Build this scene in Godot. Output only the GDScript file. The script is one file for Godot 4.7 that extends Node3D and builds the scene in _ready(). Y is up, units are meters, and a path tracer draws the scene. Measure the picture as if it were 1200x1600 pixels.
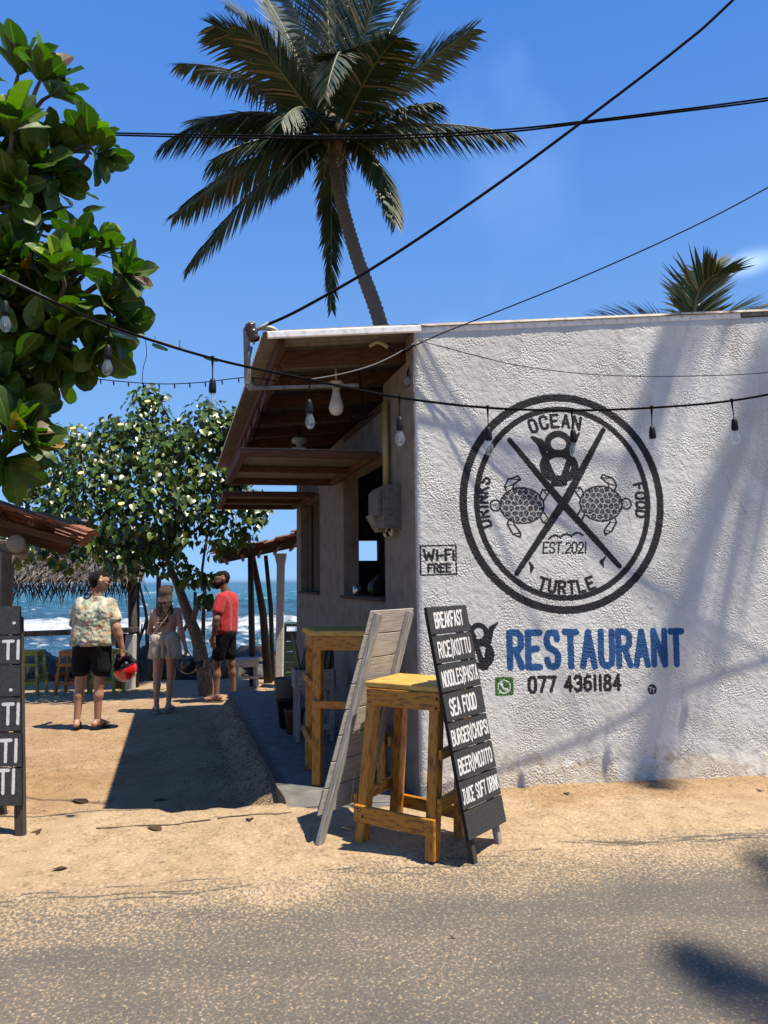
extends Node3D
# A white-plastered beach restaurant beside a sandy road, with palms, a sea view and three people on the path.

var rng := RandomNumberGenerator.new()
var taken := {}
var mats := {}
var cache := {}
const CORNER := Vector3(0.203, 0.0, -4.77)            # corner of the restaurant nearest the road
const WALL_DIR := Vector3(0.98481, 0.0, -0.17365)     # along the road front
const WALL_OUT := Vector3(0.17365, 0.0, 0.98481)      # out of the road front
const SIDE_DIR := Vector3(-0.27052, 0.0, -0.96271)    # along the side that faces the path
const SIDE_OUT := Vector3(-0.96271, 0.0, 0.27052)
const SEA_LEVEL := -1.25

# ---------------------------------------------------------------- naming and tagging
func numbered(called: String) -> String:
	var n: int = taken.get(called, 0)
	taken[called] = n + 1
	return called if n == 0 else "%s_%03d" % [called, n]

func thing(called: String, label: String, category: String, at: Vector3, group := "") -> Node3D:
	var o := Node3D.new()
	o.name = numbered(called)
	add_child(o)
	o.position = at
	tag(o, label, category, group)
	return o

func tag(o: Node3D, label: String, category: String, group := "") -> void:
	o.set_meta("label", label)
	o.set_meta("category", category)
	if group != "":
		o.set_meta("group", group)

func part(called: String, mesh: Mesh, material: Material, parent: Node3D, xf := Transform3D.IDENTITY, in_world := true) -> MeshInstance3D:
	var o := MeshInstance3D.new()
	o.name = called if parent != self else numbered(called)
	o.mesh = mesh
	o.material_override = material
	parent.add_child(o, true)
	if in_world:
		o.global_transform = xf
	else:
		o.transform = xf
	o.cast_shadow = GeometryInstance3D.SHADOW_CASTING_SETTING_ON
	return o

func structure(called: String, mesh: Mesh, material: Material, label: String) -> MeshInstance3D:
	var o := part(called, mesh, material, self)
	o.set_meta("kind", "structure")
	o.set_meta("label", label)
	o.set_meta("category", called.replace("_", " "))
	return o

# ---------------------------------------------------------------- meshes
func mesh_of(v: PackedVector3Array, idx: PackedInt32Array, smooth := true, uv := PackedVector2Array(), col := PackedColorArray()) -> ArrayMesh:
	var st := SurfaceTool.new()
	st.begin(Mesh.PRIMITIVE_TRIANGLES)
	if smooth:
		for i in v.size():
			if uv.size() > 0: st.set_uv(uv[i])
			if col.size() > 0: st.set_color(col[i])
			st.add_vertex(v[i])
		for i in idx: st.add_index(i)
	else:
		st.set_smooth_group(-1)
		for i in idx:
			if uv.size() > 0: st.set_uv(uv[i])
			if col.size() > 0: st.set_color(col[i])
			st.add_vertex(v[i])
	st.generate_normals()
	return st.commit()

# chamfered box, length along x
func box_mesh(sx: float, sy: float, sz: float, b := 0.004) -> ArrayMesh:
	var key := "box%.3f_%.3f_%.3f_%.3f" % [sx, sy, sz, b]
	if cache.has(key): return cache[key]
	var h := Vector3(sx, sy, sz) * 0.5
	b = minf(b, minf(h.x, minf(h.y, h.z)) * 0.45)
	var v := PackedVector3Array()
	var at := {}
	for ix in [-1, 1]:
		for iy in [-1, 1]:
			for iz in [-1, 1]:
				for ax in 3:
					var p := Vector3(ix * (h.x - b), iy * (h.y - b), iz * (h.z - b))
					p[ax] += b * [ix, iy, iz][ax]
					at[[ix, iy, iz, ax]] = v.size()
					v.append(p)
	var idx := PackedInt32Array()
	for ax in 3:
		var a1 := (ax + 1) % 3
		var a2 := (ax + 2) % 3
		for s in [-1, 1]:
			var q := []
			for c in [[-1, -1], [1, -1], [1, 1], [-1, 1]]:
				var k := [0, 0, 0, ax]
				k[ax] = s; k[a1] = c[0]; k[a2] = c[1]
				q.append(at[k])
			face(idx, v, q)
			for s2 in [-1, 1]:       # edges between face ax and face a1
				var k0 := [0, 0, 0, ax]
				k0[ax] = s; k0[a1] = s2; k0[a2] = -1
				var k1 := k0.duplicate(); k1[a2] = 1
				var k2 := k1.duplicate(); k2[3] = a1
				var k3 := k0.duplicate(); k3[3] = a1
				face(idx, v, [at[k0], at[k1], at[k2], at[k3]])
	for ix in [-1, 1]:
		for iy in [-1, 1]:
			for iz in [-1, 1]:
				face(idx, v, [at[[ix, iy, iz, 0]], at[[ix, iy, iz, 1]], at[[ix, iy, iz, 2]]])
	var m := mesh_of(v, idx, false)
	cache[key] = m
	return m

# adds a convex face turned away from centre c
func face(idx: PackedInt32Array, v: PackedVector3Array, q: Array, c := Vector3.ZERO) -> void:
	var n := (v[q[1]] - v[q[0]]).cross(v[q[2]] - v[q[0]])
	var mid := Vector3.ZERO
	for i in q: mid += v[i]
	mid /= q.size()
	if n.dot(mid - c) > 0.0:
		q.reverse()
	for i in range(1, q.size() - 1):
		idx.append(q[0]); idx.append(q[i]); idx.append(q[i + 1])

func frame_of(x_axis: Vector3, up_hint: Vector3) -> Basis:
	var x := x_axis.normalized()
	var z := x.cross(up_hint)
	if z.length() < 0.01: z = x.cross(Vector3(0.3, 0.2, 1))
	z = z.normalized()
	return Basis(x, z.cross(x), z)

# a beam from p0 to p1, h high and w wide
func bar(called: String, p0: Vector3, p1: Vector3, h: float, w: float, material: Material, parent: Node3D, up := Vector3.UP, b := 0.004) -> MeshInstance3D:
	var l := p0.distance_to(p1)
	return part(called, box_mesh(snappedf(l, 0.005), h, w, b), material, parent, Transform3D(frame_of(p1 - p0, up), (p0 + p1) * 0.5))

func tube_arrays(v: PackedVector3Array, idx: PackedInt32Array, pts: Array, radii: Array, sides: int, cap := true) -> void:
	var base := v.size()
	var n := pts.size()
	var x := Vector3.ZERO
	for i in n:
		var t: Vector3 = (pts[mini(i + 1, n - 1)] - pts[maxi(i - 1, 0)]).normalized()
		if i == 0:
			x = t.cross(Vector3.UP if absf(t.y) < 0.9 else Vector3.RIGHT).normalized()
		else:
			x = (x - t * x.dot(t)).normalized()
		var y := t.cross(x)
		var r: float = radii[mini(i, radii.size() - 1)]
		for k in sides:
			var a := TAU * k / sides
			v.append(pts[i] + (x * cos(a) + y * sin(a)) * r)
	for i in n - 1:
		for k in sides:
			var a := base + i * sides + k
			var b := base + i * sides + (k + 1) % sides
			idx.append_array([a, b, a + sides, b, b + sides, a + sides])
	if cap:
		for e in [0, n - 1]:
			var c := v.size()
			v.append(pts[e])
			for k in sides:
				var a: int = base + e * sides + k
				var b: int = base + e * sides + (k + 1) % sides
				if e == 0: idx.append_array([c, b, a])
				else: idx.append_array([c, a, b])

func tube_mesh(pts: Array, radii: Array, sides := 8, cap := true) -> ArrayMesh:
	var v := PackedVector3Array()
	var idx := PackedInt32Array()
	tube_arrays(v, idx, pts, radii, sides, cap)
	return mesh_of(v, idx)

# profile: Vector2(radius, height) list turned about y
func lathe_mesh(profile: Array, sides := 16) -> ArrayMesh:
	var v := PackedVector3Array()
	var idx := PackedInt32Array()
	for p in profile:
		for k in sides:
			var a := TAU * k / sides
			v.append(Vector3(cos(a) * p.x, p.y, sin(a) * p.x))
	for i in profile.size() - 1:
		for k in sides:
			var a := i * sides + k
			var b := i * sides + (k + 1) % sides
			idx.append_array([a, a + sides, b, b, a + sides, b + sides])
	return mesh_of(v, idx)

func smooth_path(pts: Array, per := 6) -> Array:
	var out := []
	for i in pts.size() - 1:
		var p0: Vector3 = pts[maxi(i - 1, 0)]
		var p3: Vector3 = pts[mini(i + 2, pts.size() - 1)]
		for k in per:
			out.append(pts[i].cubic_interpolate(pts[i + 1], p0, p3, float(k) / per))
	out.append(pts[-1])
	return out

# a lumpy pole of wood along a path
func pole(called: String, pts: Array, radii: Array, material: Material, parent: Node3D, sides := 9) -> MeshInstance3D:
	return part(called, tube_mesh(pts, radii, sides), material, parent)

# ---------------------------------------------------------------- signed-distance figures (surface nets)
# prims: [a, b, radius at a, radius at b]
func blob_mesh(prims: Array, cell: float, k: float, floor_y := -1e9) -> ArrayMesh:
	var lo := Vector3(1e9, 1e9, 1e9)
	var hi := -lo
	for p in prims:
		var r: float = maxf(p[2], p[3]) + cell * 3.0
		for e in 2:
			lo = lo.min(p[e] - Vector3.ONE * r)
			hi = hi.max(p[e] + Vector3.ONE * r)
	var nx := int((hi.x - lo.x) / cell) + 2
	var ny := int((hi.y - lo.y) / cell) + 2
	var nz := int((hi.z - lo.z) / cell) + 2
	var f := PackedFloat32Array()
	f.resize(nx * ny * nz)
	f.fill(1.0)
	for p in prims:
		var a: Vector3 = p[0]
		var b: Vector3 = p[1]
		var ra: float = p[2]
		var rb: float = p[3]
		var m := maxf(ra, rb) + k + cell * 1.8
		var l3 := (a.min(b) - Vector3.ONE * m - lo) / cell
		var h3 := (a.max(b) + Vector3.ONE * m - lo) / cell
		var ab := b - a
		var inv := 1.0 / maxf(ab.length_squared(), 1e-9)
		for iz in range(maxi(0, int(l3.z)), mini(nz, int(h3.z) + 1)):
			for iy in range(maxi(0, int(l3.y)), mini(ny, int(h3.y) + 1)):
				var row := (iz * ny + iy) * nx
				for ix in range(maxi(0, int(l3.x)), mini(nx, int(h3.x) + 1)):
					var q := lo + Vector3(ix, iy, iz) * cell - a
					var t := clampf(q.dot(ab) * inv, 0.0, 1.0)
					var d := (q - ab * t).length() - lerpf(ra, rb, t)
					var o := f[row + ix]
					var h := maxf(k - absf(d - o), 0.0) / k
					f[row + ix] = minf(d, o) - h * h * k * 0.25
	if floor_y > -1e8:       # clean hem: nothing below this height
		for iy in ny:
			var below := floor_y - (lo.y + iy * cell)
			if below < -cell * 2.0: continue
			for iz in nz:
				var row := (iz * ny + iy) * nx
				for ix in nx: f[row + ix] = maxf(f[row + ix], below)
	var vid := PackedInt32Array()
	vid.resize(nx * ny * nz)
	vid.fill(-1)
	var v := PackedVector3Array()
	var idx := PackedInt32Array()
	var offs := PackedInt32Array([0, 1, nx, nx + 1, nx * ny, nx * ny + 1, nx * ny + nx, nx * ny + nx + 1])
	var corner := [Vector3(0, 0, 0), Vector3(1, 0, 0), Vector3(0, 1, 0), Vector3(1, 1, 0), Vector3(0, 0, 1), Vector3(1, 0, 1), Vector3(0, 1, 1), Vector3(1, 1, 1)]
	var edges := [[0, 1], [2, 3], [4, 5], [6, 7], [0, 2], [1, 3], [4, 6], [5, 7], [0, 4], [1, 5], [2, 6], [3, 7]]
	for iz in nz - 1:
		for iy in ny - 1:
			var row := (iz * ny + iy) * nx
			for ix in nx - 1:
				var c := row + ix
				if f[c] > cell * 2.0: continue
				var inside := 0
				for o in 8:
					if f[c + offs[o]] < 0.0: inside += 1
				if inside == 0 or inside == 8: continue
				var s := Vector3.ZERO
				var n := 0
				for e in edges:
					var fa := f[c + offs[e[0]]]
					var fb := f[c + offs[e[1]]]
					if (fa < 0.0) != (fb < 0.0):
						s += corner[e[0]].lerp(corner[e[1]], fa / (fa - fb))
						n += 1
				vid[c] = v.size()
				v.append(lo + (Vector3(ix, iy, iz) + s / n) * cell)
	var sx := 1
	var sy := nx
	var sz := nx * ny
	for iz in range(1, nz - 1):
		for iy in range(1, ny - 1):
			var row := (iz * ny + iy) * nx
			for ix in range(1, nx - 1):
				var c := row + ix
				if vid[c] < 0: continue
				var f0 := f[c] < 0.0
				for q in [[sx, sy, sz], [sy, sz, sx], [sz, sx, sy]]:
					if f0 != (f[c + q[0]] < 0.0):
						var a := vid[c]
						var b := vid[c - q[1]]
						var d := vid[c - q[1] - q[2]]
						var e := vid[c - q[2]]
						if b < 0 or d < 0 or e < 0: continue
						if f0: idx.append_array([a, d, b, a, e, d])
						else: idx.append_array([a, b, d, a, d, e])
	return mesh_of(v, idx)

# ---------------------------------------------------------------- textures
func noise_bytes(sd: int, freq: float, w: int, h: int, octaves := 3, kind := FastNoiseLite.TYPE_SIMPLEX_SMOOTH, seamless := true) -> PackedByteArray:
	var n := FastNoiseLite.new()
	n.seed = sd
	n.frequency = freq
	n.noise_type = kind
	n.fractal_octaves = octaves
	if octaves == 1: n.fractal_type = FastNoiseLite.FRACTAL_NONE
	var im := n.get_seamless_image(w, h) if seamless else n.get_image(w, h)
	im.convert(Image.FORMAT_L8)
	return im.get_data()

func tex(bytes: PackedByteArray, w: int, h: int, fmt := Image.FORMAT_RGB8) -> ImageTexture:
	var im := Image.create_from_data(w, h, false, fmt, bytes)
	im.generate_mipmaps()
	return ImageTexture.create_from_image(im)

func srgb(c: Color) -> Color:
	return c.linear_to_srgb()

# colour texture from one noise and a list of linear colours
func ramp_texture(noise: PackedByteArray, w: int, h: int, cols: Array) -> ImageTexture:
	var lut := []
	for i in 256:
		var t := i / 255.0 * (cols.size() - 1)
		var k := mini(int(t), cols.size() - 2)
		var c: Color = srgb((cols[k] as Color).lerp(cols[k + 1], t - k))
		lut.append([int(c.r * 255.0), int(c.g * 255.0), int(c.b * 255.0)])
	var out := PackedByteArray()
	out.resize(w * h * 3)
	for i in w * h:
		var c: Array = lut[noise[i]]
		out[i * 3] = c[0]; out[i * 3 + 1] = c[1]; out[i * 3 + 2] = c[2]
	return tex(out, w, h)

func blend_bytes(a: PackedByteArray, b: PackedByteArray, t: float) -> PackedByteArray:
	var o := PackedByteArray()
	o.resize(a.size())
	for i in a.size(): o[i] = int(a[i] * (1.0 - t) + b[i] * t)
	return o

func plain(col: Color, rough := 0.8, metal := 0.0) -> StandardMaterial3D:
	var m := StandardMaterial3D.new()
	m.albedo_color = srgb(col)
	m.roughness = rough
	m.metallic = metal
	return m

# material with triplanar colour and relief
func surfaced(colour: Texture2D, relief: Texture2D, relief_cm: float, scale: Vector3, rough := 0.85, in_world := false) -> StandardMaterial3D:
	var m := StandardMaterial3D.new()
	if colour: m.albedo_texture = colour
	m.roughness = rough
	m.uv1_triplanar = true
	m.uv1_world_triplanar = in_world
	m.uv1_scale = scale
	if relief:
		m.heightmap_enabled = true
		m.heightmap_texture = relief
		m.heightmap_scale = relief_cm
	return m

# painting strokes into a colour buffer: pixels, 3 bytes each
func dab(buf: PackedByteArray, w: int, h: int, a: Vector2, b: Vector2, r: float, c: Color, grain: PackedByteArray, bite := 0.0) -> void:
	var x0 := maxi(0, int(minf(a.x, b.x) - r - 2)); var x1 := mini(w - 1, int(maxf(a.x, b.x) + r + 2))
	var y0 := maxi(0, int(minf(a.y, b.y) - r - 2)); var y1 := mini(h - 1, int(maxf(a.y, b.y) + r + 2))
	var ab := b - a
	var inv := 1.0 / maxf(ab.length_squared(), 1e-6)
	var cr := c.r * 255.0; var cg := c.g * 255.0; var cb := c.b * 255.0
	var gs := grain.size()
	for y in range(y0, y1 + 1):
		for x in range(x0, x1 + 1):
			var q := Vector2(x, y) - a
			var t := clampf(q.dot(ab) * inv, 0.0, 1.0)
			var d := (q - ab * t).length()
			if d > r + 2.0: continue
			var g := grain[(y * w + x) % gs] / 255.0
			var k := clampf(r - d + 0.5 + (g - 0.5) * 3.2, 0.0, 1.0)
			if k <= 0.0: continue
			k *= 1.0 - bite * clampf((g - 0.68) * 6.0, 0.0, 1.0)
			var i := (y * w + x) * 3
			buf[i] = int(lerpf(buf[i], cr, k)); buf[i + 1] = int(lerpf(buf[i + 1], cg, k)); buf[i + 2] = int(lerpf(buf[i + 2], cb, k))

# strokes of hand-painted capitals on a unit cell (x 0..1, y 0..1)
const GLYPHS := {
	"A": [[0, 0, .5, 1, 1, 0], [.2, .33, .8, .33]], "B": [[0, 0, 0, 1, .6, 1, .9, .87, .9, .65, .6, .53, 0, .53], [.6, .53, 1, .4, 1, .15, .65, 0, 0, 0]],
	"C": [[1, .75, .95, .9, .7, 1, .3, 1, .05, .88, 0, .7, 0, .3, .05, .12, .3, 0, .7, 0, .95, .1, 1, .25]], "D": [[0, 0, 0, 1, .6, 1, .93, .85, 1, .6, 1, .4, .93, .15, .6, 0, 0, 0]],
	"E": [[1, 1, 0, 1, 0, 0, 1, 0], [0, .52, .75, .52]], "F": [[1, 1, 0, 1, 0, 0], [0, .52, .75, .52]], "G": [[1, .78, .9, .95, .65, 1, .3, 1, .05, .85, 0, .65, 0, .3, .08, .1, .35, 0, .7, 0, 1, .15, 1, .45, .55, .45]],
	"H": [[0, 0, 0, 1], [1, 0, 1, 1], [0, .5, 1, .5]], "I": [[.5, 0, .5, 1]], "J": [[.2, 1, .9, 1], [.65, 1, .65, .2, .5, .02, .2, 0, .05, .15]],
	"K": [[0, 0, 0, 1], [1, 1, .05, .45], [.35, .6, 1, 0]], "L": [[0, 1, 0, 0, 1, 0]], "M": [[0, 0, .08, 1, .5, .35, .92, 1, 1, 0]], "N": [[0, 0, 0, 1, 1, 0, 1, 1]],
	"O": [[.3, 0, .07, .12, 0, .35, 0, .65, .07, .88, .3, 1, .7, 1, .93, .88, 1, .65, 1, .35, .93, .12, .7, 0, .3, 0]], "P": [[0, 0, 0, 1, .65, 1, 1, .88, 1, .6, .65, .47, 0, .47]],
	"R": [[0, 0, 0, 1, .65, 1, .97, .88, .97, .62, .65, .5, 0, .5], [.5, .5, 1, 0]], "S": [[.95, .8, .8, .97, .5, 1, .2, .97, .03, .83, .03, .66, .2, .56, .75, .45, .97, .32, .97, .16, .8, .03, .5, 0, .2, .03, .03, .2]],
	"T": [[0, 1, 1, 1], [.5, 1, .5, 0]], "U": [[0, 1, 0, .25, .1, .07, .35, 0, .65, 0, .9, .07, 1, .25, 1, 1]], "W": [[0, 1, .22, 0, .5, .65, .78, 0, 1, 1]],
	"Y": [[0, 1, .5, .5, 1, 1], [.5, .5, .5, 0]], "/": [[.2, -.15, .75, 1.1]], "-": [[.1, .42, .9, .42]], ".": [[.3, 0, .42, 0]], "i": [[.5, 0, .5, .62], [.5, .85, .5, .88]], ":": [[.5, .2, .5, .22], [.5, .7, .5, .72]],
	"0": [[.3, 0, .05, .15, 0, .5, .05, .85, .3, 1, .7, 1, .95, .85, 1, .5, .95, .15, .7, 0, .3, 0]], "1": [[.5, 0, .5, 1]], "2": [[.03, .78, .15, .95, .45, 1, .8, .95, .97, .75, .85, .5, 0, 0, 1, 0]],
	"3": [[.03, .85, .25, 1, .7, 1, .95, .83, .9, .62, .45, .52, .9, .43, 1, .22, .8, .03, .3, 0, 0, .15]], "4": [[.75, 0, .75, 1, 0, .28, 1, .28]], "6": [[.85, .95, .5, 1, .15, .8, 0, .4, .1, .1, .45, 0, .85, .08, 1, .3, .85, .53, .5, .58, .1, .45]],
	"7": [[0, 1, 1, 1, .35, 0]], "8": [[.5, .53, .15, .65, .1, .85, .3, 1, .7, 1, .9, .85, .85, .65, .5, .53, .1, .4, 0, .2, .2, 0, .8, 0, 1, .2, .9, .4, .5, .53]],
}
const WIDTHS := {"I": 0.25, "1": 0.3, "i": 0.3, ".": 0.35, "/": 0.5, "-": 0.6, " ": 0.55, "M": 1.3, "W": 1.35, ":": 0.3, "J": 0.85}

# write text from `at` (lower left, pixels) along dir, letters of size cw x ch, stroke radius r
func write(buf: PackedByteArray, w: int, h: int, text: String, at: Vector2, dir: Vector2, cw: float, ch: float, gap: float, r: float, c: Color, grain: PackedByteArray, slant := 0.0, wobble := 0.0, bite := 0.15) -> float:
	var up := Vector2(dir.y, -dir.x)
	var x := 0.0
	for ch_ in text:
		var wd: float = cw * WIDTHS.get(ch_, 1.0)
		for s in GLYPHS.get(ch_, []):
			var prev := Vector2.INF
			for k in range(0, s.size(), 2):
				var lx: float = x + s[k] * wd + s[k + 1] * ch * slant + rng.randf_range(-1, 1) * wobble
				var ly: float = s[k + 1] * ch + rng.randf_range(-1, 1) * wobble
				var p := at + dir * lx + up * ly
				if prev != Vector2.INF: dab(buf, w, h, prev, p, r, c, grain, bite)
				prev = p
		x += wd + gap
	return x

func text_width(text: String, cw: float, gap: float) -> float:
	var x := 0.0
	for ch_ in text: x += cw * WIDTHS.get(ch_, 1.0) + gap
	return x - gap

# letters on a circle; centre, radius of the baseline, angle of the middle (degrees, 0 = right, 90 = up), inside-out for the bottom word
func write_arc(buf: PackedByteArray, w: int, h: int, text: String, centre: Vector2, rad: float, mid_deg: float, flip: bool, cw: float, ch: float, gap: float, r: float, c: Color, grain: PackedByteArray) -> void:
	var total := text_width(text, cw, gap)
	var x := -total * 0.5
	for ch_ in text:
		var wd: float = cw * WIDTHS.get(ch_, 1.0)
		var m := (x + wd * 0.5) / rad
		var a := deg_to_rad(mid_deg) + (m if flip else -m)
		var out := Vector2(cos(a), -sin(a))
		var dir := Vector2(-sin(a), -cos(a)) if flip else Vector2(sin(a), cos(a))
		var base := centre + out * rad - dir * wd * 0.5
		var up := -out if flip else out
		for s in GLYPHS.get(ch_, []):
			var prev := Vector2.INF
			for k in range(0, s.size(), 2):
				var p: Vector2 = base + dir * (s[k] * wd) + up * (s[k + 1] * ch)
				if prev != Vector2.INF: dab(buf, w, h, prev, p, r, c, grain, 0.12)
				prev = p
		x += wd + gap

# ================================================================ scene
func _ready() -> void:
	rng.seed = 20210818
	# camera
	var cam := Camera3D.new()
	cam.name = "camera"
	cam.fov = 2.0 * rad_to_deg(atan(800.0 / 1155.0))
	cam.near = 0.05
	cam.far = 9000.0
	add_child(cam)
	cam.position = Vector3(0, 1.32, 0)
	cam.rotation = Vector3(atan(106.7 / 1155.0), 0, -0.0115)
	cam.current = true
	# sky
	var env := Environment.new()
	env.background_mode = Environment.BG_SKY
	var sky_material := ProceduralSkyMaterial.new()
	sky_material.sky_top_color = srgb(Color(0.0225, 0.112, 0.40))
	sky_material.sky_horizon_color = srgb(Color(0.185, 0.345, 0.57))
	sky_material.sky_curve = 0.30
	sky_material.ground_bottom_color = srgb(Color(0.09, 0.10, 0.10))
	sky_material.ground_horizon_color = srgb(Color(0.17, 0.29, 0.47))
	sky_material.sun_angle_max = 1.0
	sky_material.sky_cover = cloud_cover()
	sky_material.sky_cover_modulate = Color(1, 1, 1, 1)
	var sky := Sky.new()
	sky.sky_material = sky_material
	env.sky = sky
	env.tonemap_mode = Environment.TONE_MAPPER_LINEAR
	env.tonemap_exposure = 1.8
	env.sdfgi_enabled = true
	env.ssao_enabled = true
	env.ssil_enabled = true
	var we := WorldEnvironment.new()
	we.name = "world_environment"
	we.environment = env
	add_child(we)
	# sun, high and to the right of the road front
	var sun := DirectionalLight3D.new()
	sun.name = "sun"
	sun.light_color = Color(1.0, 0.955, 0.88)
	sun.light_energy = 1.6
	sun.light_angular_distance = 0.53
	sun.shadow_enabled = true
	add_child(sun)
	sun.look_at_from_position(Vector3.ZERO, -Vector3(0.37, 1.0, 0.165), Vector3.FORWARD)

	make_materials()
	# the land and the sea
	build_ground()
	build_road()
	build_sea()
	# buildings
	build_restaurant()
	build_platform()
	build_tiled_hut()
	build_far_tiled_roof()
	build_thatched_shelter()
	# trees
	build_palm()
	build_palm_behind_wall()
	build_shading_palm()
	build_broadleaf_tree()
	build_shore_tree()
	# wires and lamps
	build_wires()
	build_string_lights()
	build_fittings()
	# furniture, boards, plants
	build_stools()
	build_boards()
	build_planters()
	build_shore()
	# people
	build_people()
	# litter
	build_litter()

# thin bright clouds low in the sky, as a lit layer
func cloud_cover() -> ImageTexture:
	var w := 1024
	var h := 512
	var n := noise_bytes(5, 0.012, w, h, 5)
	var n2 := noise_bytes(9, 0.004, w, h, 2)
	var out := PackedByteArray()
	out.resize(w * h * 4)
	for y in h:
		var elev := 0.5 - (y + 0.5) / h      # 0.5 = zenith, 0 = horizon
		var band := clampf(1.0 - absf(elev - 0.075) / 0.05, 0.0, 1.0)
		var high := clampf((elev - 0.1) * 10.0, 0.0, 1.0)
		for x in w:
			var i := y * w + x
			var v := n[i] / 255.0
			var g := n2[i] / 255.0
			var cu := Vector2((x + 0.5) / w - 0.0760, (elev - 0.118) * 0.5)
			var puff := clampf(1.0 - (cu / Vector2(0.016, 0.0055)).length() + (v - 0.5) * 1.8, 0.0, 0.75) if absf(cu.x) < 0.05 else 0.0
			var a := puff + band * clampf((v - 0.62) * 2.0, 0.0, 0.3) + high * clampf((v * 0.55 + g * 0.45 - 0.56) * 0.5, 0.0, 0.10)
			if elev < 0.0: a = 0.0
			out[i * 4] = 225; out[i * 4 + 1] = 235; out[i * 4 + 2] = 245; out[i * 4 + 3] = int(a * 255.0)
	var im := Image.create_from_data(w, h, false, Image.FORMAT_RGBA8, out)
	return ImageTexture.create_from_image(im)

# ---------------------------------------------------------------- materials
func wood(key: String, cols: Array, rough := 0.75, relief := 0.12, variants := 3, across := 7.0, along := 0.55) -> void:
	var nz := noise_bytes(hash(key) % 1000, 0.02, 512, 512, 4)
	var colour := ramp_texture(nz, 512, 512, cols)
	var bump := tex(nz, 512, 512, Image.FORMAT_L8)
	for i in variants:
		var m := surfaced(colour, bump, relief, Vector3(along, across, across), rough)
		m.uv1_offset = Vector3(0.37 * i, 0.21 * i, 0.53 * i)
		mats[key + str(i)] = m

func pick(key: String, variants := 3) -> StandardMaterial3D:
	return mats[key + str(rng.randi() % variants)]

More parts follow.
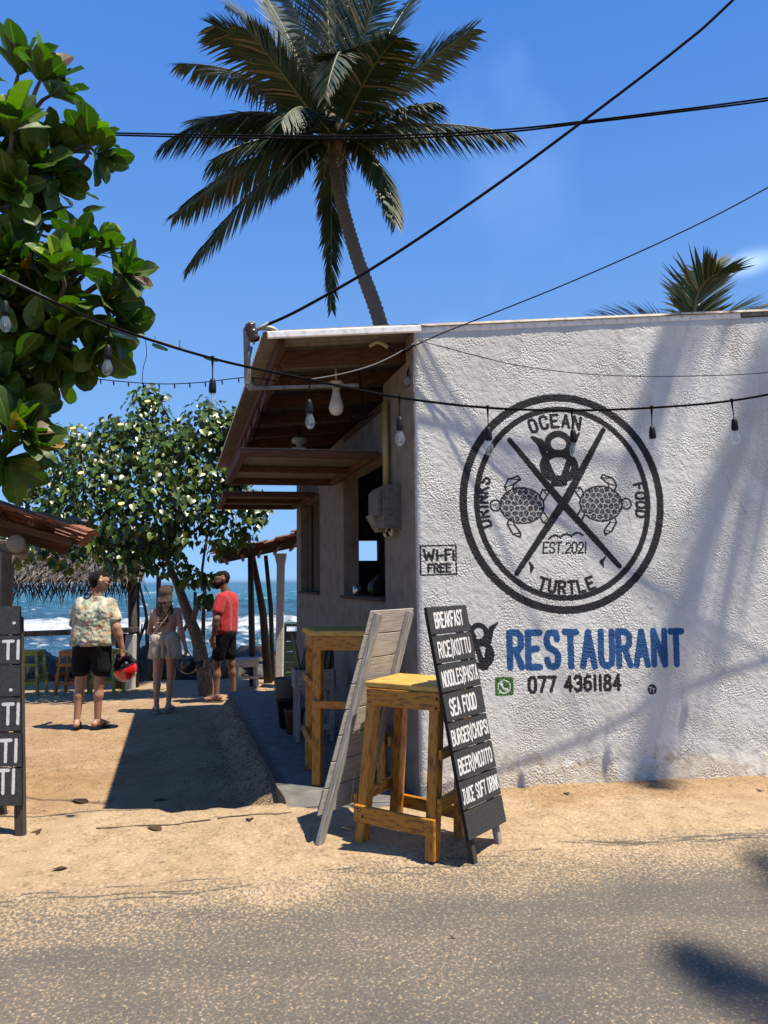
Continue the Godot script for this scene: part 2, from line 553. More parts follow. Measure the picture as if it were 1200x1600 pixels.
func make_materials() -> void:
	# yellow varnish, scuffed through to brown wood
	var yg := noise_bytes(301, 0.02, 512, 512, 4)
	var ys := noise_bytes(302, 0.035, 512, 512, 4)
	var yb := PackedByteArray()
	yb.resize(512 * 512 * 3)
	for i in 512 * 512:
		var g := yg[i] / 255.0
		var c := Color(0.17, 0.06, 0.006).lerp(Color(0.40, 0.165, 0.010), smooth(0.2, 0.55, g)).lerp(Color(0.30, 0.12, 0.010), smooth(0.7, 0.95, g))
		var worn := smooth(0.70, 0.86, ys[i] / 255.0 * 0.8 + g * 0.2)
		c = c.lerp(Color(0.16, 0.08, 0.025), worn * 0.5)
		c = srgb(c)
		yb[i * 3] = int(c.r * 255); yb[i * 3 + 1] = int(c.g * 255); yb[i * 3 + 2] = int(c.b * 255)
	var yt := tex(yb, 512, 512)
	for i in 4:
		var ym := surfaced(yt, tex(yg, 512, 512, Image.FORMAT_L8) if i == 0 else mats["yellow0"].heightmap_texture, 0.07, Vector3(0.8, 4.0, 4.0), 0.5)
		ym.uv1_offset = Vector3(0.37 * i, 0.21 * i, 0.53 * i)
		mats["yellow" + str(i)] = ym
	wood("weathered", [Color(0.090, 0.077, 0.063), Color(0.189, 0.171, 0.149), Color(0.261, 0.243, 0.216), Color(0.342, 0.324, 0.297)], 0.85, 0.12)
	wood("plywood", [Color(0.189, 0.149, 0.104), Color(0.288, 0.248, 0.198), Color(0.342, 0.306, 0.257), Color(0.396, 0.369, 0.324)], 0.8, 0.06)
	wood("rafter", [Color(0.019, 0.008, 0.004), Color(0.055, 0.022, 0.010), Color(0.089, 0.036, 0.017), Color(0.136, 0.064, 0.031)], 0.8, 0.12)
	wood("dark_wood", [Color(0.018, 0.014, 0.010), Color(0.04, 0.03, 0.022), Color(0.07, 0.052, 0.038)], 0.85, 0.15)
	wood("bark", [Color(0.025, 0.019, 0.012), Color(0.068, 0.051, 0.036), Color(0.119, 0.093, 0.068), Color(0.170, 0.145, 0.111)], 0.9, 0.5, 3, 3.0, 1.6)
	wood("palm_bark", [Color(0.035, 0.03, 0.026), Color(0.085, 0.075, 0.064), Color(0.14, 0.125, 0.107), Color(0.21, 0.19, 0.165)], 0.9, 0.5, 1, 4.0, 4.0)
	wood("white_paint", [Color(0.192, 0.170, 0.140), Color(0.369, 0.355, 0.325), Color(0.428, 0.413, 0.383), Color(0.487, 0.473, 0.443)], 0.75, 0.15, 3, 3.0, 2.0)
	wood("green_paint", [Color(0.10, 0.10, 0.014), Color(0.22, 0.235, 0.025), Color(0.29, 0.30, 0.04)], 0.6, 0.06)
	wood("orange_paint", [Color(0.16, 0.05, 0.008), Color(0.36, 0.135, 0.016), Color(0.42, 0.17, 0.028)], 0.6, 0.06)
	wood("clay_tile", [Color(0.034, 0.017, 0.011), Color(0.146, 0.058, 0.032), Color(0.230, 0.088, 0.046), Color(0.275, 0.131, 0.077)], 0.85, 0.15, 3, 3.0, 3.0)
	wood("old_tile", [Color(0.05, 0.026, 0.018), Color(0.13, 0.065, 0.042), Color(0.20, 0.11, 0.075), Color(0.27, 0.19, 0.14)], 0.9, 0.2, 3, 3.0, 3.0)
	wood("rock", [Color(0.023, 0.022, 0.020), Color(0.068, 0.063, 0.058), Color(0.131, 0.119, 0.107), Color(0.199, 0.184, 0.160)], 0.9, 1.5, 2, 1.3, 1.3)
	wood("bleached", [Color(0.26, 0.13, 0.02), Color(0.44, 0.26, 0.045), Color(0.50, 0.32, 0.07), Color(0.52, 0.35, 0.10)], 0.55, 0.06, 3, 4.0, 0.8)
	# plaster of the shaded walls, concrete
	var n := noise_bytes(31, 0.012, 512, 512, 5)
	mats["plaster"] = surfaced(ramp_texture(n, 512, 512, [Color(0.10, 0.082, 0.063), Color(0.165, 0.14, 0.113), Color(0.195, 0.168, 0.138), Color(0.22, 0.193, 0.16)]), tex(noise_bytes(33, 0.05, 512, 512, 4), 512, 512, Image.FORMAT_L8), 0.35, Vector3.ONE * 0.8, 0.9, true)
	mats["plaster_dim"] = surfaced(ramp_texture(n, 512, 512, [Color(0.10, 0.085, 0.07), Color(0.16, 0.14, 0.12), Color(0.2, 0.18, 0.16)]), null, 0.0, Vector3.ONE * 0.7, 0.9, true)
	mats["concrete"] = surfaced(ramp_texture(noise_bytes(35, 0.018, 512, 512, 5), 512, 512, [Color(0.07, 0.068, 0.064), Color(0.105, 0.102, 0.096), Color(0.135, 0.13, 0.12), Color(0.20, 0.18, 0.15)]), tex(noise_bytes(36, 0.06, 512, 512, 4), 512, 512, Image.FORMAT_L8), 0.4, Vector3.ONE * 0.6, 0.75, true)
	# metals
	var zinc := surfaced(ramp_texture(noise_bytes(41, 0.02, 512, 512, 4), 512, 512, [Color(0.09, 0.065, 0.045), Color(0.17, 0.15, 0.125), Color(0.21, 0.19, 0.165), Color(0.25, 0.235, 0.21)]), null, 0.0, Vector3.ONE * 1.3, 0.55)
	zinc.metallic = 0.35
	mats["zinc"] = zinc
	mats["galvanised"] = plain(Color(0.17, 0.17, 0.16), 0.6, 0.3)
	mats["white_trim"] = surfaced(ramp_texture(noise_bytes(43, 0.03, 256, 256, 4), 256, 256, [Color(0.50, 0.48, 0.44), Color(0.78, 0.77, 0.74), Color(0.82, 0.81, 0.79)]), null, 0.0, Vector3.ONE * 2.0, 0.6)
	mats["black_plastic"] = plain(Color(0.008, 0.008, 0.009), 0.5)
	mats["black_plastic"].metallic_specular = 0.3
	mats["cable"] = plain(Color(0.008, 0.008, 0.009), 0.9)
	mats["cable"].metallic_specular = 0.15
	mats["pale_cable"] = plain(Color(0.11, 0.11, 0.105), 0.8)
	mats["green_tape"] = plain(Color(0.05, 0.16, 0.12), 0.6)
	mats["bakelite"] = plain(Color(0.045, 0.022, 0.016), 0.25)
	mats["cream_plastic"] = plain(Color(0.42, 0.38, 0.28), 0.5)
	mats["milk_glass"] = plain(Color(0.50, 0.48, 0.44), 0.25)
	mats["meter_grey"] = surfaced(ramp_texture(noise_bytes(45, 0.03, 256, 256, 4), 256, 256, [Color(0.05, 0.042, 0.03), Color(0.10, 0.09, 0.072), Color(0.13, 0.12, 0.10)]), null, 0.0, Vector3.ONE * 3.0, 0.6)
	mats["conduit"] = plain(Color(0.28, 0.22, 0.08), 0.5)
	mats["dark_green"] = plain(Color(0.012, 0.03, 0.018), 0.5)
	mats["steel"] = plain(Color(0.55, 0.55, 0.55), 0.3, 0.9)
	var glass := StandardMaterial3D.new()
	glass.albedo_color = Color(0.75, 0.80, 0.80, 0.10)
	glass.transparency = BaseMaterial3D.TRANSPARENCY_ALPHA
	glass.roughness = 0.03
	mats["bulb_glass"] = glass
	# leaves: colour in the vertices
	for e in [["leaf", 0.5, Color(0.60, 0.85, 0.10)], ["shore_leaf", 0.32, Color(0.45, 0.62, 0.12)], ["frond", 0.5, Color(0.13, 0.17, 0.03)]]:
		var m := StandardMaterial3D.new()
		m.vertex_color_use_as_albedo = true
		m.roughness = e[1]
		m.backlight_enabled = true
		m.backlight = e[2]
		m.cull_mode = BaseMaterial3D.CULL_DISABLED
		mats[e[0]] = m
	mats["blossom"] = plain(Color(0.62, 0.58, 0.20), 0.6)
	var stalk := StandardMaterial3D.new()
	stalk.vertex_color_use_as_albedo = true
	stalk.roughness = 0.7
	mats["tinted"] = stalk

# ================================================================ land and sea
func road_edge(x: float) -> float:      # metres in front of the camera where the tar ends
	return 3.27 + 0.236 * (x + 1.645) + 0.05 * sin(x * 2.3) + 0.03 * sin(x * 5.1 + 1.0)

func smooth(a: float, b: float, v: float) -> float:
	var t := clampf((v - a) / (b - a), 0.0, 1.0)
	return t * t * (3.0 - 2.0 * t)

var lumps := FastNoiseLite.new()

func platform_edge_x(d: float) -> float:
	return -0.54 - 0.2865 * (d - 4.433)

func ground_y(x: float, z: float) -> float:
	var d := -z
	var y := 0.0
	var e := road_edge(clampf(x, -6.0, 6.0))
	y = lerpf(-0.15, -0.06, smooth(0.0, e, d))
	y = lerpf(y, 0.0, smooth(e - 0.30, e + 0.12, d))
	# right of the corner the verge falls a little along the wall
	y -= 0.035 * smooth(0.8, 3.0, x)
	# the path to the beach, sunk below the verge
	var lip := 4.43 + 0.01 * (x + 2.0) + 0.03 * sin(x * 7.0) + 0.02 * sin(x * 17.0)
	var path := -0.22 - 0.08 * smooth(4.6, 8.5, d) - 0.12 * smooth(9.0, 13.0, d)
	var s := smooth(lip, lip + 0.16, d)
	var right_end := smooth(0.0, 0.24, platform_edge_x(d) + 0.02 - x)     # bank against the slab
	if d > 9.2: right_end = lerpf(right_end, 1.0, smooth(9.2, 9.8, d))
	var side := CORNER.x - 0.281 * (d - 4.77)          # line of the restaurant's side wall
	var sunk := lerpf(lerpf(path, -0.09, smooth(4.75, 5.3, d)), path, right_end)
	if d < 9.6:
		if x > side + 0.12: s = 0.0
		elif x > platform_edge_x(d) + 0.06: sunk = -0.14      # bed under the slab
	y = lerpf(y, sunk, s)
	# beach falls to the sea
	y = lerpf(y, -0.75, smooth(13.0, 16.5, d))
	y = lerpf(y, -3.5, smooth(16.5, 30.0, d))
	# footprints and lumps
	var rough := 0.027 * smooth(e + 0.1, e + 0.5, d)
	y += lumps.get_noise_2d(x * 2.0, z * 2.0) * rough + lumps.get_noise_2d(x * 9.0, z * 9.0) * rough * 0.45 + lumps.get_noise_2d(x * 31.0, z * 31.0) * rough * 0.12
	return y

func spaced(parts: Array) -> PackedFloat32Array:      # [from, step, to, step, to ...]
	var out := PackedFloat32Array()
	var x: float = parts[0]
	var i := 1
	while i < parts.size():
		var step: float = parts[i]
		var to: float = parts[i + 1]
		var n := maxi(1, int(round(absf(to - x) / step)))
		for k in n: out.append(lerpf(x, to, float(k) / n))
		x = to
		i += 2
	out.append(x)
	return out

func sheet(xs: PackedFloat32Array, zs: PackedFloat32Array, height: Callable, uv_scale := 1.0, tint = null) -> ArrayMesh:
	var v := PackedVector3Array()
	var uv := PackedVector2Array()
	var col := PackedColorArray()
	var idx := PackedInt32Array()
	for z in zs:
		for x in xs:
			var p := Vector3(x, height.call(x, z), z)
			v.append(p)
			uv.append(Vector2(x, z) * uv_scale)
			if tint != null: col.append(tint.call(p))
	var nx := xs.size()
	for j in zs.size() - 1:
		for i in nx - 1:
			var a := j * nx + i
			# zs run away from the viewer (towards -z)
			idx.append_array([a, a + nx, a + 1, a + 1, a + nx, a + nx + 1])
	return mesh_of(v, idx, true, uv, col)

var sand_bytes: PackedByteArray       # 1024 x 1024, covers 3.9 m

func build_ground() -> void:
	lumps.seed = 77
	lumps.frequency = 0.35
	lumps.fractal_octaves = 3
	# sand: fine grain, damp and dusty patches
	var w := 1024
	var fine := noise_bytes(51, 0.16, w, w, 2)
	var mid := noise_bytes(52, 0.025, w, w, 4)
	var big := noise_bytes(53, 0.006, w, w, 3)
	var grit := noise_bytes(54, 0.09, w, w, 1, FastNoiseLite.TYPE_SIMPLEX)
	sand_bytes = PackedByteArray()
	sand_bytes.resize(w * w * 3)
	var bump := PackedByteArray()
	bump.resize(w * w)
	for i in w * w:
		var f := fine[i] / 255.0 - 0.5
		var m := mid[i] / 255.0 - 0.5
		var b := big[i] / 255.0 - 0.5
		var t := clampf(0.5 + f * 0.5 + m * 0.7 + b * 0.5, 0.0, 1.0)
		var r := 0.240 + 0.135 * t
		var g := 0.165 + 0.106 * t
		var bl := 0.088 + 0.071 * t
		var k := grit[i]
		if k > 226 and m < 0.02:            # dark grit and bits of bark
			r *= 0.6; g *= 0.6; bl *= 0.62
		elif k < 34:                        # pale shell grains
			r = minf(r * 1.25, 0.7); g = minf(g * 1.3, 0.62); bl = minf(bl * 1.45, 0.5)
		sand_bytes[i * 3] = int(pow(r, 0.4545) * 255.0)
		sand_bytes[i * 3 + 1] = int(pow(g, 0.4545) * 255.0)
		sand_bytes[i * 3 + 2] = int(pow(bl, 0.4545) * 255.0)
		bump[i] = clampi(int(128.0 + f * 120.0 + m * 120.0 + (25.0 if k > 205 else 0.0)), 0, 255)
	var m := StandardMaterial3D.new()
	m.albedo_texture = tex(sand_bytes, w, w)
	m.uv1_scale = Vector3(1, 1, 1)
	m.roughness = 0.95
	m.heightmap_enabled = true
	m.heightmap_texture = tex(bump, w, w, Image.FORMAT_L8)
	m.heightmap_scale = 1.1
	mats["sand"] = m
	# the trodden path is browner earth, ragged where it meets the pale verge sand
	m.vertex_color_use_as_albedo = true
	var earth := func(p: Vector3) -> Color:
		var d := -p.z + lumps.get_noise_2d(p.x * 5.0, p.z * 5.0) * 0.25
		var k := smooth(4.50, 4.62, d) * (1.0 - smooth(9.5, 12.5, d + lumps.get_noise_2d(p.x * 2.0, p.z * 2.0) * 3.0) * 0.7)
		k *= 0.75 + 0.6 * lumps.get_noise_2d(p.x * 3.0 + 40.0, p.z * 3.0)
		return Color(1, 1, 1).lerp(Color(0.80, 0.70, 0.58), clampf(k, 0.0, 1.0))  # tint also puts the warmer, darker tone of the eave shadow into the sand
	var xs := spaced([-400.0, 80.0, -80.0, 12.0, -20.0, 1.5, -6.5, 0.12, -2.6, 0.045, 2.8, 0.25, 7.0, 2.0, 20.0, 12.0, 80.0, 80.0, 400.0])
	var zs := spaced([60.0, 10.0, 10.0, 2.0, 0.0, 0.4, -2.4, 0.05, -5.6, 0.07, -10.0, 0.14, -16.0, 0.6, -32.0])
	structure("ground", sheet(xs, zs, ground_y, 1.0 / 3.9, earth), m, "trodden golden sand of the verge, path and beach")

func build_road() -> void:
	# one texture for 7.8 m of road front: tar with sand in its pores, thicker towards the verge
	var w := 2048
	var h := 1024
	var pores := noise_bytes(61, 0.27, w, h, 2, FastNoiseLite.TYPE_SIMPLEX, false)
	var pores2 := noise_bytes(62, 0.135, w, h, 2, FastNoiseLite.TYPE_SIMPLEX, false)
	var drift := noise_bytes(63, 0.005, w, h, 4, FastNoiseLite.TYPE_SIMPLEX_SMOOTH, false)
	var stone := noise_bytes(64, 0.28, w, h, 1, FastNoiseLite.TYPE_CELLULAR, false)
	# wheel lanes: the same drifts drawn out along the road
	var lane_im := Image.create_from_data(w, h, false, Image.FORMAT_L8, noise_bytes(65, 0.012, w, h, 3, FastNoiseLite.TYPE_SIMPLEX_SMOOTH, false)).get_region(Rect2i(0, 0, 256, h))
	lane_im.resize(w, h, Image.INTERPOLATE_CUBIC)
	var lane := lane_im.get_data()
	var out := PackedByteArray()
	out.resize(w * h * 3)
	var relief := PackedByteArray()
	relief.resize(w * h)
	var lut := PackedByteArray()
	lut.resize(256)
	for i in 256: lut[i] = int(pow(0.046 + 0.062 * i / 255.0, 0.4545) * 255.0)
	for y in h:
		var d := 0.9 + (y + 0.5) / h * 3.9          # top row nearest the camera
		for x in w:
			var wx := (x + 0.5) / w * 7.8 - 3.9
			var i := y * w + x
			var to_edge := 3.27 + 0.236 * (wx + 1.645) - d
			# sand lies thick at the verge and thins out over a metre of tar, in drifts; dust instead of grains to the right
			var drift_v := (drift[i] / 255.0 - 0.5) * 0.55 + (lane[i] / 255.0 - 0.5) * 0.6
			var cover := 0.72 - to_edge * 1.15 + drift_v * (0.6 if to_edge > 0.0 else 0.3)
			cover = maxf(cover, 0.17 + drift_v * 0.34 - maxf(0.0, wx - 0.3) * 0.04)
			var p := (pores[i] * 0.55 + pores2[i] * 0.45) / 255.0
			var c := clampf((p - (0.76 - cover * 0.56)) * 15.0, 0.0, 1.0)
			var dust := clampf(0.08 + cover * 0.36 + drift_v * 0.2, 0.0, 0.55)
			var tar := lut[stone[i]]
			# same sand as the verge, at the same place
			var si := (((788 - y + 2048) % 1024) * 1024 + (x % 1024)) * 3
			var sr := sand_bytes[si]
			var sg := sand_bytes[si + 1]
			var sb := sand_bytes[si + 2]
			var k := clampf(c + dust * (1.0 - c), 0.0, 1.0)
			out[i * 3] = int(lerpf(tar, sr, k)); out[i * 3 + 1] = int(lerpf(tar * 0.975, sg, k)); out[i * 3 + 2] = int(lerpf(tar * 0.915, sb, k))
			relief[i] = clampi(int(150.0 - p * 110.0 + stone[i] * 0.25), 0, 255)
	# broken lip of the tar and a few cracks
	var grain := noise_bytes(66, 0.2, 512, 512, 2)
	for k in 46:
		var wx := rng.randf_range(-3.8, 3.8)
		var d0 := 3.27 + 0.236 * (wx + 1.645) + rng.randf_range(-0.10, 0.03)
		var p := Vector2((wx + 3.9) / 7.8 * w, (d0 - 0.9) / 3.9 * h)
		for q in rng.randi_range(2, 7):
			var n := p + Vector2(rng.randf_range(8, 26), rng.randf_range(-1, 6))
			dab(out, w, h, p, n, rng.randf_range(0.6, 1.6), srgb(Color(0.07, 0.058, 0.045)), grain, 0.8)
			p = n
	var m := StandardMaterial3D.new()
	m.albedo_texture = tex(out, w, h)
	m.roughness = 0.92
	m.heightmap_enabled = true
	m.heightmap_texture = tex(relief, w, h, Image.FORMAT_L8)
	m.heightmap_scale = 0.7
	mats["road"] = m
	var v := PackedVector3Array()
	var uv := PackedVector2Array()
	var idx := PackedInt32Array()
	var xs := spaced([-60.0, 6.0, -12.0, 1.0, -3.6, 0.06, 3.6, 1.0, 12.0, 6.0, 60.0])
	var rows := 40
	for j in rows + 1:
		for x in xs:
			var t := float(j) / rows
			var e := road_edge(clampf(x, -6.0, 6.0)) + 0.10
			var d := lerpf(-3.2 if absf(x) < 100 else 0.0, e, pow(t, 0.6))
			var y := ground_y(x, -d) + 0.006
			if j == rows: y -= 0.009
			v.append(Vector3(x, y, -d))
			uv.append(Vector2((x + 3.9) / 7.8, (d - 0.9) / 3.9))
	var nx := xs.size()
	for j in rows:
		for i in nx - 1:
			var a := j * nx + i
			idx.append_array([a, a + nx, a + 1, a + 1, a + nx, a + nx + 1])
	structure("road", mesh_of(v, idx, true, uv), m, "grey tarred road with pale sand drifted over its edge")

func build_sea() -> void:
	var swell := FastNoiseLite.new()
	swell.seed = 5
	swell.frequency = 1.0
	swell.fractal_octaves = 4
	var height := func(x: float, z: float) -> float:
		var d := -z
		var near := 1.0 - smooth(90.0, 260.0, d)
		var y := swell.get_noise_2d(x * 0.16, d * 0.42) * 0.30 * near + swell.get_noise_2d(x * 0.8 + 40.0, d * 1.6) * 0.09 * near
		# two lines of surf rolling in
		var bend := 1.6 * sin(x * 0.11) + 1.2 * swell.get_noise_2d(x * 0.15, 3.0)
		for b in [[41.0, 0.35, 2.2], [46.5, 0.5, 2.0], [95.0, 0.4, 5.0]]:
			var q: float = (d - b[0] - bend) / b[2]
			y += b[1] * exp(-q * q) * (0.75 + 0.5 * swell.get_noise_2d(x * 0.3, b[0]))
		return SEA_LEVEL + y * smooth(14.0, 30.0, d)
	var tint := func(p: Vector3) -> Color:
		var d := -p.z
		var deep := smooth(55.0, 130.0, d)
		var far := smooth(200.0, 900.0, d)
		var c := Color(0.024, 0.070, 0.100).lerp(Color(0.007, 0.085, 0.095), deep)
		c = c.lerp(Color(0.004, 0.040, 0.060), far)
		c = c.lerp(Color(0.012, 0.038, 0.07), clampf(swell.get_noise_2d(p.x * 0.06, d * 0.25) * 1.4, 0.0, 0.6) * (1.0 - far))
		var bend := 1.6 * sin(p.x * 0.11) + 1.2 * swell.get_noise_2d(p.x * 0.15, 3.0)
		var f := 0.0
		var n := swell.get_noise_2d(p.x * 0.9, d * 1.4)
		var n2 := swell.get_noise_2d(p.x * 2.4 + 9.0, d * 3.1)
		# white water behind and before the crests
		var q := d - bend
		f = maxf(f, smooth(38.5, 39.8, q + n * 2.0) * (1.0 - smooth(44.5, 48.0, q + n * 4.0)))
		f *= clampf(0.92 + n * 0.7 + n2 * 0.35, 0.0, 1.0)
		f = maxf(f, smooth(0.30, 0.42, n) * smooth(24.0, 30.0, q) * (1.0 - smooth(34.0, 38.0, q)) * 0.8)
		f = maxf(f, smooth(0.46, 0.56, swell.get_noise_2d(p.x * 0.35 + 70.0, d * 0.9)) * smooth(60.0, 70.0, d) * (1.0 - smooth(150.0, 300.0, d)))
		return c.lerp(Color(0.55, 0.57, 0.58), clampf(f, 0.0, 1.0))
	var m := StandardMaterial3D.new()
	m.vertex_color_use_as_albedo = true
	m.roughness = 0.22
	m.uv1_triplanar = true
	m.uv1_world_triplanar = true
	m.uv1_scale = Vector3(0.35, 0.35, 0.35)
	m.heightmap_enabled = true
	m.heightmap_texture = tex(noise_bytes(71, 0.03, 512, 512, 4), 512, 512, Image.FORMAT_L8)
	m.heightmap_scale = 9.0
	var xs := spaced([-4000.0, 800.0, -800.0, 60.0, -200.0, 5.0, -48.0, 0.3, 6.0, 4.0, 60.0, 60.0, 800.0, 800.0, 4000.0])
	var zs := spaced([-13.5, 0.5, -30.0, 0.22, -60.0, 0.6, -110.0, 3.0, -200.0, 30.0, -800.0, 400.0, -7000.0])
	structure("sea", sheet(xs, zs, height, 1.0, tint), m, "teal sea with lines of white surf rolling in")

# ================================================================ the restaurant
const TEX_W := 2048
const TEX_H := 1536
const PPM := 445.217          # texture pixels per metre of wall

func wpx(p: Vector2) -> Vector2:
	return Vector2(p.x * PPM, (3.3 - p.y) * PPM)

func wall_top(s: float) -> float:
	return 2.975 + 0.0936 * s

func on_wall(s: float, h: float, out := 0.0) -> Vector3:
	return CORNER + WALL_DIR * s + Vector3(0, h, 0) + WALL_OUT * out

func on_side(t: float, h: float, out := 0.0) -> Vector3:
	return CORNER + SIDE_DIR * t + Vector3(0, h, 0) + SIDE_OUT * out

func roof_at(u: float, t: float, drop := 0.0) -> Vector3:
	return CORNER + WALL_DIR * u + SIDE_DIR * t + Vector3(0, 2.985 + 0.0936 * u - 0.022 * t - drop, 0)

func hexa(bottom: Array, top: Array) -> ArrayMesh:
	var v := PackedVector3Array()
	for p in bottom: v.append(p)
	for p in top: v.append(p)
	var c := Vector3.ZERO
	for p in v: c += p
	c /= 8.0
	var idx := PackedInt32Array()
	face(idx, v, [0, 1, 2, 3], c)
	face(idx, v, [4, 5, 6, 7], c)
	for k in 4: face(idx, v, [k, (k + 1) % 4, 4 + (k + 1) % 4, 4 + k], c)
	return mesh_of(v, idx, false)

func ring(buf: PackedByteArray, c: Vector2, rx: float, ry: float, r: float, col: Color, grain: PackedByteArray, from := 0.0, to := TAU, n := 72, tilt := 0.0) -> void:
	var prev := Vector2.INF
	for i in n + 1:
		var a := lerpf(from, to, float(i) / n)
		var p := c + Vector2(cos(a) * rx, -sin(a) * ry).rotated(tilt)
		if prev != Vector2.INF: dab(buf, TEX_W, TEX_H, prev, p, r, col, grain, 0.10)
		prev = p

func trace(buf: PackedByteArray, pts: Array, r: float, col: Color, grain: PackedByteArray) -> void:
	for i in pts.size() - 1:
		dab(buf, TEX_W, TEX_H, pts[i], pts[i + 1], r, col, grain, 0.1)

# tapered stroke through points given with radii
func brush(buf: PackedByteArray, pts: Array, radii: Array, col: Color, grain: PackedByteArray) -> void:
	for i in pts.size() - 1:
		for k in 10:
			var a: Vector2 = pts[i].lerp(pts[i + 1], k / 10.0)
			var b: Vector2 = pts[i].lerp(pts[i + 1], (k + 1) / 10.0)
			dab(buf, TEX_W, TEX_H, a, b, lerpf(radii[i], radii[i + 1], (k + 0.5) / 10.0), col, grain, 0.08)

func paint_turtle(buf: PackedByteArray, c: Vector2, facing: float, ink: Color, pale: Color, grain: PackedByteArray) -> void:
	var q := func(x: float, y: float) -> Vector2: return c + Vector2(x * facing, -y)
	# flippers and head in outline with scales
	var front_up := [q.call(38, 30), q.call(52, 54), q.call(40, 78), q.call(8, 88), q.call(2, 78), q.call(24, 62), q.call(28, 40)]
	var front_low := [q.call(38, -30), q.call(46, -56), q.call(30, -84), q.call(8, -94), q.call(6, -80), q.call(24, -58), q.call(28, -38)]
	var rear_up := [q.call(-52, 22), q.call(-66, 48), q.call(-90, 44), q.call(-80, 32), q.call(-68, 14)]
	var rear_low := [q.call(-52, -24), q.call(-64, -50), q.call(-88, -52), q.call(-80, -38), q.call(-66, -16)]
	for shape in [front_up, front_low, rear_up, rear_low]:
		trace(buf, shape + [shape[0]], 2.6, ink, grain)
		for k in range(1, shape.size() - 2):
			dab(buf, TEX_W, TEX_H, shape[k], shape[shape.size() - 1 - k], 1.5, ink, grain)
	ring(buf, q.call(80, 0), 17, 16, 2.6, ink, grain, 0, TAU, 20)
	for k in 5: dab(buf, TEX_W, TEX_H, q.call(70 + k * 5, -11 + k * 2), q.call(72 + k * 5, 10 - k * 2), 0.9, ink, grain)
	# shell, pointed towards the tail
	for y in range(-52, 53):
		var half := 66.0 * sqrt(maxf(0.0, 1.0 - y * y / 2704.0))
		var back := half * (1.0 + 0.10 * (1.0 - absf(y) / 52.0))
		for x in range(int(-back), int(half) + 1):
			var p: Vector2 = q.call(x, y)
			var i := (int(p.y) * TEX_W + int(p.x)) * 3
			# plates: nearest and next nearest of a loose six-sided lattice
			var d1 := 1e9
			var d2 := 1e9
			var row0 := int(floor((y + 88.0) / 16.0))
			for rr in range(row0 - 1, row0 + 3):
				var off := 9.5 if rr % 2 == 0 else 0.0
				var col0 := int(floor((x + 120.0 - off) / 19.0))
				for cc in range(col0 - 1, col0 + 3):
					var cx := cc * 19.0 + off - 120.0 + 3.0 * sin(rr * 3.1 + cc * 1.7)
					var cy := rr * 16.0 - 88.0 + 3.0 * cos(rr * 1.3 + cc * 2.9)
					var dd := Vector2(x - cx, y - cy).length()
					if dd < d1:
						d2 = d1
						d1 = dd
					elif dd < d2: d2 = dd
			var g := grain[(int(p.y) * TEX_W + int(p.x)) % grain.size()] / 255.0
			var col := ink
			if d2 - d1 < 2.2: col = pale
			elif g > 0.52: col = ink.lerp(pale, 0.55)
			buf[i] = int(col.r * 255); buf[i + 1] = int(col.g * 255); buf[i + 2] = int(col.b * 255)
	ring(buf, q.call(-1, 0), 68, 53, 2.2, ink, grain, 0, TAU, 40)

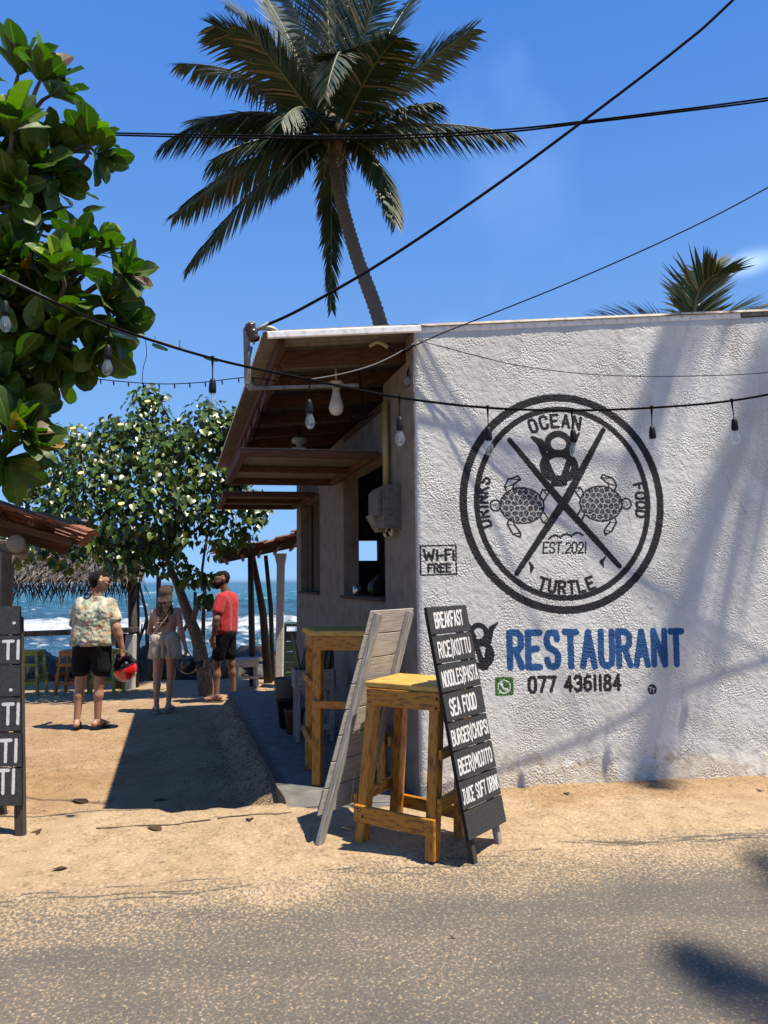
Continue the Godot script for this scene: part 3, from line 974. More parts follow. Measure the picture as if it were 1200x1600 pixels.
func paint_wall() -> Array:
	var hw := TEX_W / 2
	var hh := TEX_H / 2
	var blot := noise_bytes(81, 0.008, hw, hh, 5, FastNoiseLite.TYPE_SIMPLEX_SMOOTH, false)
	var fine := noise_bytes(82, 0.06, hw, hh, 3, FastNoiseLite.TYPE_SIMPLEX_SMOOTH, false)
	var patches := noise_bytes(86, 0.006, hw, hh, 2, FastNoiseLite.TYPE_CELLULAR, false)
	var run_im := Image.create_from_data(hw, hh, false, Image.FORMAT_L8, noise_bytes(87, 0.03, hw, hh, 3, FastNoiseLite.TYPE_SIMPLEX_SMOOTH, false)).get_region(Rect2i(0, 0, hw, 64))
	run_im.resize(hw, hh, Image.INTERPOLATE_CUBIC)
	var runs := run_im.get_data()
	var small := PackedByteArray()
	small.resize(hw * hh * 3)
	for y in hh:
		var h := 3.3 - y * 2.0 / PPM
		for x in hw:
			var i := y * hw + x
			var b := blot[i] / 255.0
			var f := fine[i] / 255.0
			var c := Color(0.51, 0.505, 0.462).lerp(Color(0.61, 0.61, 0.568), clampf(b * 1.4 - 0.2, 0.0, 1.0))
			c = c.lerp(Color(0.50, 0.475, 0.43), clampf((f - 0.62) * 1.6, 0.0, 0.4))
			# repainted patches and rain stains running down from the roof edge
			var patch := patches[i] / 255.0
			if patch > 0.62: c = c.lerp(Color(0.645, 0.645, 0.602), 0.5)
			var run := runs[i] / 255.0
			c = c.lerp(Color(0.42, 0.40, 0.35), clampf((run - 0.60) * 2.6, 0.0, 0.45) * clampf((h - 1.9) / 1.0, 0.0, 1.0) * (0.5 + f))
			# splashed sand along the foot, ragged upper outline
			var splash := clampf((0.16 + (b - 0.5) * 0.35 + (f - 0.5) * 0.16 - h) * 9.0, 0.0, 1.0)
			if splash > 0.0: c = c.lerp(Color(0.40, 0.32, 0.21), splash * (0.35 + 0.4 * f))
			c = srgb(c)
			small[i * 3] = int(c.r * 255); small[i * 3 + 1] = int(c.g * 255); small[i * 3 + 2] = int(c.b * 255)
	var im := Image.create_from_data(hw, hh, false, Image.FORMAT_RGB8, small)
	im.resize(TEX_W, TEX_H, Image.INTERPOLATE_BILINEAR)
	var buf := im.get_data()
	var grain := noise_bytes(83, 0.12, 1024, 1024, 2)
	# hairline cracks in the render
	for k in 9:
		var p := Vector2(rng.randf_range(60, 1300), rng.randf_range(120, 1380))
		var dir := Vector2.from_angle(rng.randf_range(0.9, 2.2))
		for q in rng.randi_range(14, 40):
			dir = dir.rotated(rng.randf_range(-0.6, 0.6)).lerp(Vector2.DOWN, 0.05).normalized()
			dab(buf, TEX_W, TEX_H, p, p + dir * 7.0, 0.7, srgb(Color(0.26, 0.24, 0.21)), grain, 0.9)
			p += dir * 7.0
	var ink := srgb(Color(0.012, 0.012, 0.015))
	var pale := srgb(Color(0.50, 0.49, 0.48))
	var blue := srgb(Color(0.012, 0.07, 0.20))
	# emblem: two rings
	var c := wpx(Vector2(1.018, 1.826))
	ring(buf, c, 0.700 * PPM, 0.716 * PPM, 0.026 * PPM, ink, grain, 0, TAU, 120)
	ring(buf, c, 0.608 * PPM, 0.636 * PPM, 0.0195 * PPM, ink, grain, 0, TAU, 120)
	# crossed boards
	brush(buf, [wpx(Vector2(0.648, 2.243)), wpx(Vector2(0.996, 1.832)), wpx(Vector2(1.398, 1.400))], [7.5, 12.0, 8.0], ink, grain)
	brush(buf, [wpx(Vector2(1.321, 2.329)), wpx(Vector2(1.038, 1.858)), wpx(Vector2(0.671, 1.355))], [7.5, 13.0, 7.5], ink, grain)
	brush(buf, [wpx(Vector2(0.762, 1.430)), wpx(Vector2(0.779, 1.396)), wpx(Vector2(0.769, 1.358))], [2.0, 6.5, 1.5], ink, grain)
	brush(buf, [wpx(Vector2(1.303, 1.461)), wpx(Vector2(1.270, 1.427)), wpx(Vector2(1.287, 1.392))], [2.0, 6.0, 1.5], ink, grain)
	# the eight with a V through it
	ring(buf, wpx(Vector2(0.992, 2.224)), 0.078 * PPM, 0.068 * PPM, 0.0225 * PPM, ink, grain, 0, TAU, 40)
	ring(buf, wpx(Vector2(0.991, 2.071)), 0.112 * PPM, 0.088 * PPM, 0.026 * PPM, ink, grain, 0, TAU, 48)
	brush(buf, [wpx(Vector2(0.806, 2.264)), wpx(Vector2(0.864, 2.230)), wpx(Vector2(0.892, 2.130)), wpx(Vector2(0.943, 1.996))], [5.0, 12.0, 8.0, 11.0], ink, grain)
	brush(buf, [wpx(Vector2(1.142, 2.298)), wpx(Vector2(1.093, 2.235)), wpx(Vector2(1.071, 2.134)), wpx(Vector2(1.025, 1.997))], [3.0, 11.0, 8.0, 11.0], ink, grain)
	brush(buf, [wpx(Vector2(0.950, 1.957)), wpx(Vector2(1.023, 1.958))], [10.0, 10.0], ink, grain)
	# words round the ring
	var mid := c
	write_arc(buf, TEX_W, TEX_H, "OCEAN", mid, 0.515 * PPM, 95.0, false, 21.0, 37.0, 12.0, 4.6, ink, grain)
	write_arc(buf, TEX_W, TEX_H, "DRINKS", mid, 0.535 * PPM, 180.0, false, 17.5, 33.0, 9.5, 4.2, ink, grain)
	write_arc(buf, TEX_W, TEX_H, "FOOD", mid, 0.525 * PPM, 2.0, false, 18.0, 31.0, 8.0, 4.3, ink, grain)
	write_arc(buf, TEX_W, TEX_H, "TURTLE", mid, 0.605 * PPM, 270.0, true, 19.0, 34.0, 13.5, 4.6, ink, grain)
	# little wave and the year
	var wave := []
	for k in 25:
		var t := k / 24.0
		wave.append(wpx(Vector2(0.902, 1.591)).lerp(wpx(Vector2(1.144, 1.617)), t) + Vector2(0, -absf(sin(t * PI * 3.0)) * 9.0 + 4.0))
	trace(buf, wave, 3.0, ink, grain)
	write(buf, TEX_W, TEX_H, "EST.2021", wpx(Vector2(0.858, 1.489)), Vector2(1, 0.0), 15.5, 31.0, 4.6, 2.5, ink, grain, 0.12, 0.3)
	paint_turtle(buf, wpx(Vector2(0.720, 1.804)), -1.0, ink, pale, grain)
	paint_turtle(buf, wpx(Vector2(1.286, 1.821)), 1.0, ink, pale, grain)
	# free wireless sign
	var a := wpx(Vector2(0.026, 1.538))
	var b := wpx(Vector2(0.262, 1.355))
	trace(buf, [a, Vector2(b.x, a.y - 2), b, Vector2(a.x, b.y + 2), a], 2.2, ink, grain)
	var wx := write(buf, TEX_W, TEX_H, "W", Vector2(a.x + 10, a.y + 40), Vector2(1, -0.01), 22.0, 29.0, 7.0, 4.0, ink, grain)
	wx += write(buf, TEX_W, TEX_H, "i-", Vector2(a.x + 10 + wx, a.y + 40), Vector2(1, -0.01), 15.0, 29.0, 6.0, 4.0, ink, grain)
	wx += write(buf, TEX_W, TEX_H, "F", Vector2(a.x + 12 + wx, a.y + 40), Vector2(1, -0.01), 15.0, 29.0, 6.0, 4.0, ink, grain)
	write(buf, TEX_W, TEX_H, "i", Vector2(a.x + 12 + wx, a.y + 40), Vector2(1, -0.01), 15.0, 29.0, 6.0, 4.0, ink, grain)
	write(buf, TEX_W, TEX_H, "FREE", Vector2(a.x + 22, a.y + 75), Vector2(1, -0.01), 12.5, 22.0, 5.5, 3.2, ink, grain)
	# the name
	ring(buf, wpx(Vector2(0.402, 0.972)), 0.052 * PPM, 0.052 * PPM, 0.017 * PPM, ink, grain, 0, TAU, 28)
	ring(buf, wpx(Vector2(0.420, 0.835)), 0.068 * PPM, 0.072 * PPM, 0.018 * PPM, ink, grain, 0, TAU, 28)
	brush(buf, [wpx(Vector2(0.532, 1.038)), wpx(Vector2(0.488, 1.0)), wpx(Vector2(0.462, 0.88)), wpx(Vector2(0.445, 0.755))], [2.0, 8.0, 6.5, 9.0], ink, grain)
	brush(buf, [wpx(Vector2(0.34, 1.03)), wpx(Vector2(0.37, 0.95)), wpx(Vector2(0.43, 0.755))], [3.0, 7.0, 9.0], ink, grain)
	var rw := (1.815 - 0.595) * PPM
	var gap := 21.0
	write(buf, TEX_W, TEX_H, "RESTAURANT", wpx(Vector2(0.607, 0.748)), Vector2(1, 0.012), (rw - gap * 9.0) / 10.0, 0.222 * PPM, gap, 10.0, blue, grain, 0.0, 1.0, 0.1)
	# telephone badge and number
	var g0 := wpx(Vector2(0.566, 0.628))
	var green := srgb(Color(0.045, 0.13, 0.028))
	for k in range(-21, 22, 4): dab(buf, TEX_W, TEX_H, g0 + Vector2(-21, k), g0 + Vector2(21, k), 6.5, green, grain)
	var chalk := srgb(Color(0.62, 0.64, 0.58))
	ring(buf, g0, 18, 18, 1.7, chalk, grain, 0, TAU, 30)
	dab(buf, TEX_W, TEX_H, g0 + Vector2(-16, 18), g0 + Vector2(-10, 11), 1.7, chalk, grain)
	brush(buf, [g0 + Vector2(-8, -9), g0 + Vector2(-6, -1), g0 + Vector2(1, 7), g0 + Vector2(9, 9)], [4.0, 2.6, 2.6, 4.0], chalk, grain)
	write(buf, TEX_W, TEX_H, "077 4361184", wpx(Vector2(0.733, 0.588)), Vector2(1, 0.008), 20.0, 41.0, 10.0, 4.9, ink, grain, 0.0, 0.4)
	# painter's mark
	var tt := wpx(Vector2(1.598, 0.574))
	dab(buf, TEX_W, TEX_H, tt, tt, 15.0, ink, grain)
	write(buf, TEX_W, TEX_H, "T", tt + Vector2(-10, 6), Vector2(1, 0), 9.0, 12.0, 2.0, 1.5, pale, grain, 0.1)
	write(buf, TEX_W, TEX_H, "T", tt + Vector2(0, 9), Vector2(1, 0), 9.0, 11.0, 2.0, 1.5, pale, grain, 0.1)
	# rough render: pits and trowelled grains
	var r1 := noise_bytes(84, 0.13, TEX_W, TEX_H, 3, FastNoiseLite.TYPE_SIMPLEX_SMOOTH, false)
	# trowelled places are smoother, thrown places rougher
	var r2 := noise_bytes(85, 0.035, TEX_W, TEX_H, 3, FastNoiseLite.TYPE_SIMPLEX_SMOOTH, false)
	var r3 := noise_bytes(88, 0.006, TEX_W, TEX_H, 3, FastNoiseLite.TYPE_SIMPLEX_SMOOTH, false)
	for i in TEX_W * TEX_H:
		var amount := clampf((r3[i] - 70) / 110.0, 0.18, 1.0)
		r1[i] = clampi(int(128.0 + (r1[i] - 128) * amount * 0.8 + (r2[i] - 128) * 0.22), 0, 255)
	return [tex(buf, TEX_W, TEX_H), tex(r1, TEX_W, TEX_H, Image.FORMAT_L8)]

func build_restaurant() -> void:
	var b := thing("restaurant_building", "white plastered beach restaurant with painted round emblem and low corrugated roof", "building", CORNER)
	var painted := paint_wall()
	var plaster := StandardMaterial3D.new()
	plaster.albedo_texture = painted[0]
	plaster.roughness = 0.92
	plaster.heightmap_enabled = true
	plaster.heightmap_texture = painted[1]
	plaster.heightmap_scale = 1.0
	# road front: a rough skin over the wall, the painted parts cut out of the same skin
	var coarse := FastNoiseLite.new()
	coarse.seed = 12
	coarse.frequency = 11.0
	coarse.fractal_octaves = 3
	var ss := spaced([0.0, 0.0135, 2.8, 0.05, 4.6])
	var rows := 236
	var nx := ss.size()
	var v := PackedVector3Array()
	var uv := PackedVector2Array()
	for j in rows + 1:
		for i in nx:
			var s := ss[i]
			var h := lerpf(-0.14, wall_top(s) - 0.02, float(j) / rows)
			var out := 0.012 + coarse.get_noise_2d(s, h) * 0.0014 + coarse.get_noise_2d(s * 3.4, h * 3.4) * 0.0022 * (1.0 + coarse.get_noise_2d(s * 0.5, h * 0.5 + 7.0) * 1.2) + coarse.get_noise_2d(s * 0.1, h * 0.1) * 0.005
			if i == 0 or j == rows: out = -0.004
			elif i == 1: out *= 0.45
			if h < 0.12: out += 0.02 * (0.12 - h) / 0.2 + coarse.get_noise_2d(s * 0.4, 9.0) * 0.012
			v.append(on_wall(s + (0.004 if i == 0 else 0.0), h, out))
			uv.append(Vector2(s * PPM / TEX_W, (3.3 - h) * PPM / TEX_H))
	var shares := {"front_wall": PackedInt32Array(), "painted_emblem": PackedInt32Array(), "painted_name": PackedInt32Array(), "painted_wireless_sign": PackedInt32Array()}
	for j in rows:
		for i in nx - 1:
			var p := Vector2(ss[i], lerpf(-0.14, wall_top(ss[i]) - 0.02, (j + 0.5) / rows))
			var which := "front_wall"
			if Vector2((p.x - 1.018) / 0.73, (p.y - 1.826) / 0.745).length() < 1.0: which = "painted_emblem"
			elif p.x > 0.31 and p.x < 1.86 and p.y > 0.53 and p.y < 1.06: which = "painted_name"
			elif p.x > 0.012 and p.x < 0.285 and p.y > 1.335 and p.y < 1.56: which = "painted_wireless_sign"
			var a := j * nx + i
			shares[which].append_array([a, a + nx, a + 1, a + 1, a + nx, a + nx + 1])
	# normals once for the whole skin so that the cuts do not show
	var nrm := PackedVector3Array()
	for j in rows + 1:
		for i in nx:
			var l := v[j * nx + maxi(i - 1, 0)]
			var r := v[j * nx + mini(i + 1, nx - 1)]
			var d := v[maxi(j - 1, 0) * nx + i]
			var t := v[mini(j + 1, rows) * nx + i]
			nrm.append((r - l).cross(t - d).normalized())
	var arrays := []
	arrays.resize(Mesh.ARRAY_MAX)
	arrays[Mesh.ARRAY_VERTEX] = v
	arrays[Mesh.ARRAY_NORMAL] = nrm
	arrays[Mesh.ARRAY_TEX_UV] = uv
	var said := {"front_wall": "", "painted_emblem": "black ring emblem with crossed surfboards, two turtles and an eight", "painted_name": "blue painted word RESTAURANT above a phone number", "painted_wireless_sign": "boxed Wi-Fi FREE notice painted by the corner"}
	for k in shares:
		var am := ArrayMesh.new()
		var part_arrays := arrays.duplicate()
		part_arrays[Mesh.ARRAY_INDEX] = shares[k]
		am.add_surface_from_arrays(Mesh.PRIMITIVE_TRIANGLES, part_arrays)
		var o := part(k, am, plaster, b)
		if said[k] != "": o.set_meta("label", said[k])
	# body of the front wall
	var t0 := SIDE_DIR * 0.155
	var body := hexa([on_wall(0, -0.3), on_wall(4.6, -0.3), on_wall(4.6, -0.3) + t0, on_wall(0, -0.3) + t0],
		[on_wall(0, wall_top(0) - 0.02), on_wall(4.6, wall_top(4.6) - 0.02), on_wall(4.6, wall_top(4.6) - 0.02) + t0, on_wall(0, wall_top(0) - 0.02) + t0])
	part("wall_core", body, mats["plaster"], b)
	# side wall towards the path, with two hatches
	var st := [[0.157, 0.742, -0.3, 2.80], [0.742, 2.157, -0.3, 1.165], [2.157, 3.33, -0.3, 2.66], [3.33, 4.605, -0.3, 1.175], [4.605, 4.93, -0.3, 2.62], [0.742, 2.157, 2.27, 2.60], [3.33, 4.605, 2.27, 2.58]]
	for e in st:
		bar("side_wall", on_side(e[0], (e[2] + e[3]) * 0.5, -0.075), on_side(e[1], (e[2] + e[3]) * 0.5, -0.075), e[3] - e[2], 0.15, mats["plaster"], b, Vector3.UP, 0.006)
	bar("window_sill", on_side(0.75, 1.178, -0.06), on_side(2.15, 1.178, -0.06), 0.024, 0.20, mats["dark_wood0"], b)
	bar("window_sill", on_side(3.34, 1.186, -0.06), on_side(4.6, 1.186, -0.06), 0.022, 0.20, mats["dark_wood1"], b)
	# closed brown shutters standing in the second hatch
	bar("shutter_panel", on_side(3.36, 1.73, -0.11), on_side(4.28, 1.73, -0.11), 1.06, 0.02, mats["dark_wood2"], b)
	bar("shutter_panel", on_side(4.30, 1.70, -0.09), on_side(4.59, 1.70, -0.09), 1.0, 0.02, mats["dark_wood1"], b)
	# inner room
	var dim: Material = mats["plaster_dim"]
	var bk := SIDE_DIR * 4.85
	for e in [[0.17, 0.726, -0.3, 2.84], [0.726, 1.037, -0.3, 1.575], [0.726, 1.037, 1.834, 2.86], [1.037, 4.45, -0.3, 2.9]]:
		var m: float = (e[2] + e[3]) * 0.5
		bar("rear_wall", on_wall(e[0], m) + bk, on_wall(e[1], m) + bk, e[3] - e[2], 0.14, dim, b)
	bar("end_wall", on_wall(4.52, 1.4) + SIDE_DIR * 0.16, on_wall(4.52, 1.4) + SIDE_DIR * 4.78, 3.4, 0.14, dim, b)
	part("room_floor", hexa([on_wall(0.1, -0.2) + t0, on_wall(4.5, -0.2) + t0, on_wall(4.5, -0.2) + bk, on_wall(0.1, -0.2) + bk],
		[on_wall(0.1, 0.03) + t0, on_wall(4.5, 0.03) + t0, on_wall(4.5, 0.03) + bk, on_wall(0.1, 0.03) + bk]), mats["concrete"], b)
	# roof: corrugated sheet, ridges running down to the path side
	var rv := PackedVector3Array()
	var ri := PackedInt32Array()
	var nt := 5 * 13 * 8
	for k in nt + 1:
		var t := lerpf(-0.03, 4.98, float(k) / nt)
		var wave := cos(t / 0.077 * TAU) * 0.0145
		for e in [[-0.98 - 0.03 * t / 4.98, 0.0], [4.62, 0.0], [-0.98 - 0.03 * t / 4.98, 0.0035], [4.62, 0.0035]]:
			rv.append(roof_at(e[0], t, -0.007 - wave - e[1]))
	for k in nt:
		var a := k * 4
		ri.append_array([a, a + 1, a + 4, a + 1, a + 5, a + 4, a + 2, a + 6, a + 3, a + 3, a + 6, a + 7, a, a + 4, a + 2, a + 2, a + 4, a + 6, a + 1, a + 3, a + 5, a + 3, a + 7, a + 5])
	var sheet_part := part("roof_sheet", mesh_of(rv, ri, false), mats["zinc"], b)
	sheet_part.set_meta("label", "dull corrugated metal roof sheet with wavy open edge")
	# the sheet over the path reaches a little further out than the wall
	part("eave_sheet", hexa([roof_at(-0.965, -0.15, 0.042), roof_at(0.0, -0.15, 0.042), roof_at(0.0, -0.028, -0.002), roof_at(-0.975, -0.028, -0.002)],
		[roof_at(-0.965, -0.15, 0.036), roof_at(0.0, -0.15, 0.036), roof_at(0.0, -0.028, -0.008), roof_at(-0.975, -0.028, -0.008)]), mats["zinc"], b)
	bar("roof_edge_trim", roof_at(-0.97, -0.155, 0.060), roof_at(0.005, -0.155, 0.062), 0.044, 0.024, mats["white_trim"], b, Vector3.UP, 0.010)
	bar("roof_edge_trim", roof_at(0.008, 0.0, 0.018), roof_at(2.42, 0.0, 0.016), 0.046, 0.034, mats["white_trim"], b, Vector3.UP, 0.014)
	bar("roof_edge_trim", roof_at(2.425, 0.0, 0.010), roof_at(4.62, 0.0, 0.010), 0.036, 0.04, mats["zinc"], b)
	# rafters, purlin at the eave, plate on the side wall
	var k := 0
	for t in [0.28, 0.86, 1.42, 2.02, 2.62, 3.2, 3.85, 4.5]:
		bar("rafter", roof_at(-0.83, t, 0.085), roof_at(1.6, t, 0.085), 0.105 if k % 3 != 1 else 0.09, 0.05, mats["rafter" + str(k % 3)], b)
		k += 1
	bar("eave_purlin", roof_at(-0.855, 0.05, 0.060), roof_at(-0.855, 4.9, 0.060), 0.085, 0.045, mats["rafter2"], b)
	bar("wall_plate", on_side(0.75, 2.655, -0.06), on_side(4.9, 2.64, -0.06), 0.09, 0.06, mats["rafter0"], b)
	for t in [0.58, 1.13, 1.72, 2.33, 2.9]:
		bar("blocking", roof_at(-0.84, t - 0.24, 0.137), roof_at(-0.835, t + 0.2, 0.152), 0.07, 0.04, mats["rafter" + str(k % 3)], b)
		k += 1
	# two hinged flaps held level over the hatches
	for e in [[0.79, 2.45, 2.262, 1.06], [3.42, 4.88, 2.262, 1.02]]:
		var flap := part("hatch_flap", hexa([on_side(e[0], e[2] + 0.030, 0.02), on_side(e[1], e[2] + 0.030, 0.02), on_side(e[1], e[2] + 0.016, e[3]), on_side(e[0], e[2] + 0.016, e[3])],
			[on_side(e[0], e[2] + 0.034, 0.02), on_side(e[1], e[2] + 0.034, 0.02), on_side(e[1], e[2] + 0.020, e[3]), on_side(e[0], e[2] + 0.020, e[3])]), mats["zinc"], b)
		flap.set_meta("label", "metal hatch flap in a brown timber frame, propped level")
		bar("frame_rail", on_side(e[0] + 0.03, e[2], 0.03), on_side(e[0] + 0.03, e[2] - 0.012, e[3]), 0.052, 0.06, mats["rafter2"], flap)
		bar("frame_rail", on_side(e[1] - 0.03, e[2], 0.03), on_side(e[1] - 0.03, e[2] - 0.012, e[3]), 0.052, 0.06, mats["rafter1"], flap)
		bar("frame_rail", on_side((e[0] + e[1]) * 0.5, e[2], 0.03), on_side((e[0] + e[1]) * 0.5, e[2] - 0.012, e[3]), 0.048, 0.05, mats["rafter0"], flap)
		bar("frame_rail", on_side(e[0] + 0.065, e[2], 0.05), on_side(e[1] - 0.065, e[2], 0.05), 0.052, 0.05, mats["rafter2"], flap)
		bar("frame_rail", on_side(e[0] + 0.065, e[2] - 0.012, e[3] - 0.03), on_side(e[1] - 0.065, e[2] - 0.012, e[3] - 0.03), 0.052, 0.055, mats["rafter1"], flap)
		for t in [e[0] + 0.35, e[1] - 0.4]:
			part("stay_wire", tube_mesh([on_side(t, e[2] + 0.02, e[3] - 0.1), roof_at(-0.82, t + 0.1, 0.1)], [0.004, 0.004], 5), mats["cable"], flap)

func build_platform() -> void:
	var b := thing("concrete_platform", "low grey concrete slab along the shaded side of the restaurant", "platform", Vector3(-0.9, 0, -6.8))
	var xs := 10
	var v := PackedVector3Array()
	var idx := PackedInt32Array()
	var n := 46
	# slab with an uneven trowelled top and worn edge
	for j in n + 1:
		var d := lerpf(4.42, 9.45, float(j) / n)
		for i in xs + 1:
			var x0 := platform_edge_x(d) + rng.randf_range(-0.008, 0.008)
			var x1 := CORNER.x - 0.281 * (d - 4.77) + 0.06
			var x := lerpf(x0, x1, float(i) / xs)
			v.append(Vector3(x, -0.045 + lumps.get_noise_2d(x * 6.0, d * 6.0) * 0.006 - (0.006 if i == 0 else 0.0), -d))
	for j in n:
		for i in xs:
			var a := j * (xs + 1) + i
			idx.append_array([a, a + xs + 1, a + 1, a + 1, a + xs + 1, a + xs + 2])
	# vertical skirt
	var rim := []
	for j in n + 1: rim.append(j * (xs + 1))
	var rim2 := []
	for i in xs + 1: rim2.append(i)
	for line in [rim, rim2]:
		for q in line.size() - 1:
			var a: Vector3 = v[line[q]]
			var c: Vector3 = v[line[q + 1]]
			var base := v.size()
			v.append_array([a, c, c + Vector3(0, -0.3, 0), a + Vector3(0, -0.3, 0)])
			idx.append_array([base, base + 1, base + 2, base, base + 2, base + 3])
	var o := part("slab", mesh_of(v, idx, true), mats["concrete"], b)
	o.set_meta("label", "trowelled slab top")

# ================================================================ huts and shelters
# curved clay tile, length along x (down the slope), width along z
func tile_mesh(l: float, w: float, sag := 0.03) -> ArrayMesh:
	var key := "tile%.3f_%.3f" % [l, w]
	if cache.has(key): return cache[key]
	var v := PackedVector3Array()
	var idx := PackedInt32Array()
	var n := 6
	for e in 2:
		for lay in 2:
			for k in n + 1:
				var t := float(k) / n
				var y := sin(t * PI) * sag + (0.014 if lay == 1 else 0.0) + (0.012 if k == n else 0.0)
				v.append(Vector3((e - 0.5) * l, y, (t - 0.5) * w))
	var at := func(e: int, lay: int, k: int) -> int: return (e * 2 + lay) * (n + 1) + k
	var c := Vector3(0, 0.02, 0)
	for k in n:
		face(idx, v, [at.call(0, 1, k), at.call(1, 1, k), at.call(1, 1, k + 1), at.call(0, 1, k + 1)], Vector3(0, -1, 0))
		face(idx, v, [at.call(0, 0, k), at.call(1, 0, k), at.call(1, 0, k + 1), at.call(0, 0, k + 1)], Vector3(0, 1, 0))
		for e in 2: face(idx, v, [at.call(e, 0, k), at.call(e, 1, k), at.call(e, 1, k + 1), at.call(e, 0, k + 1)], c)
	for k in [0, n]: face(idx, v, [at.call(0, 0, k), at.call(1, 0, k), at.call(1, 1, k), at.call(0, 1, k)], c)
	var m := mesh_of(v, idx, false)
	cache[key] = m
	return m

func build_tiled_hut() -> void:
	var base := Vector3(-3.0, -0.02, -5.6)
	var b := thing("tiled_hut", "small open hut with red clay tile roof and beige post by the path", "hut", base)
	var edge := Vector3(-2.117, 1.662, -5.200)        # lowest near corner of the roof
	var slope := Vector3(-0.958, 0.287, 0.0)   # up the slope
	var along := Vector3(-0.42, 0, -0.9075)     # along the eave, away from the road
	var normal := Vector3(0.287, 0.958, 0)
	var tile := tile_mesh(0.40, 0.24)
	for col in 9:
		for row in 7:
			var at := edge + slope * (0.14 + row * 0.325) + along * (0.09 + col * 0.225) + normal * (0.028 + rng.randf_range(-0.004, 0.006) + (0.006 if col % 2 else 0.0))
			if col == 0 and row == 0: at += slope * -0.01
			var basis := Basis(-slope, normal, (-slope).cross(normal)).rotated(normal, rng.randf_range(-0.03, 0.03)).rotated(along, 0.05 + rng.randf_range(-0.015, 0.015))
			part("tile", tile, pick("clay_tile"), b, Transform3D(basis, at))
	# a loose pale tile lying on the eave
	var loose := part("tile", tile_mesh(0.13, 0.10), mats["meter_grey"], b, Transform3D(Basis(-slope, normal, (-slope).cross(normal)), edge + slope * 0.06 + along * 0.22 + normal * 0.085))
	loose.set_meta("label", "grey offcut of tile lying on the eave")
	# battens, rafters, log beam and post under the tiles
	for k in 4:
		var o := slope * (0.06 + 0.325 * k)
		bar("batten", edge + o + along * 0.02 - normal * 0.012, edge + o + along * 2.0 - normal * 0.012, 0.028, 0.045, mats["rafter" + str(k % 3)], b, normal)
	for k in 5:
		var o := along * (0.34 + 0.42 * k) - normal * 0.055
		bar("rafter", edge + o + slope * 0.05, edge + o + slope * 2.1, 0.055, 0.045, mats["rafter" + str((k + 1) % 3)], b, normal)
	var log_at := Vector3(-2.718, 1.622, -5.450)
	part("log_beam", tube_mesh([log_at, log_at + along * 0.01, log_at + along * 2.0], [0.052, 0.066, 0.06], 14), mats["weathered1"], b)
	var post_top := Vector3(-2.850, 1.565, -5.500)
	bar("post", Vector3(post_top.x - 0.03, post_top.y, post_top.z), Vector3(post_top.x - 0.03, -0.30, post_top.z), 0.15, 0.15, mats["plaster"], b, Vector3.FORWARD)
	bar("capital", Vector3(post_top.x - 0.05, post_top.y + 0.03, post_top.z + 0.02), Vector3(post_top.x - 0.05, post_top.y + 0.01, post_top.z - 0.2), 0.06, 0.26, mats["plaster"], b)
	bar("post", Vector3(post_top.x - 0.85, 1.75, -7.2), Vector3(post_top.x - 0.85, -0.34, -7.2), 0.14, 0.14, mats["plaster"], b, Vector3.FORWARD)
	bar("post", Vector3(-4.6, 2.3, -5.5), Vector3(-4.6, -0.3, -5.5), 0.14, 0.14, mats["plaster"], b, Vector3.FORWARD)
	bar("post", Vector3(-4.75, 2.3, -7.4), Vector3(-4.75, -0.34, -7.4), 0.14, 0.14, mats["plaster"], b, Vector3.FORWARD)

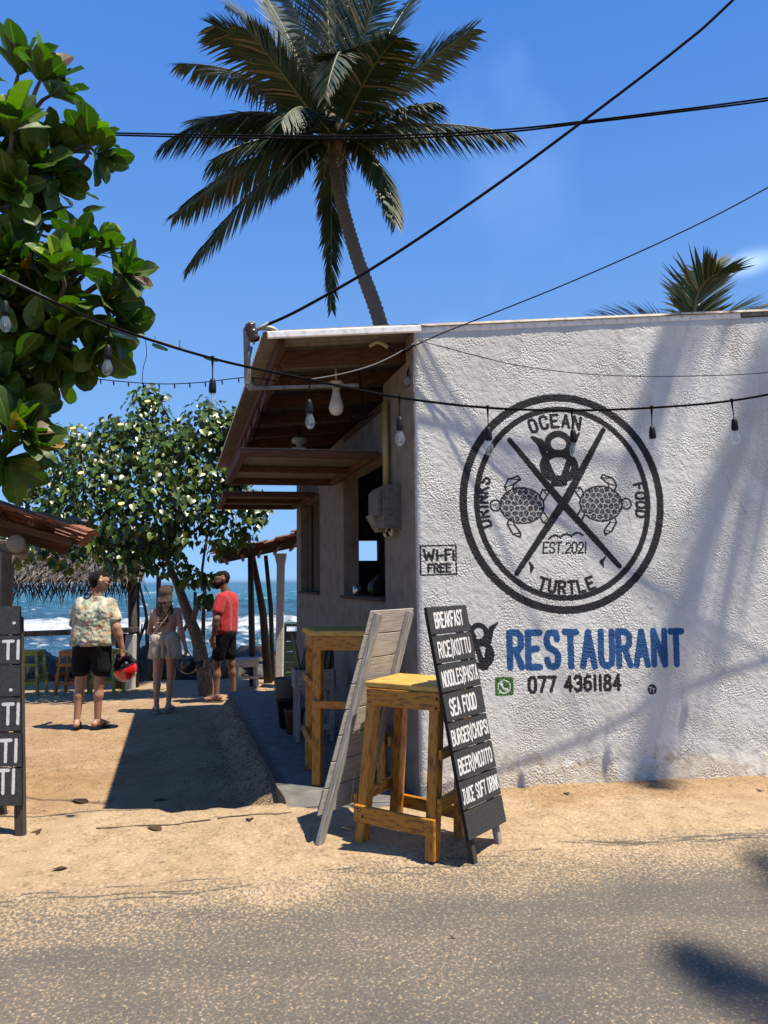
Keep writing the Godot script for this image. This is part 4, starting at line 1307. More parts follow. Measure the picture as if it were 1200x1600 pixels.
func build_far_tiled_roof() -> void:
	var b := thing("old_tiled_shelter", "sagging old tiled shelter on dark poles and a white column by the shore", "shelter", Vector3(-2.005, -0.311, -11.600))
	var low := Vector3(-2.569, 1.746, -11.300)
	var high := Vector3(-1.294, 1.993, -11.100)
	var slope := (high - low).normalized()
	var along := Vector3(-0.18, -0.02, -0.98).normalized()
	var normal := slope.cross(along).normalized()
	if normal.y < 0: normal = -normal
	var tile := tile_mesh(0.36, 0.25, 0.04)
	for col in 10:
		for row in 6:
			var sag := -0.07 * sin(row / 5.0 * PI) * (0.6 + 0.4 * sin(col * 1.3))
			var at: Vector3 = low + slope * (0.12 + row * 0.26) + along * (col * 0.225) + normal * (0.04 + sag + rng.randf_range(-0.02, 0.02))
			var basis := Basis(slope, normal, slope.cross(normal)).rotated(normal, rng.randf_range(-0.12, 0.12)).rotated(along, rng.randf_range(-0.12, 0.04))
			part("tile", tile, pick("old_tile"), b, Transform3D(basis, at))
	for k in 5:
		var o := along * (0.15 + 0.45 * k) - normal * (0.03)
		bar("rafter", low + o + slope * -0.02, high + o + slope * 0.1, 0.05, 0.05, mats["dark_wood" + str(k % 3)], b, normal)
	for k in 5:
		var o := slope * (0.1 + 0.3 * k) - normal * 0.075
		bar("batten", low + o - along * 0.02, low + o + along * 2.2, 0.035, 0.05, mats["rafter" + str(k % 3)], b, normal)
	# white column with a notched head, poles
	var foot := Vector3(-1.628, -0.323, -11.450)
	var head := Vector3(-1.602, 1.700, -11.450)
	bar("column", Vector3(foot.x, -0.6, foot.z), head, 0.115, 0.115, mats["white_paint0"], b, Vector3.FORWARD, 0.012)
	part("column_head", hexa([head + Vector3(-0.06, -0.12, 0.055), head + Vector3(0.06, -0.12, 0.055), head + Vector3(0.06, -0.12, -0.055), head + Vector3(-0.06, -0.12, -0.055)],
		[head + Vector3(-0.10, 0.05, 0.062), head + Vector3(0.085, 0.05, 0.062), head + Vector3(0.085, 0.05, -0.062), head + Vector3(-0.10, 0.05, -0.062)]), mats["white_paint1"], b)
	pole("pole", [Vector3(-2.232, -0.357, -12.600) + Vector3(0, -0.15, 0), Vector3(-2.240, 0.563, -12.500), Vector3(-2.250, 1.780, -12.400)], [0.058, 0.054, 0.046], mats["dark_wood0"], b)
	pole("pole", [Vector3(-2.026, -0.369, -13.000) + Vector3(0, -0.2, 0), Vector3(-2.097, 0.761, -12.800), Vector3(-2.137, 1.091, -12.700), Vector3(-2.236, 1.762, -12.500)], [0.08, 0.066, 0.058, 0.05], mats["dark_wood1"], b)
	pole("pole", [Vector3(-1.979, -0.396, -13.200) + Vector3(0, -0.2, 0), Vector3(-2.012, 0.858, -13.100), Vector3(-2.089, 1.777, -13.000)], [0.045, 0.042, 0.036], mats["dark_wood2"], b)
	# dark green counter standing inside
	var c := thing("green_cabinet", "dark green slatted counter beyond the white column", "counter", Vector3(-1.569, -0.371, -12.200))
	for k in 5:
		bar("slat", Vector3(-1.683, -0.309, -12.200) + Vector3(0, 0.08 + k * 0.165, 0), Vector3(-1.382, -0.312, -12.200) + Vector3(0.3, 0.08 + k * 0.165, 0), 0.155, 0.03, mats["dark_green"], c)
	bar("top", Vector3(-1.715, -0.308, -12.200) + Vector3(0, 0.92, -0.2), Vector3(-1.382, -0.312, -12.200) + Vector3(0.3, 0.92, -0.2), 0.05, 0.5, mats["dark_green"], c)
	bar("leg", Vector3(-1.652, -0.309, -12.200) + Vector3(0, 0.9, -0.05), Vector3(-1.652, -0.309, -12.200) + Vector3(0, -0.2, -0.05), 0.06, 0.06, mats["dark_green"], c, Vector3.FORWARD)
	bar("leg", Vector3(-1.403, -0.312, -12.200) + Vector3(0.25, 0.9, -0.05), Vector3(-1.403, -0.312, -12.200) + Vector3(0.25, -0.2, -0.05), 0.06, 0.06, mats["dark_green"], c, Vector3.FORWARD)

func build_thatched_shelter() -> void:
	var b := thing("thatched_shelter", "palm thatched shelter with ragged fringe and a bar rail facing the sea", "shelter", Vector3(-5.182, -0.386, -12.600))
	# thatch: many dry palm strands laid down the slope, ragged at the eave
	var v := PackedVector3Array()
	var idx := PackedInt32Array()
	var col := PackedColorArray()
	var e0 := Vector3(-7.274, 1.390, -12.200)
	var e1 := Vector3(-3.990, 1.373, -12.200)
	var up := Vector3(0.0, 0.60, -0.80)
	# a closed under-layer of matted leaf
	var under := PackedVector3Array([e0 + up * -0.05, e1 + up * -0.05, e1 + up * 1.5, e0 + up * 1.5, e0 + up * -0.05 + Vector3(0, 0.05, 0), e1 + up * -0.05 + Vector3(0, 0.05, 0), e1 + up * 1.5 + Vector3(0, 0.05, 0), e0 + up * 1.5 + Vector3(0, 0.05, 0)])
	part("thatch_mat", hexa([under[0], under[1], under[2], under[3]], [under[4], under[5], under[6], under[7]]), mats["dark_wood2"], b)
	for k in 3600:
		var t := rng.randf()
		var row := rng.randi() % 7
		var p := e0.lerp(e1, t) + up * (row * 0.22 + rng.randf_range(0.0, 0.2)) + Vector3(0, 0.055 + rng.randf() * 0.03, 0)
		var dir := (-up + Vector3(rng.randf_range(-0.7, 0.7), rng.randf_range(-0.1, 0.5), rng.randf_range(-0.15, 0.35))).normalized()
		var l := rng.randf_range(0.16, 0.36)
		var side := dir.cross(Vector3(rng.randf_range(-0.4, 0.4), 1, 0.3)).normalized() * rng.randf_range(0.006, 0.014)
		var tone := rng.randf_range(0.02, 0.13)
		var c := Color(tone * 1.08, tone * 0.95, tone * 0.82)
		blade(v, idx, col, p, dir, l, side, Vector3(0, -0.06, 0.0), c)
	# fringe hanging from the eave
	for k in 420:
		var p := e0.lerp(e1, rng.randf()) + Vector3(0, rng.randf_range(-0.03, 0.04), rng.randf_range(-0.06, 0.02))
		var dir := Vector3(rng.randf_range(-0.9, 0.9), -1.0, rng.randf_range(-0.25, 0.3)).normalized()
		var tone := rng.randf_range(0.015, 0.05)
		blade(v, idx, col, p, dir, rng.randf_range(0.12, 0.46), Vector3(rng.randf_range(0.006, 0.013), 0, 0.004), Vector3(0, -0.08, 0), Color(tone * 1.1, tone, tone * 0.9))
	var thatch := part("thatch", mesh_of(v, idx, true, PackedVector2Array(), col), mats["tinted"], b)
	thatch.set_meta("kind", "stuff")
	# post, white lower column, rail
	var foot := Vector3(-4.203, -0.349, -12.400)
	pole("post", [Vector3(foot.x, -0.5, foot.z - 0.16), Vector3(-4.278, 1.387, -12.550)], [0.075, 0.07], mats["dark_wood0"], b, 10)
	bar("white_column", Vector3(foot.x - 0.02, -0.55, foot.z), Vector3(-4.219, 0.487, -12.400), 0.15, 0.15, mats["white_paint2"], b, Vector3.FORWARD, 0.02)
	bar("dark_pier", Vector3(foot.x - 0.19, -0.55, foot.z - 0.1), Vector3(-4.414, 0.482, -12.500), 0.17, 0.16, mats["dark_wood1"], b, Vector3.FORWARD, 0.02)
	bar("bar_rail", Vector3(-7.671, 0.463, -12.400), Vector3(-4.146, 0.549, -12.400), 0.075, 0.34, mats["dark_wood0"], b)
	bar("post", Vector3(-7.457, 0.419, -12.400), Vector3(-7.418, -0.468, -12.400), 0.14, 0.14, mats["dark_wood1"], b, Vector3.FORWARD)
	pole("post", [Vector3(-7.387, -0.544, -12.900), Vector3(-7.477, 1.591, -12.900)], [0.07, 0.065], mats["dark_wood2"], b, 10)
	pole("post", [Vector3(-4.562, -0.423, -13.800) + Vector3(0, -0.3, 0), Vector3(-4.548, 1.685, -13.600)], [0.05, 0.045], mats["dark_wood2"], b, 10)

# thin bent strip
func blade(v: PackedVector3Array, idx: PackedInt32Array, col: PackedColorArray, p: Vector3, dir: Vector3, l: float, side: Vector3, bend: Vector3, c: Color, tip_colour := Color(-1, 0, 0)) -> void:
	var b := v.size()
	v.append_array([p - side * 0.7, p + side * 0.7, p + dir * l * 0.5 - side + bend * 0.3, p + dir * l * 0.5 + side + bend * 0.3, p + dir * l + bend])
	col.append_array([c, c, c, c, c if tip_colour.r < 0 else tip_colour])
	idx.append_array([b, b + 1, b + 2, b + 1, b + 3, b + 2, b + 2, b + 3, b + 4])

# ================================================================ palms and trees
# coconut frond from p0 over p1 to p2 (world); leaflets fold down from the midrib. Returns [leaflet mesh, midrib mesh] relative to p0
func frond_meshes(p0: Vector3, p1: Vector3, p2: Vector3, leaf_len: float, n: int, hang: float, dry := 0.0) -> Array:
	var v := PackedVector3Array()
	var idx := PackedInt32Array()
	var col := PackedColorArray()
	var pts := []
	var radii := []
	p1 -= p0
	p2 -= p0
	for k in 15:
		var t := k / 14.0
		pts.append(p1 * 2.0 * t * (1.0 - t) + p2 * t * t)
		radii.append(lerpf(0.055, 0.008, pow(t, 0.6)))
	var length := 0.0
	for k in 14: length += pts[k].distance_to(pts[k + 1])
	var twist := rng.randf_range(-0.5, 0.5)
	for k in n:
		var t := 0.13 + 0.87 * (k + rng.randf() * 0.5) / n
		var p: Vector3 = p1 * 2.0 * t * (1.0 - t) + p2 * t * t
		var tan_ := (p1 * 2.0 * (1.0 - 2.0 * t) + p2 * 2.0 * t).normalized()
		var side := tan_.cross(Vector3.UP)
		if side.length() < 0.25: side = tan_.cross(Vector3(0.4, 0.3, 1.0))
		side = side.normalized()
		var up := side.cross(tan_).normalized()
		side = side.rotated(tan_, twist * 0.6)
		up = up.rotated(tan_, twist * 0.6)
		var l := leaf_len * (0.35 + 0.65 * pow(sin(clampf(t * 1.08, 0.0, 1.0) * PI * 0.86 + 0.22), 0.7)) * rng.randf_range(0.85, 1.1)
		if t > 0.93: l *= 0.7
		for s in [-1.0, 1.0]:
			if rng.randf() < 0.04: continue
			var dir: Vector3 = (side * s * (0.95 - 0.3 * t) + tan_ * (0.55 + 0.55 * t) + up * 0.22 + Vector3(0, -hang * rng.randf_range(0.6, 1.2), 0) + Vector3(rng.randf_range(-0.1, 0.1), rng.randf_range(-0.1, 0.1), rng.randf_range(-0.1, 0.1))).normalized()
			var wide: Vector3 = dir.cross(up + side * 0.3 * s).normalized() * rng.randf_range(0.018, 0.028)
			var g := rng.randf_range(0.7, 1.3)
			var c := Color(0.020 * g, 0.043 * g, 0.011 * g)
			if rng.randf() < 0.05 + dry: c = Color(0.16 * g, 0.125 * g, 0.06 * g)
			var tip := c.lerp(Color(0.2, 0.16, 0.09), rng.randf_range(0.0, 0.35) + dry * 0.4)
			blade(v, idx, col, p, dir, l, wide, Vector3(0, -0.16 * l - hang * 0.12 * l, 0), c, tip)
	var rv := PackedVector3Array()
	var ri := PackedInt32Array()
	tube_arrays(rv, ri, pts, radii, 6)
	return [mesh_of(v, idx, true, PackedVector2Array(), col), mesh_of(rv, ri)]

func add_frond(palm: Node3D, p0: Vector3, p1: Vector3, p2: Vector3, leaf_len: float, n: int, hang: float, dry := 0.0) -> void:
	var m := frond_meshes(p0, p1, p2, leaf_len, n, hang, dry)
	var f := part("frond", m[0], mats["frond"], palm, Transform3D(Basis(), p0))
	part("midrib", m[1], mats["frond_rib"], f, Transform3D(Basis(), p0))

func palm_trunk(palm: Node3D, pts: Array, r0: float, r1: float) -> void:
	var path := smooth_path(pts, 40)
	var radii := []
	for k in path.size():
		var t := float(k) / (path.size() - 1)
		radii.append(lerpf(r0, r1, pow(t, 0.6)) * (1.0 + (0.07 if k % 3 == 0 else -0.04) + rng.randf_range(-0.03, 0.03)))
	part("trunk", tube_mesh(path, radii, 14), mats["palm_bark0"], palm)

func build_palm() -> void:
	mats["frond_rib"] = plain(Color(0.11, 0.115, 0.045), 0.5)
	mats["husk"] = plain(Color(0.09, 0.06, 0.03), 0.9)
	var c := Vector3(-0.915, 9.774, -13.500)
	var foot := Vector3(0.304, 3.062, -13.700)
	var b := thing("coconut_palm", "tall leaning coconut palm with a full crown above the roof", "palm tree", Vector3(foot.x + 0.25, -0.35, foot.z))
	palm_trunk(b, [Vector3(foot.x + 0.25, -0.45, foot.z), Vector3(0.288, 4.521, -13.700), Vector3(-0.032, 6.165, -13.600), Vector3(-0.467, 7.467, -13.550), Vector3(-0.786, 8.717, -13.500), c + Vector3(0, -0.05, 0)], 0.18, 0.11)
	# control point and tip of each frond
	var list := [
		[Vector3(-1.946, 12.175, -13.900), Vector3(-3.238, 13.489, -14.600), 0.85, 0.10], [Vector3(-1.482, 12.147, -13.200), Vector3(-2.095, 13.304, -12.800), 0.9, 0.0], [Vector3(-1.020, 12.439, -13.900), Vector3(-1.125, 14.960, -14.200), 0.9, 0.0],
		[Vector3(-0.199, 11.869, -13.200), Vector3(0.239, 13.088, -12.600), 0.85, 0.0], [Vector3(-0.488, 11.765, -12.300), Vector3(-0.861, 9.002, -11.100), 0.75, 0.25], [Vector3(0.591, 11.096, -13.400), Vector3(1.777, 11.687, -13.100), 0.85, 0.25],
		[Vector3(0.106, 11.980, -14.800), Vector3(1.439, 12.828, -16.000), 0.8, 0.2], [Vector3(0.691, 10.114, -13.200), Vector3(2.485, 9.394, -12.800), 0.65, 0.75], [Vector3(0.079, 9.424, -12.900), Vector3(0.262, 7.626, -12.500), 0.65, 0.85],
		[Vector3(-1.020, 10.524, -14.300), Vector3(-1.021, 6.814, -14.600), 0.55, 0.35], [Vector3(-2.085, 9.259, -13.200), Vector3(-3.541, 7.036, -13.000), 0.6, 0.8], [Vector3(-2.244, 10.018, -13.800), Vector3(-4.139, 8.670, -14.200), 0.7, 0.7],
		[Vector3(-2.454, 10.730, -13.200), Vector3(-3.960, 9.287, -12.800), 0.8, 0.6], [Vector3(-2.440, 11.628, -13.800), Vector3(-4.081, 11.877, -14.200), 0.75, 0.45], [Vector3(-2.444, 11.298, -14.600), Vector3(-4.232, 11.679, -15.800), 0.8, 0.6],
		[Vector3(-1.763, 10.541, -12.600), Vector3(-2.235, 10.817, -12.000), 0.8, 0.1], [Vector3(-0.366, 10.654, -14.300), Vector3(0.914, 10.806, -15.000), 0.7, 0.7], [Vector3(-1.259, 10.005, -12.200), Vector3(-1.594, 8.777, -11.400), 0.75, 0.5],
		[Vector3(-1.817, 12.848, -14.400), Vector3(-2.839, 14.712, -15.200), 0.9, 0.1], [Vector3(-0.672, 12.956, -14.200), Vector3(-0.410, 15.377, -14.800), 0.9, 0.0], [Vector3(-0.021, 12.245, -14.200), Vector3(0.827, 14.041, -15.000), 0.85, 0.15], [Vector3(-0.135, 10.618, -12.400), Vector3(0.306, 10.355, -11.600), 0.8, 0.35],
		[Vector3(-1.848, 9.432, -12.400), Vector3(-2.830, 8.372, -11.800), 0.75, 0.7], [Vector3(-0.031, 9.650, -12.400), Vector3(0.929, 9.213, -11.600), 0.75, 0.55], [Vector3(-1.417, 9.254, -12.600), Vector3(-1.870, 8.018, -12.200), 0.6, 0.8], [Vector3(-1.969, 11.129, -12.800), Vector3(-2.942, 11.264, -12.400), 0.85, 0.3]]
	for e in list:
		add_frond(b, c + Vector3(rng.randf_range(-0.1, 0.1), rng.randf_range(-0.15, 0.12), rng.randf_range(-0.1, 0.1)), e[0], e[1], e[2] * 1.1, 120, e[3] + 0.12, 0.03)
	# sheath and dry flower stalks under the crown
	part("crown_sheath", tube_mesh([c + Vector3(0.02, -0.35, 0), c + Vector3(0, -0.1, 0), c + Vector3(0, 0.25, 0), c + Vector3(0, 0.5, 0)], [0.13, 0.22, 0.2, 0.06], 12), mats["husk"], b)
	for k in 5:
		var a := k * 1.3 + 0.4
		part("flower_stalk", tube_mesh([c + Vector3(0, -0.1, 0), c + Vector3(cos(a) * 0.35, -0.15, sin(a) * 0.35), c + Vector3(cos(a) * 0.5, -0.45 - 0.1 * (k % 2), sin(a) * 0.5)], [0.03, 0.022, 0.01], 6), mats["husk"], b)
	for k in 6:
		var a := k * 1.05
		var n := part("coconut", lathe_mesh([Vector2(0.005, -0.12), Vector2(0.07, -0.09), Vector2(0.1, 0.0), Vector2(0.075, 0.1), Vector2(0.005, 0.14)], 10), mats["husk"], b, Transform3D(Basis(Vector3(1, 0, 0), 0.3 * k), c + Vector3(cos(a) * 0.24, -0.16 - 0.06 * (k % 3), sin(a) * 0.24)))
		n.set_meta("label", "small dark coconut under the crown")

func build_palm_behind_wall() -> void:
	var c := Vector3(4.761, 4.781, -11.000)
	var b := thing("young_palm", "young palm whose upright fronds show above the white wall", "palm tree", Vector3(c.x, -0.35, c.z))
	palm_trunk(b, [Vector3(c.x, -0.45, c.z), Vector3(c.x - 0.03, 2.2, c.z), c], 0.17, 0.13)
	for e in [[Vector3(4.716, 5.841, -11.000), Vector3(4.902, 5.704, -10.400), 0.85, -0.15], [Vector3(4.330, 5.464, -11.200), Vector3(3.393, 5.465, -11.600), 0.7, 0.0], [Vector3(5.384, 5.645, -11.300), Vector3(6.135, 5.539, -11.600), 0.7, 0.0],
		[Vector3(5.124, 5.978, -11.600), Vector3(5.627, 6.612, -12.200), 0.8, -0.1], [Vector3(4.107, 5.024, -10.400), Vector3(3.226, 4.616, -10.000), 0.7, 0.1], [Vector3(5.035, 5.085, -10.600), Vector3(5.741, 4.746, -10.200), 0.7, 0.1], [Vector3(5.919, 5.690, -12.000), Vector3(6.789, 5.998, -12.400), 0.7, 0.0]]:
		add_frond(b, c, e[0], e[1], e[2], 50, e[3])

# two palms stand beyond the picture's edge and throw the soft shade on the end of the wall and on the road
func build_shading_palm() -> void:
	roadside_palm("tall coconut palm behind the wall's far end, shading the white wall", Vector3(6.7, 11.2, -5.0), Vector3(7.6, -0.3, -5.6), 2.1)
	roadside_palm("tall coconut palm across the wall's far end that shades the tar", Vector3(8.85, 17.0, 1.25), Vector3(10.4, -0.3, 2.2), 2.3)

func roadside_palm(label: String, c: Vector3, foot: Vector3, reach: float) -> void:
	var b := thing("roadside_palm", label, "palm tree", foot)
	palm_trunk(b, [foot, foot + Vector3(-0.05, 4.0, 0.0), foot.lerp(c, 0.7) + Vector3(0.12, 0, 0), c], 0.2, 0.13)
	for k in 10:
		var a := TAU * k / 10.0 + rng.randf_range(-0.12, 0.12)
		var lift := [1.2, 0.7, 0.3][k % 3] as float
		var r := reach * rng.randf_range(0.85, 1.15)
		add_frond(b, c, c + Vector3(cos(a) * r * 0.55, lift, sin(a) * r * 0.55), c + Vector3(cos(a) * r, lift * 0.3 - 1.0 + 0.5 * (k % 2), sin(a) * r), 0.6, 34, 0.5)

# ---------------------------------------------------------------- broad leaves
# obovate leaf along +x, 1 m long, veins as shallow ridges; colours per vertex
func broad_leaf(sd: int, c: Color, rib: Color) -> ArrayMesh:
	var r := RandomNumberGenerator.new()
	r.seed = sd
	var v := PackedVector3Array()
	var idx := PackedInt32Array()
	var col := PackedColorArray()
	var n := 11
	var curl := r.randf_range(-0.25, 0.15)
	var cup := r.randf_range(0.05, 0.22)
	var wave := r.randf_range(0.0, 0.03)
	for i in n + 1:
		var t := float(i) / n
		var half := 0.27 * pow(sin(pow(t, 1.5) * PI * 0.93 + 0.04), 0.75)
		if i == 0: half = 0.012
		if i == n: half = 0.03
		var y := curl * t * t
		for k in 7:
			var s: float = [-1.0, -0.5, -0.07, 0.0, 0.07, 0.5, 1.0][k]
			var ridge := 0.012 * (1.0 if i % 2 == 0 else -1.0) * absf(s) * (1.0 - absf(s) * 0.5)
			v.append(Vector3(t - absf(s) * 0.05 * (1.0 - t), y + cup * absf(s) * half * 2.0 + ridge + wave * sin(t * 14.0 + s * 2.0) * absf(s), s * half))
			col.append(rib if k == 3 else c.lerp(Color(c.r * 1.25, c.g * 1.15, c.b), 0.5 if i % 2 == 0 else 0.0))
	for i in n:
		for k in 6:
			var a := i * 7 + k
			idx.append_array([a, a + 1, a + 7, a + 1, a + 8, a + 7])
	# stalk
	tube_stalk(v, idx, col, Vector3(-0.09, -0.01, 0), Vector3(0.02, 0, 0), 0.014, rib)
	return mesh_of(v, idx, true, PackedVector2Array(), col)

func tube_stalk(v: PackedVector3Array, idx: PackedInt32Array, col: PackedColorArray, a: Vector3, b: Vector3, r: float, c: Color) -> void:
	var base := v.size()
	for p in [a, b]:
		for k in 3:
			v.append(p + Vector3(0, cos(k * TAU / 3.0), sin(k * TAU / 3.0)) * r)
			col.append(c)
	for k in 3:
		var q := (k + 1) % 3
		idx.append_array([base + k, base + q, base + 3 + k, base + q, base + 3 + q, base + 3 + k])

func build_broadleaf_tree() -> void:
	var foot := Vector3(-4.55, -0.1, -5.2)
	var b := thing("broadleaf_tree", "big-leaved almond tree overhanging the path, its leaves in rosettes", "tree", foot)
	var fork := Vector3(-3.9, 2.1, -5.0)
	pole("trunk", smooth_path([foot + Vector3(0, -0.2, 0), foot + Vector3(0.2, 1.1, 0.1), fork], 6), [0.2, 0.19, 0.18, 0.17, 0.16, 0.16, 0.15, 0.15, 0.14, 0.13, 0.13, 0.12, 0.12], mats["bark0"], b, 12)
	# rosettes: where, how many leaves, size, which way the shoot points
	var spots := [
		[Vector3(-2.543, 4.890, -4.900), 9, 0.27, Vector3(0.3, 1, 0.2)], [Vector3(-2.340, 4.769, -4.800), 9, 0.25, Vector3(0.6, 1, 0.3)], [Vector3(-2.361, 4.804, -5.000), 7, 0.22, Vector3(0.9, 0.7, 0.1)], [Vector3(-2.417, 4.284, -4.600), 9, 0.28, Vector3(0.3, 0.8, 0.6)],
		[Vector3(-2.076, 4.424, -5.000), 9, 0.23, Vector3(0.4, 1, 0.1)], [Vector3(-2.020, 4.366, -5.000), 5, 0.2, Vector3(0.8, -0.5, 0.1)], [Vector3(-2.340, 4.408, -5.000), 8, 0.24, Vector3(0.8, 0.3, 0.4)], [Vector3(-2.413, 4.207, -4.900), 8, 0.24, Vector3(0.5, 0.1, 0.6)],
		[Vector3(-2.362, 4.275, -5.100), 6, 0.24, Vector3(0.9, -0.5, 0.3)], [Vector3(-2.506, 3.977, -4.800), 8, 0.25, Vector3(0.3, 0.0, 0.7)], [Vector3(-2.557, 3.975, -5.200), 8, 0.24, Vector3(0.3, 0.3, 0.5)], [Vector3(-2.128, 3.635, -5.000), 9, 0.25, Vector3(0.1, 1, 0.2)],
		[Vector3(-2.032, 3.665, -5.100), 9, 0.24, Vector3(0.6, 0.9, 0.1)], [Vector3(-1.910, 3.521, -5.100), 9, 0.23, Vector3(0.9, 0.6, 0.1)], [Vector3(-1.819, 3.478, -5.000), 7, 0.22, Vector3(1, 0.2, 0.2)], [Vector3(-2.155, 3.410, -4.800), 8, 0.25, Vector3(0.1, 0.6, 0.7)],
		[Vector3(-2.377, 3.478, -4.900), 7, 0.25, Vector3(-0.2, 0.4, 0.7)], [Vector3(-2.482, 3.525, -4.800), 7, 0.26, Vector3(-0.2, 0.2, 0.8)], [Vector3(-1.948, 3.262, -5.000), 8, 0.25, Vector3(0.9, 0.1, 0.3)], [Vector3(-1.916, 3.183, -5.100), 8, 0.25, Vector3(1, -0.2, 0.3)],
		[Vector3(-2.166, 3.186, -5.100), 7, 0.25, Vector3(0.3, -0.4, 0.6)], [Vector3(-2.026, 3.035, -5.100), 8, 0.26, Vector3(0.5, -0.7, 0.3)], [Vector3(-2.249, 2.995, -5.200), 8, 0.26, Vector3(0.2, -1, 0.3)], [Vector3(-2.387, 2.979, -5.100), 8, 0.25, Vector3(-0.1, -0.9, 0.4)],
		[Vector3(-2.522, 3.062, -5.000), 7, 0.26, Vector3(-0.3, -0.4, 0.7)], [Vector3(-2.575, 3.254, -4.900), 7, 0.26, Vector3(-0.4, 0.1, 0.8)], [Vector3(-2.591, 2.871, -5.200), 7, 0.25, Vector3(0.4, -0.6, 0.4)], [Vector3(-2.503, 2.519, -5.000), 8, 0.22, Vector3(0.8, 0.2, 0.4)],
		[Vector3(-2.572, 2.673, -4.900), 7, 0.25, Vector3(0, 0.2, 0.9)], [Vector3(-2.415, 2.313, -4.700), 9, 0.24, Vector3(0.8, 0.5, 0.3)], [Vector3(-2.371, 2.256, -4.800), 9, 0.22, Vector3(1, 0.2, 0.3)], [Vector3(-2.485, 2.151, -4.800), 8, 0.24, Vector3(0.7, -0.5, 0.4)],
		[Vector3(-2.826, 4.269, -4.900), 8, 0.26, Vector3(0, 0.5, 0.5)], [Vector3(-2.794, 3.483, -4.900), 8, 0.26, Vector3(0, 0.2, 0.5)], [Vector3(-2.907, 2.703, -5.000), 8, 0.26, Vector3(0, 0, 0.5)], [Vector3(-2.864, 5.006, -5.000), 8, 0.26, Vector3(0, 1, 0.3)]]
	var leafs := []
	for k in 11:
		var young := k < 3  # bright greens: sun shining through the top leaves, put into their colour
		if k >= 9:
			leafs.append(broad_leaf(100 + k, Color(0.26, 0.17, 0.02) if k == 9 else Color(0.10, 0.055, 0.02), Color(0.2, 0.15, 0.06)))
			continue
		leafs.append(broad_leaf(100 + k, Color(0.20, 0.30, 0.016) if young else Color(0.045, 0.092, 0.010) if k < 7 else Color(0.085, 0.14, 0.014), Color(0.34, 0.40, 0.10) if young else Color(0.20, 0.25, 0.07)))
	var hub := Vector3(-3.25, 3.0, -5.0)
	var limbs := [Vector3(-2.75, 4.25, -5.1), Vector3(-2.45, 3.35, -5.2), Vector3(-2.75, 2.75, -5.2), Vector3(-3.2, 2.2, -5.0)]
	for l in limbs:
		pole("limb", smooth_path([fork - Vector3(0, 0.1, 0), fork.lerp(l, 0.5) + Vector3(0.0, 0.12, 0.1), l], 5), [0.085, 0.075, 0.068, 0.06, 0.056, 0.05, 0.047, 0.044, 0.04, 0.036, 0.03], mats["bark1"], b, 8)
	var rest := SurfaceTool.new()     # leaves beyond the first three hundred go into one mass
	rest.begin(Mesh.PRIMITIVE_TRIANGLES)
	for s in spots:
		var at: Vector3 = s[0]
		var near := limbs[0] as Vector3
		for l in limbs:
			if at.distance_to(l) < at.distance_to(near): near = l
		var axis: Vector3 = s[3].normalized()
		var back := at - axis * 0.12
		part("twig", tube_mesh(smooth_path([near, near.lerp(back, 0.5) + Vector3(0, -0.06, 0), back, at], 3), [0.026, 0.022, 0.02, 0.018, 0.017, 0.016, 0.015, 0.014, 0.012, 0.01], 6), mats["bark2"], b)
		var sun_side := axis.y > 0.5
		for k in s[1] + 5:
			var a: float = k * 2.39996 + rng.randf_range(-0.3, 0.3)
			var open := lerpf(0.25, 1.2, float(k) / (s[1] + 5)) + rng.randf_range(-0.15, 0.15)
			var f := frame_of(axis, Vector3(0.31, 0.9, 0.22))
			var dir := (f.x * cos(open) + (f.y * cos(a) + f.z * sin(a)) * sin(open)).normalized()
			var up := (axis - dir * axis.dot(dir)).normalized() if open > 0.3 else f.y
			up = (up + Vector3(rng.randf_range(-0.5, 0.5), rng.randf_range(-0.3, 0.5), rng.randf_range(-0.5, 0.5))).normalized()
			var basis := frame_of(dir, up).scaled(Vector3.ONE)
			var size: float = s[2] * rng.randf_range(0.72, 1.28) * (0.75 if k < 2 else 1.0)
			var young: bool = sun_side and k < 4  # upturned shoots only: sunlit brightness put into the leaf colour
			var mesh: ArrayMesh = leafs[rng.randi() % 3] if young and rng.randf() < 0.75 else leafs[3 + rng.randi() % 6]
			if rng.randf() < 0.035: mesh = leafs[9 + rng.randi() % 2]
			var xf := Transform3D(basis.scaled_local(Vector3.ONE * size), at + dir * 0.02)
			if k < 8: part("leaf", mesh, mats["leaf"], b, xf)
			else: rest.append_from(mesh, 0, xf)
	# inner shaded leaves, one mass
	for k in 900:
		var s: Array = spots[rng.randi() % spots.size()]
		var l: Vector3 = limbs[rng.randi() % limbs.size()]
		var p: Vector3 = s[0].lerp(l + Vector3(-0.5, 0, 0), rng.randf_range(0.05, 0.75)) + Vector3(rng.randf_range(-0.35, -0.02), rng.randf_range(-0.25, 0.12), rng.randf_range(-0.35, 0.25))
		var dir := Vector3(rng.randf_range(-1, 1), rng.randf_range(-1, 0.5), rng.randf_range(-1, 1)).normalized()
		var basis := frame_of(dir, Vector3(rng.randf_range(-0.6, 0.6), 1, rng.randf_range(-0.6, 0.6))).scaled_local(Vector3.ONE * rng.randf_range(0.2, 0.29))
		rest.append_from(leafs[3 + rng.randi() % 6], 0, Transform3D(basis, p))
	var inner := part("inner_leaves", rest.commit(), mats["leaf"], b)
	inner.set_meta("kind", "stuff")

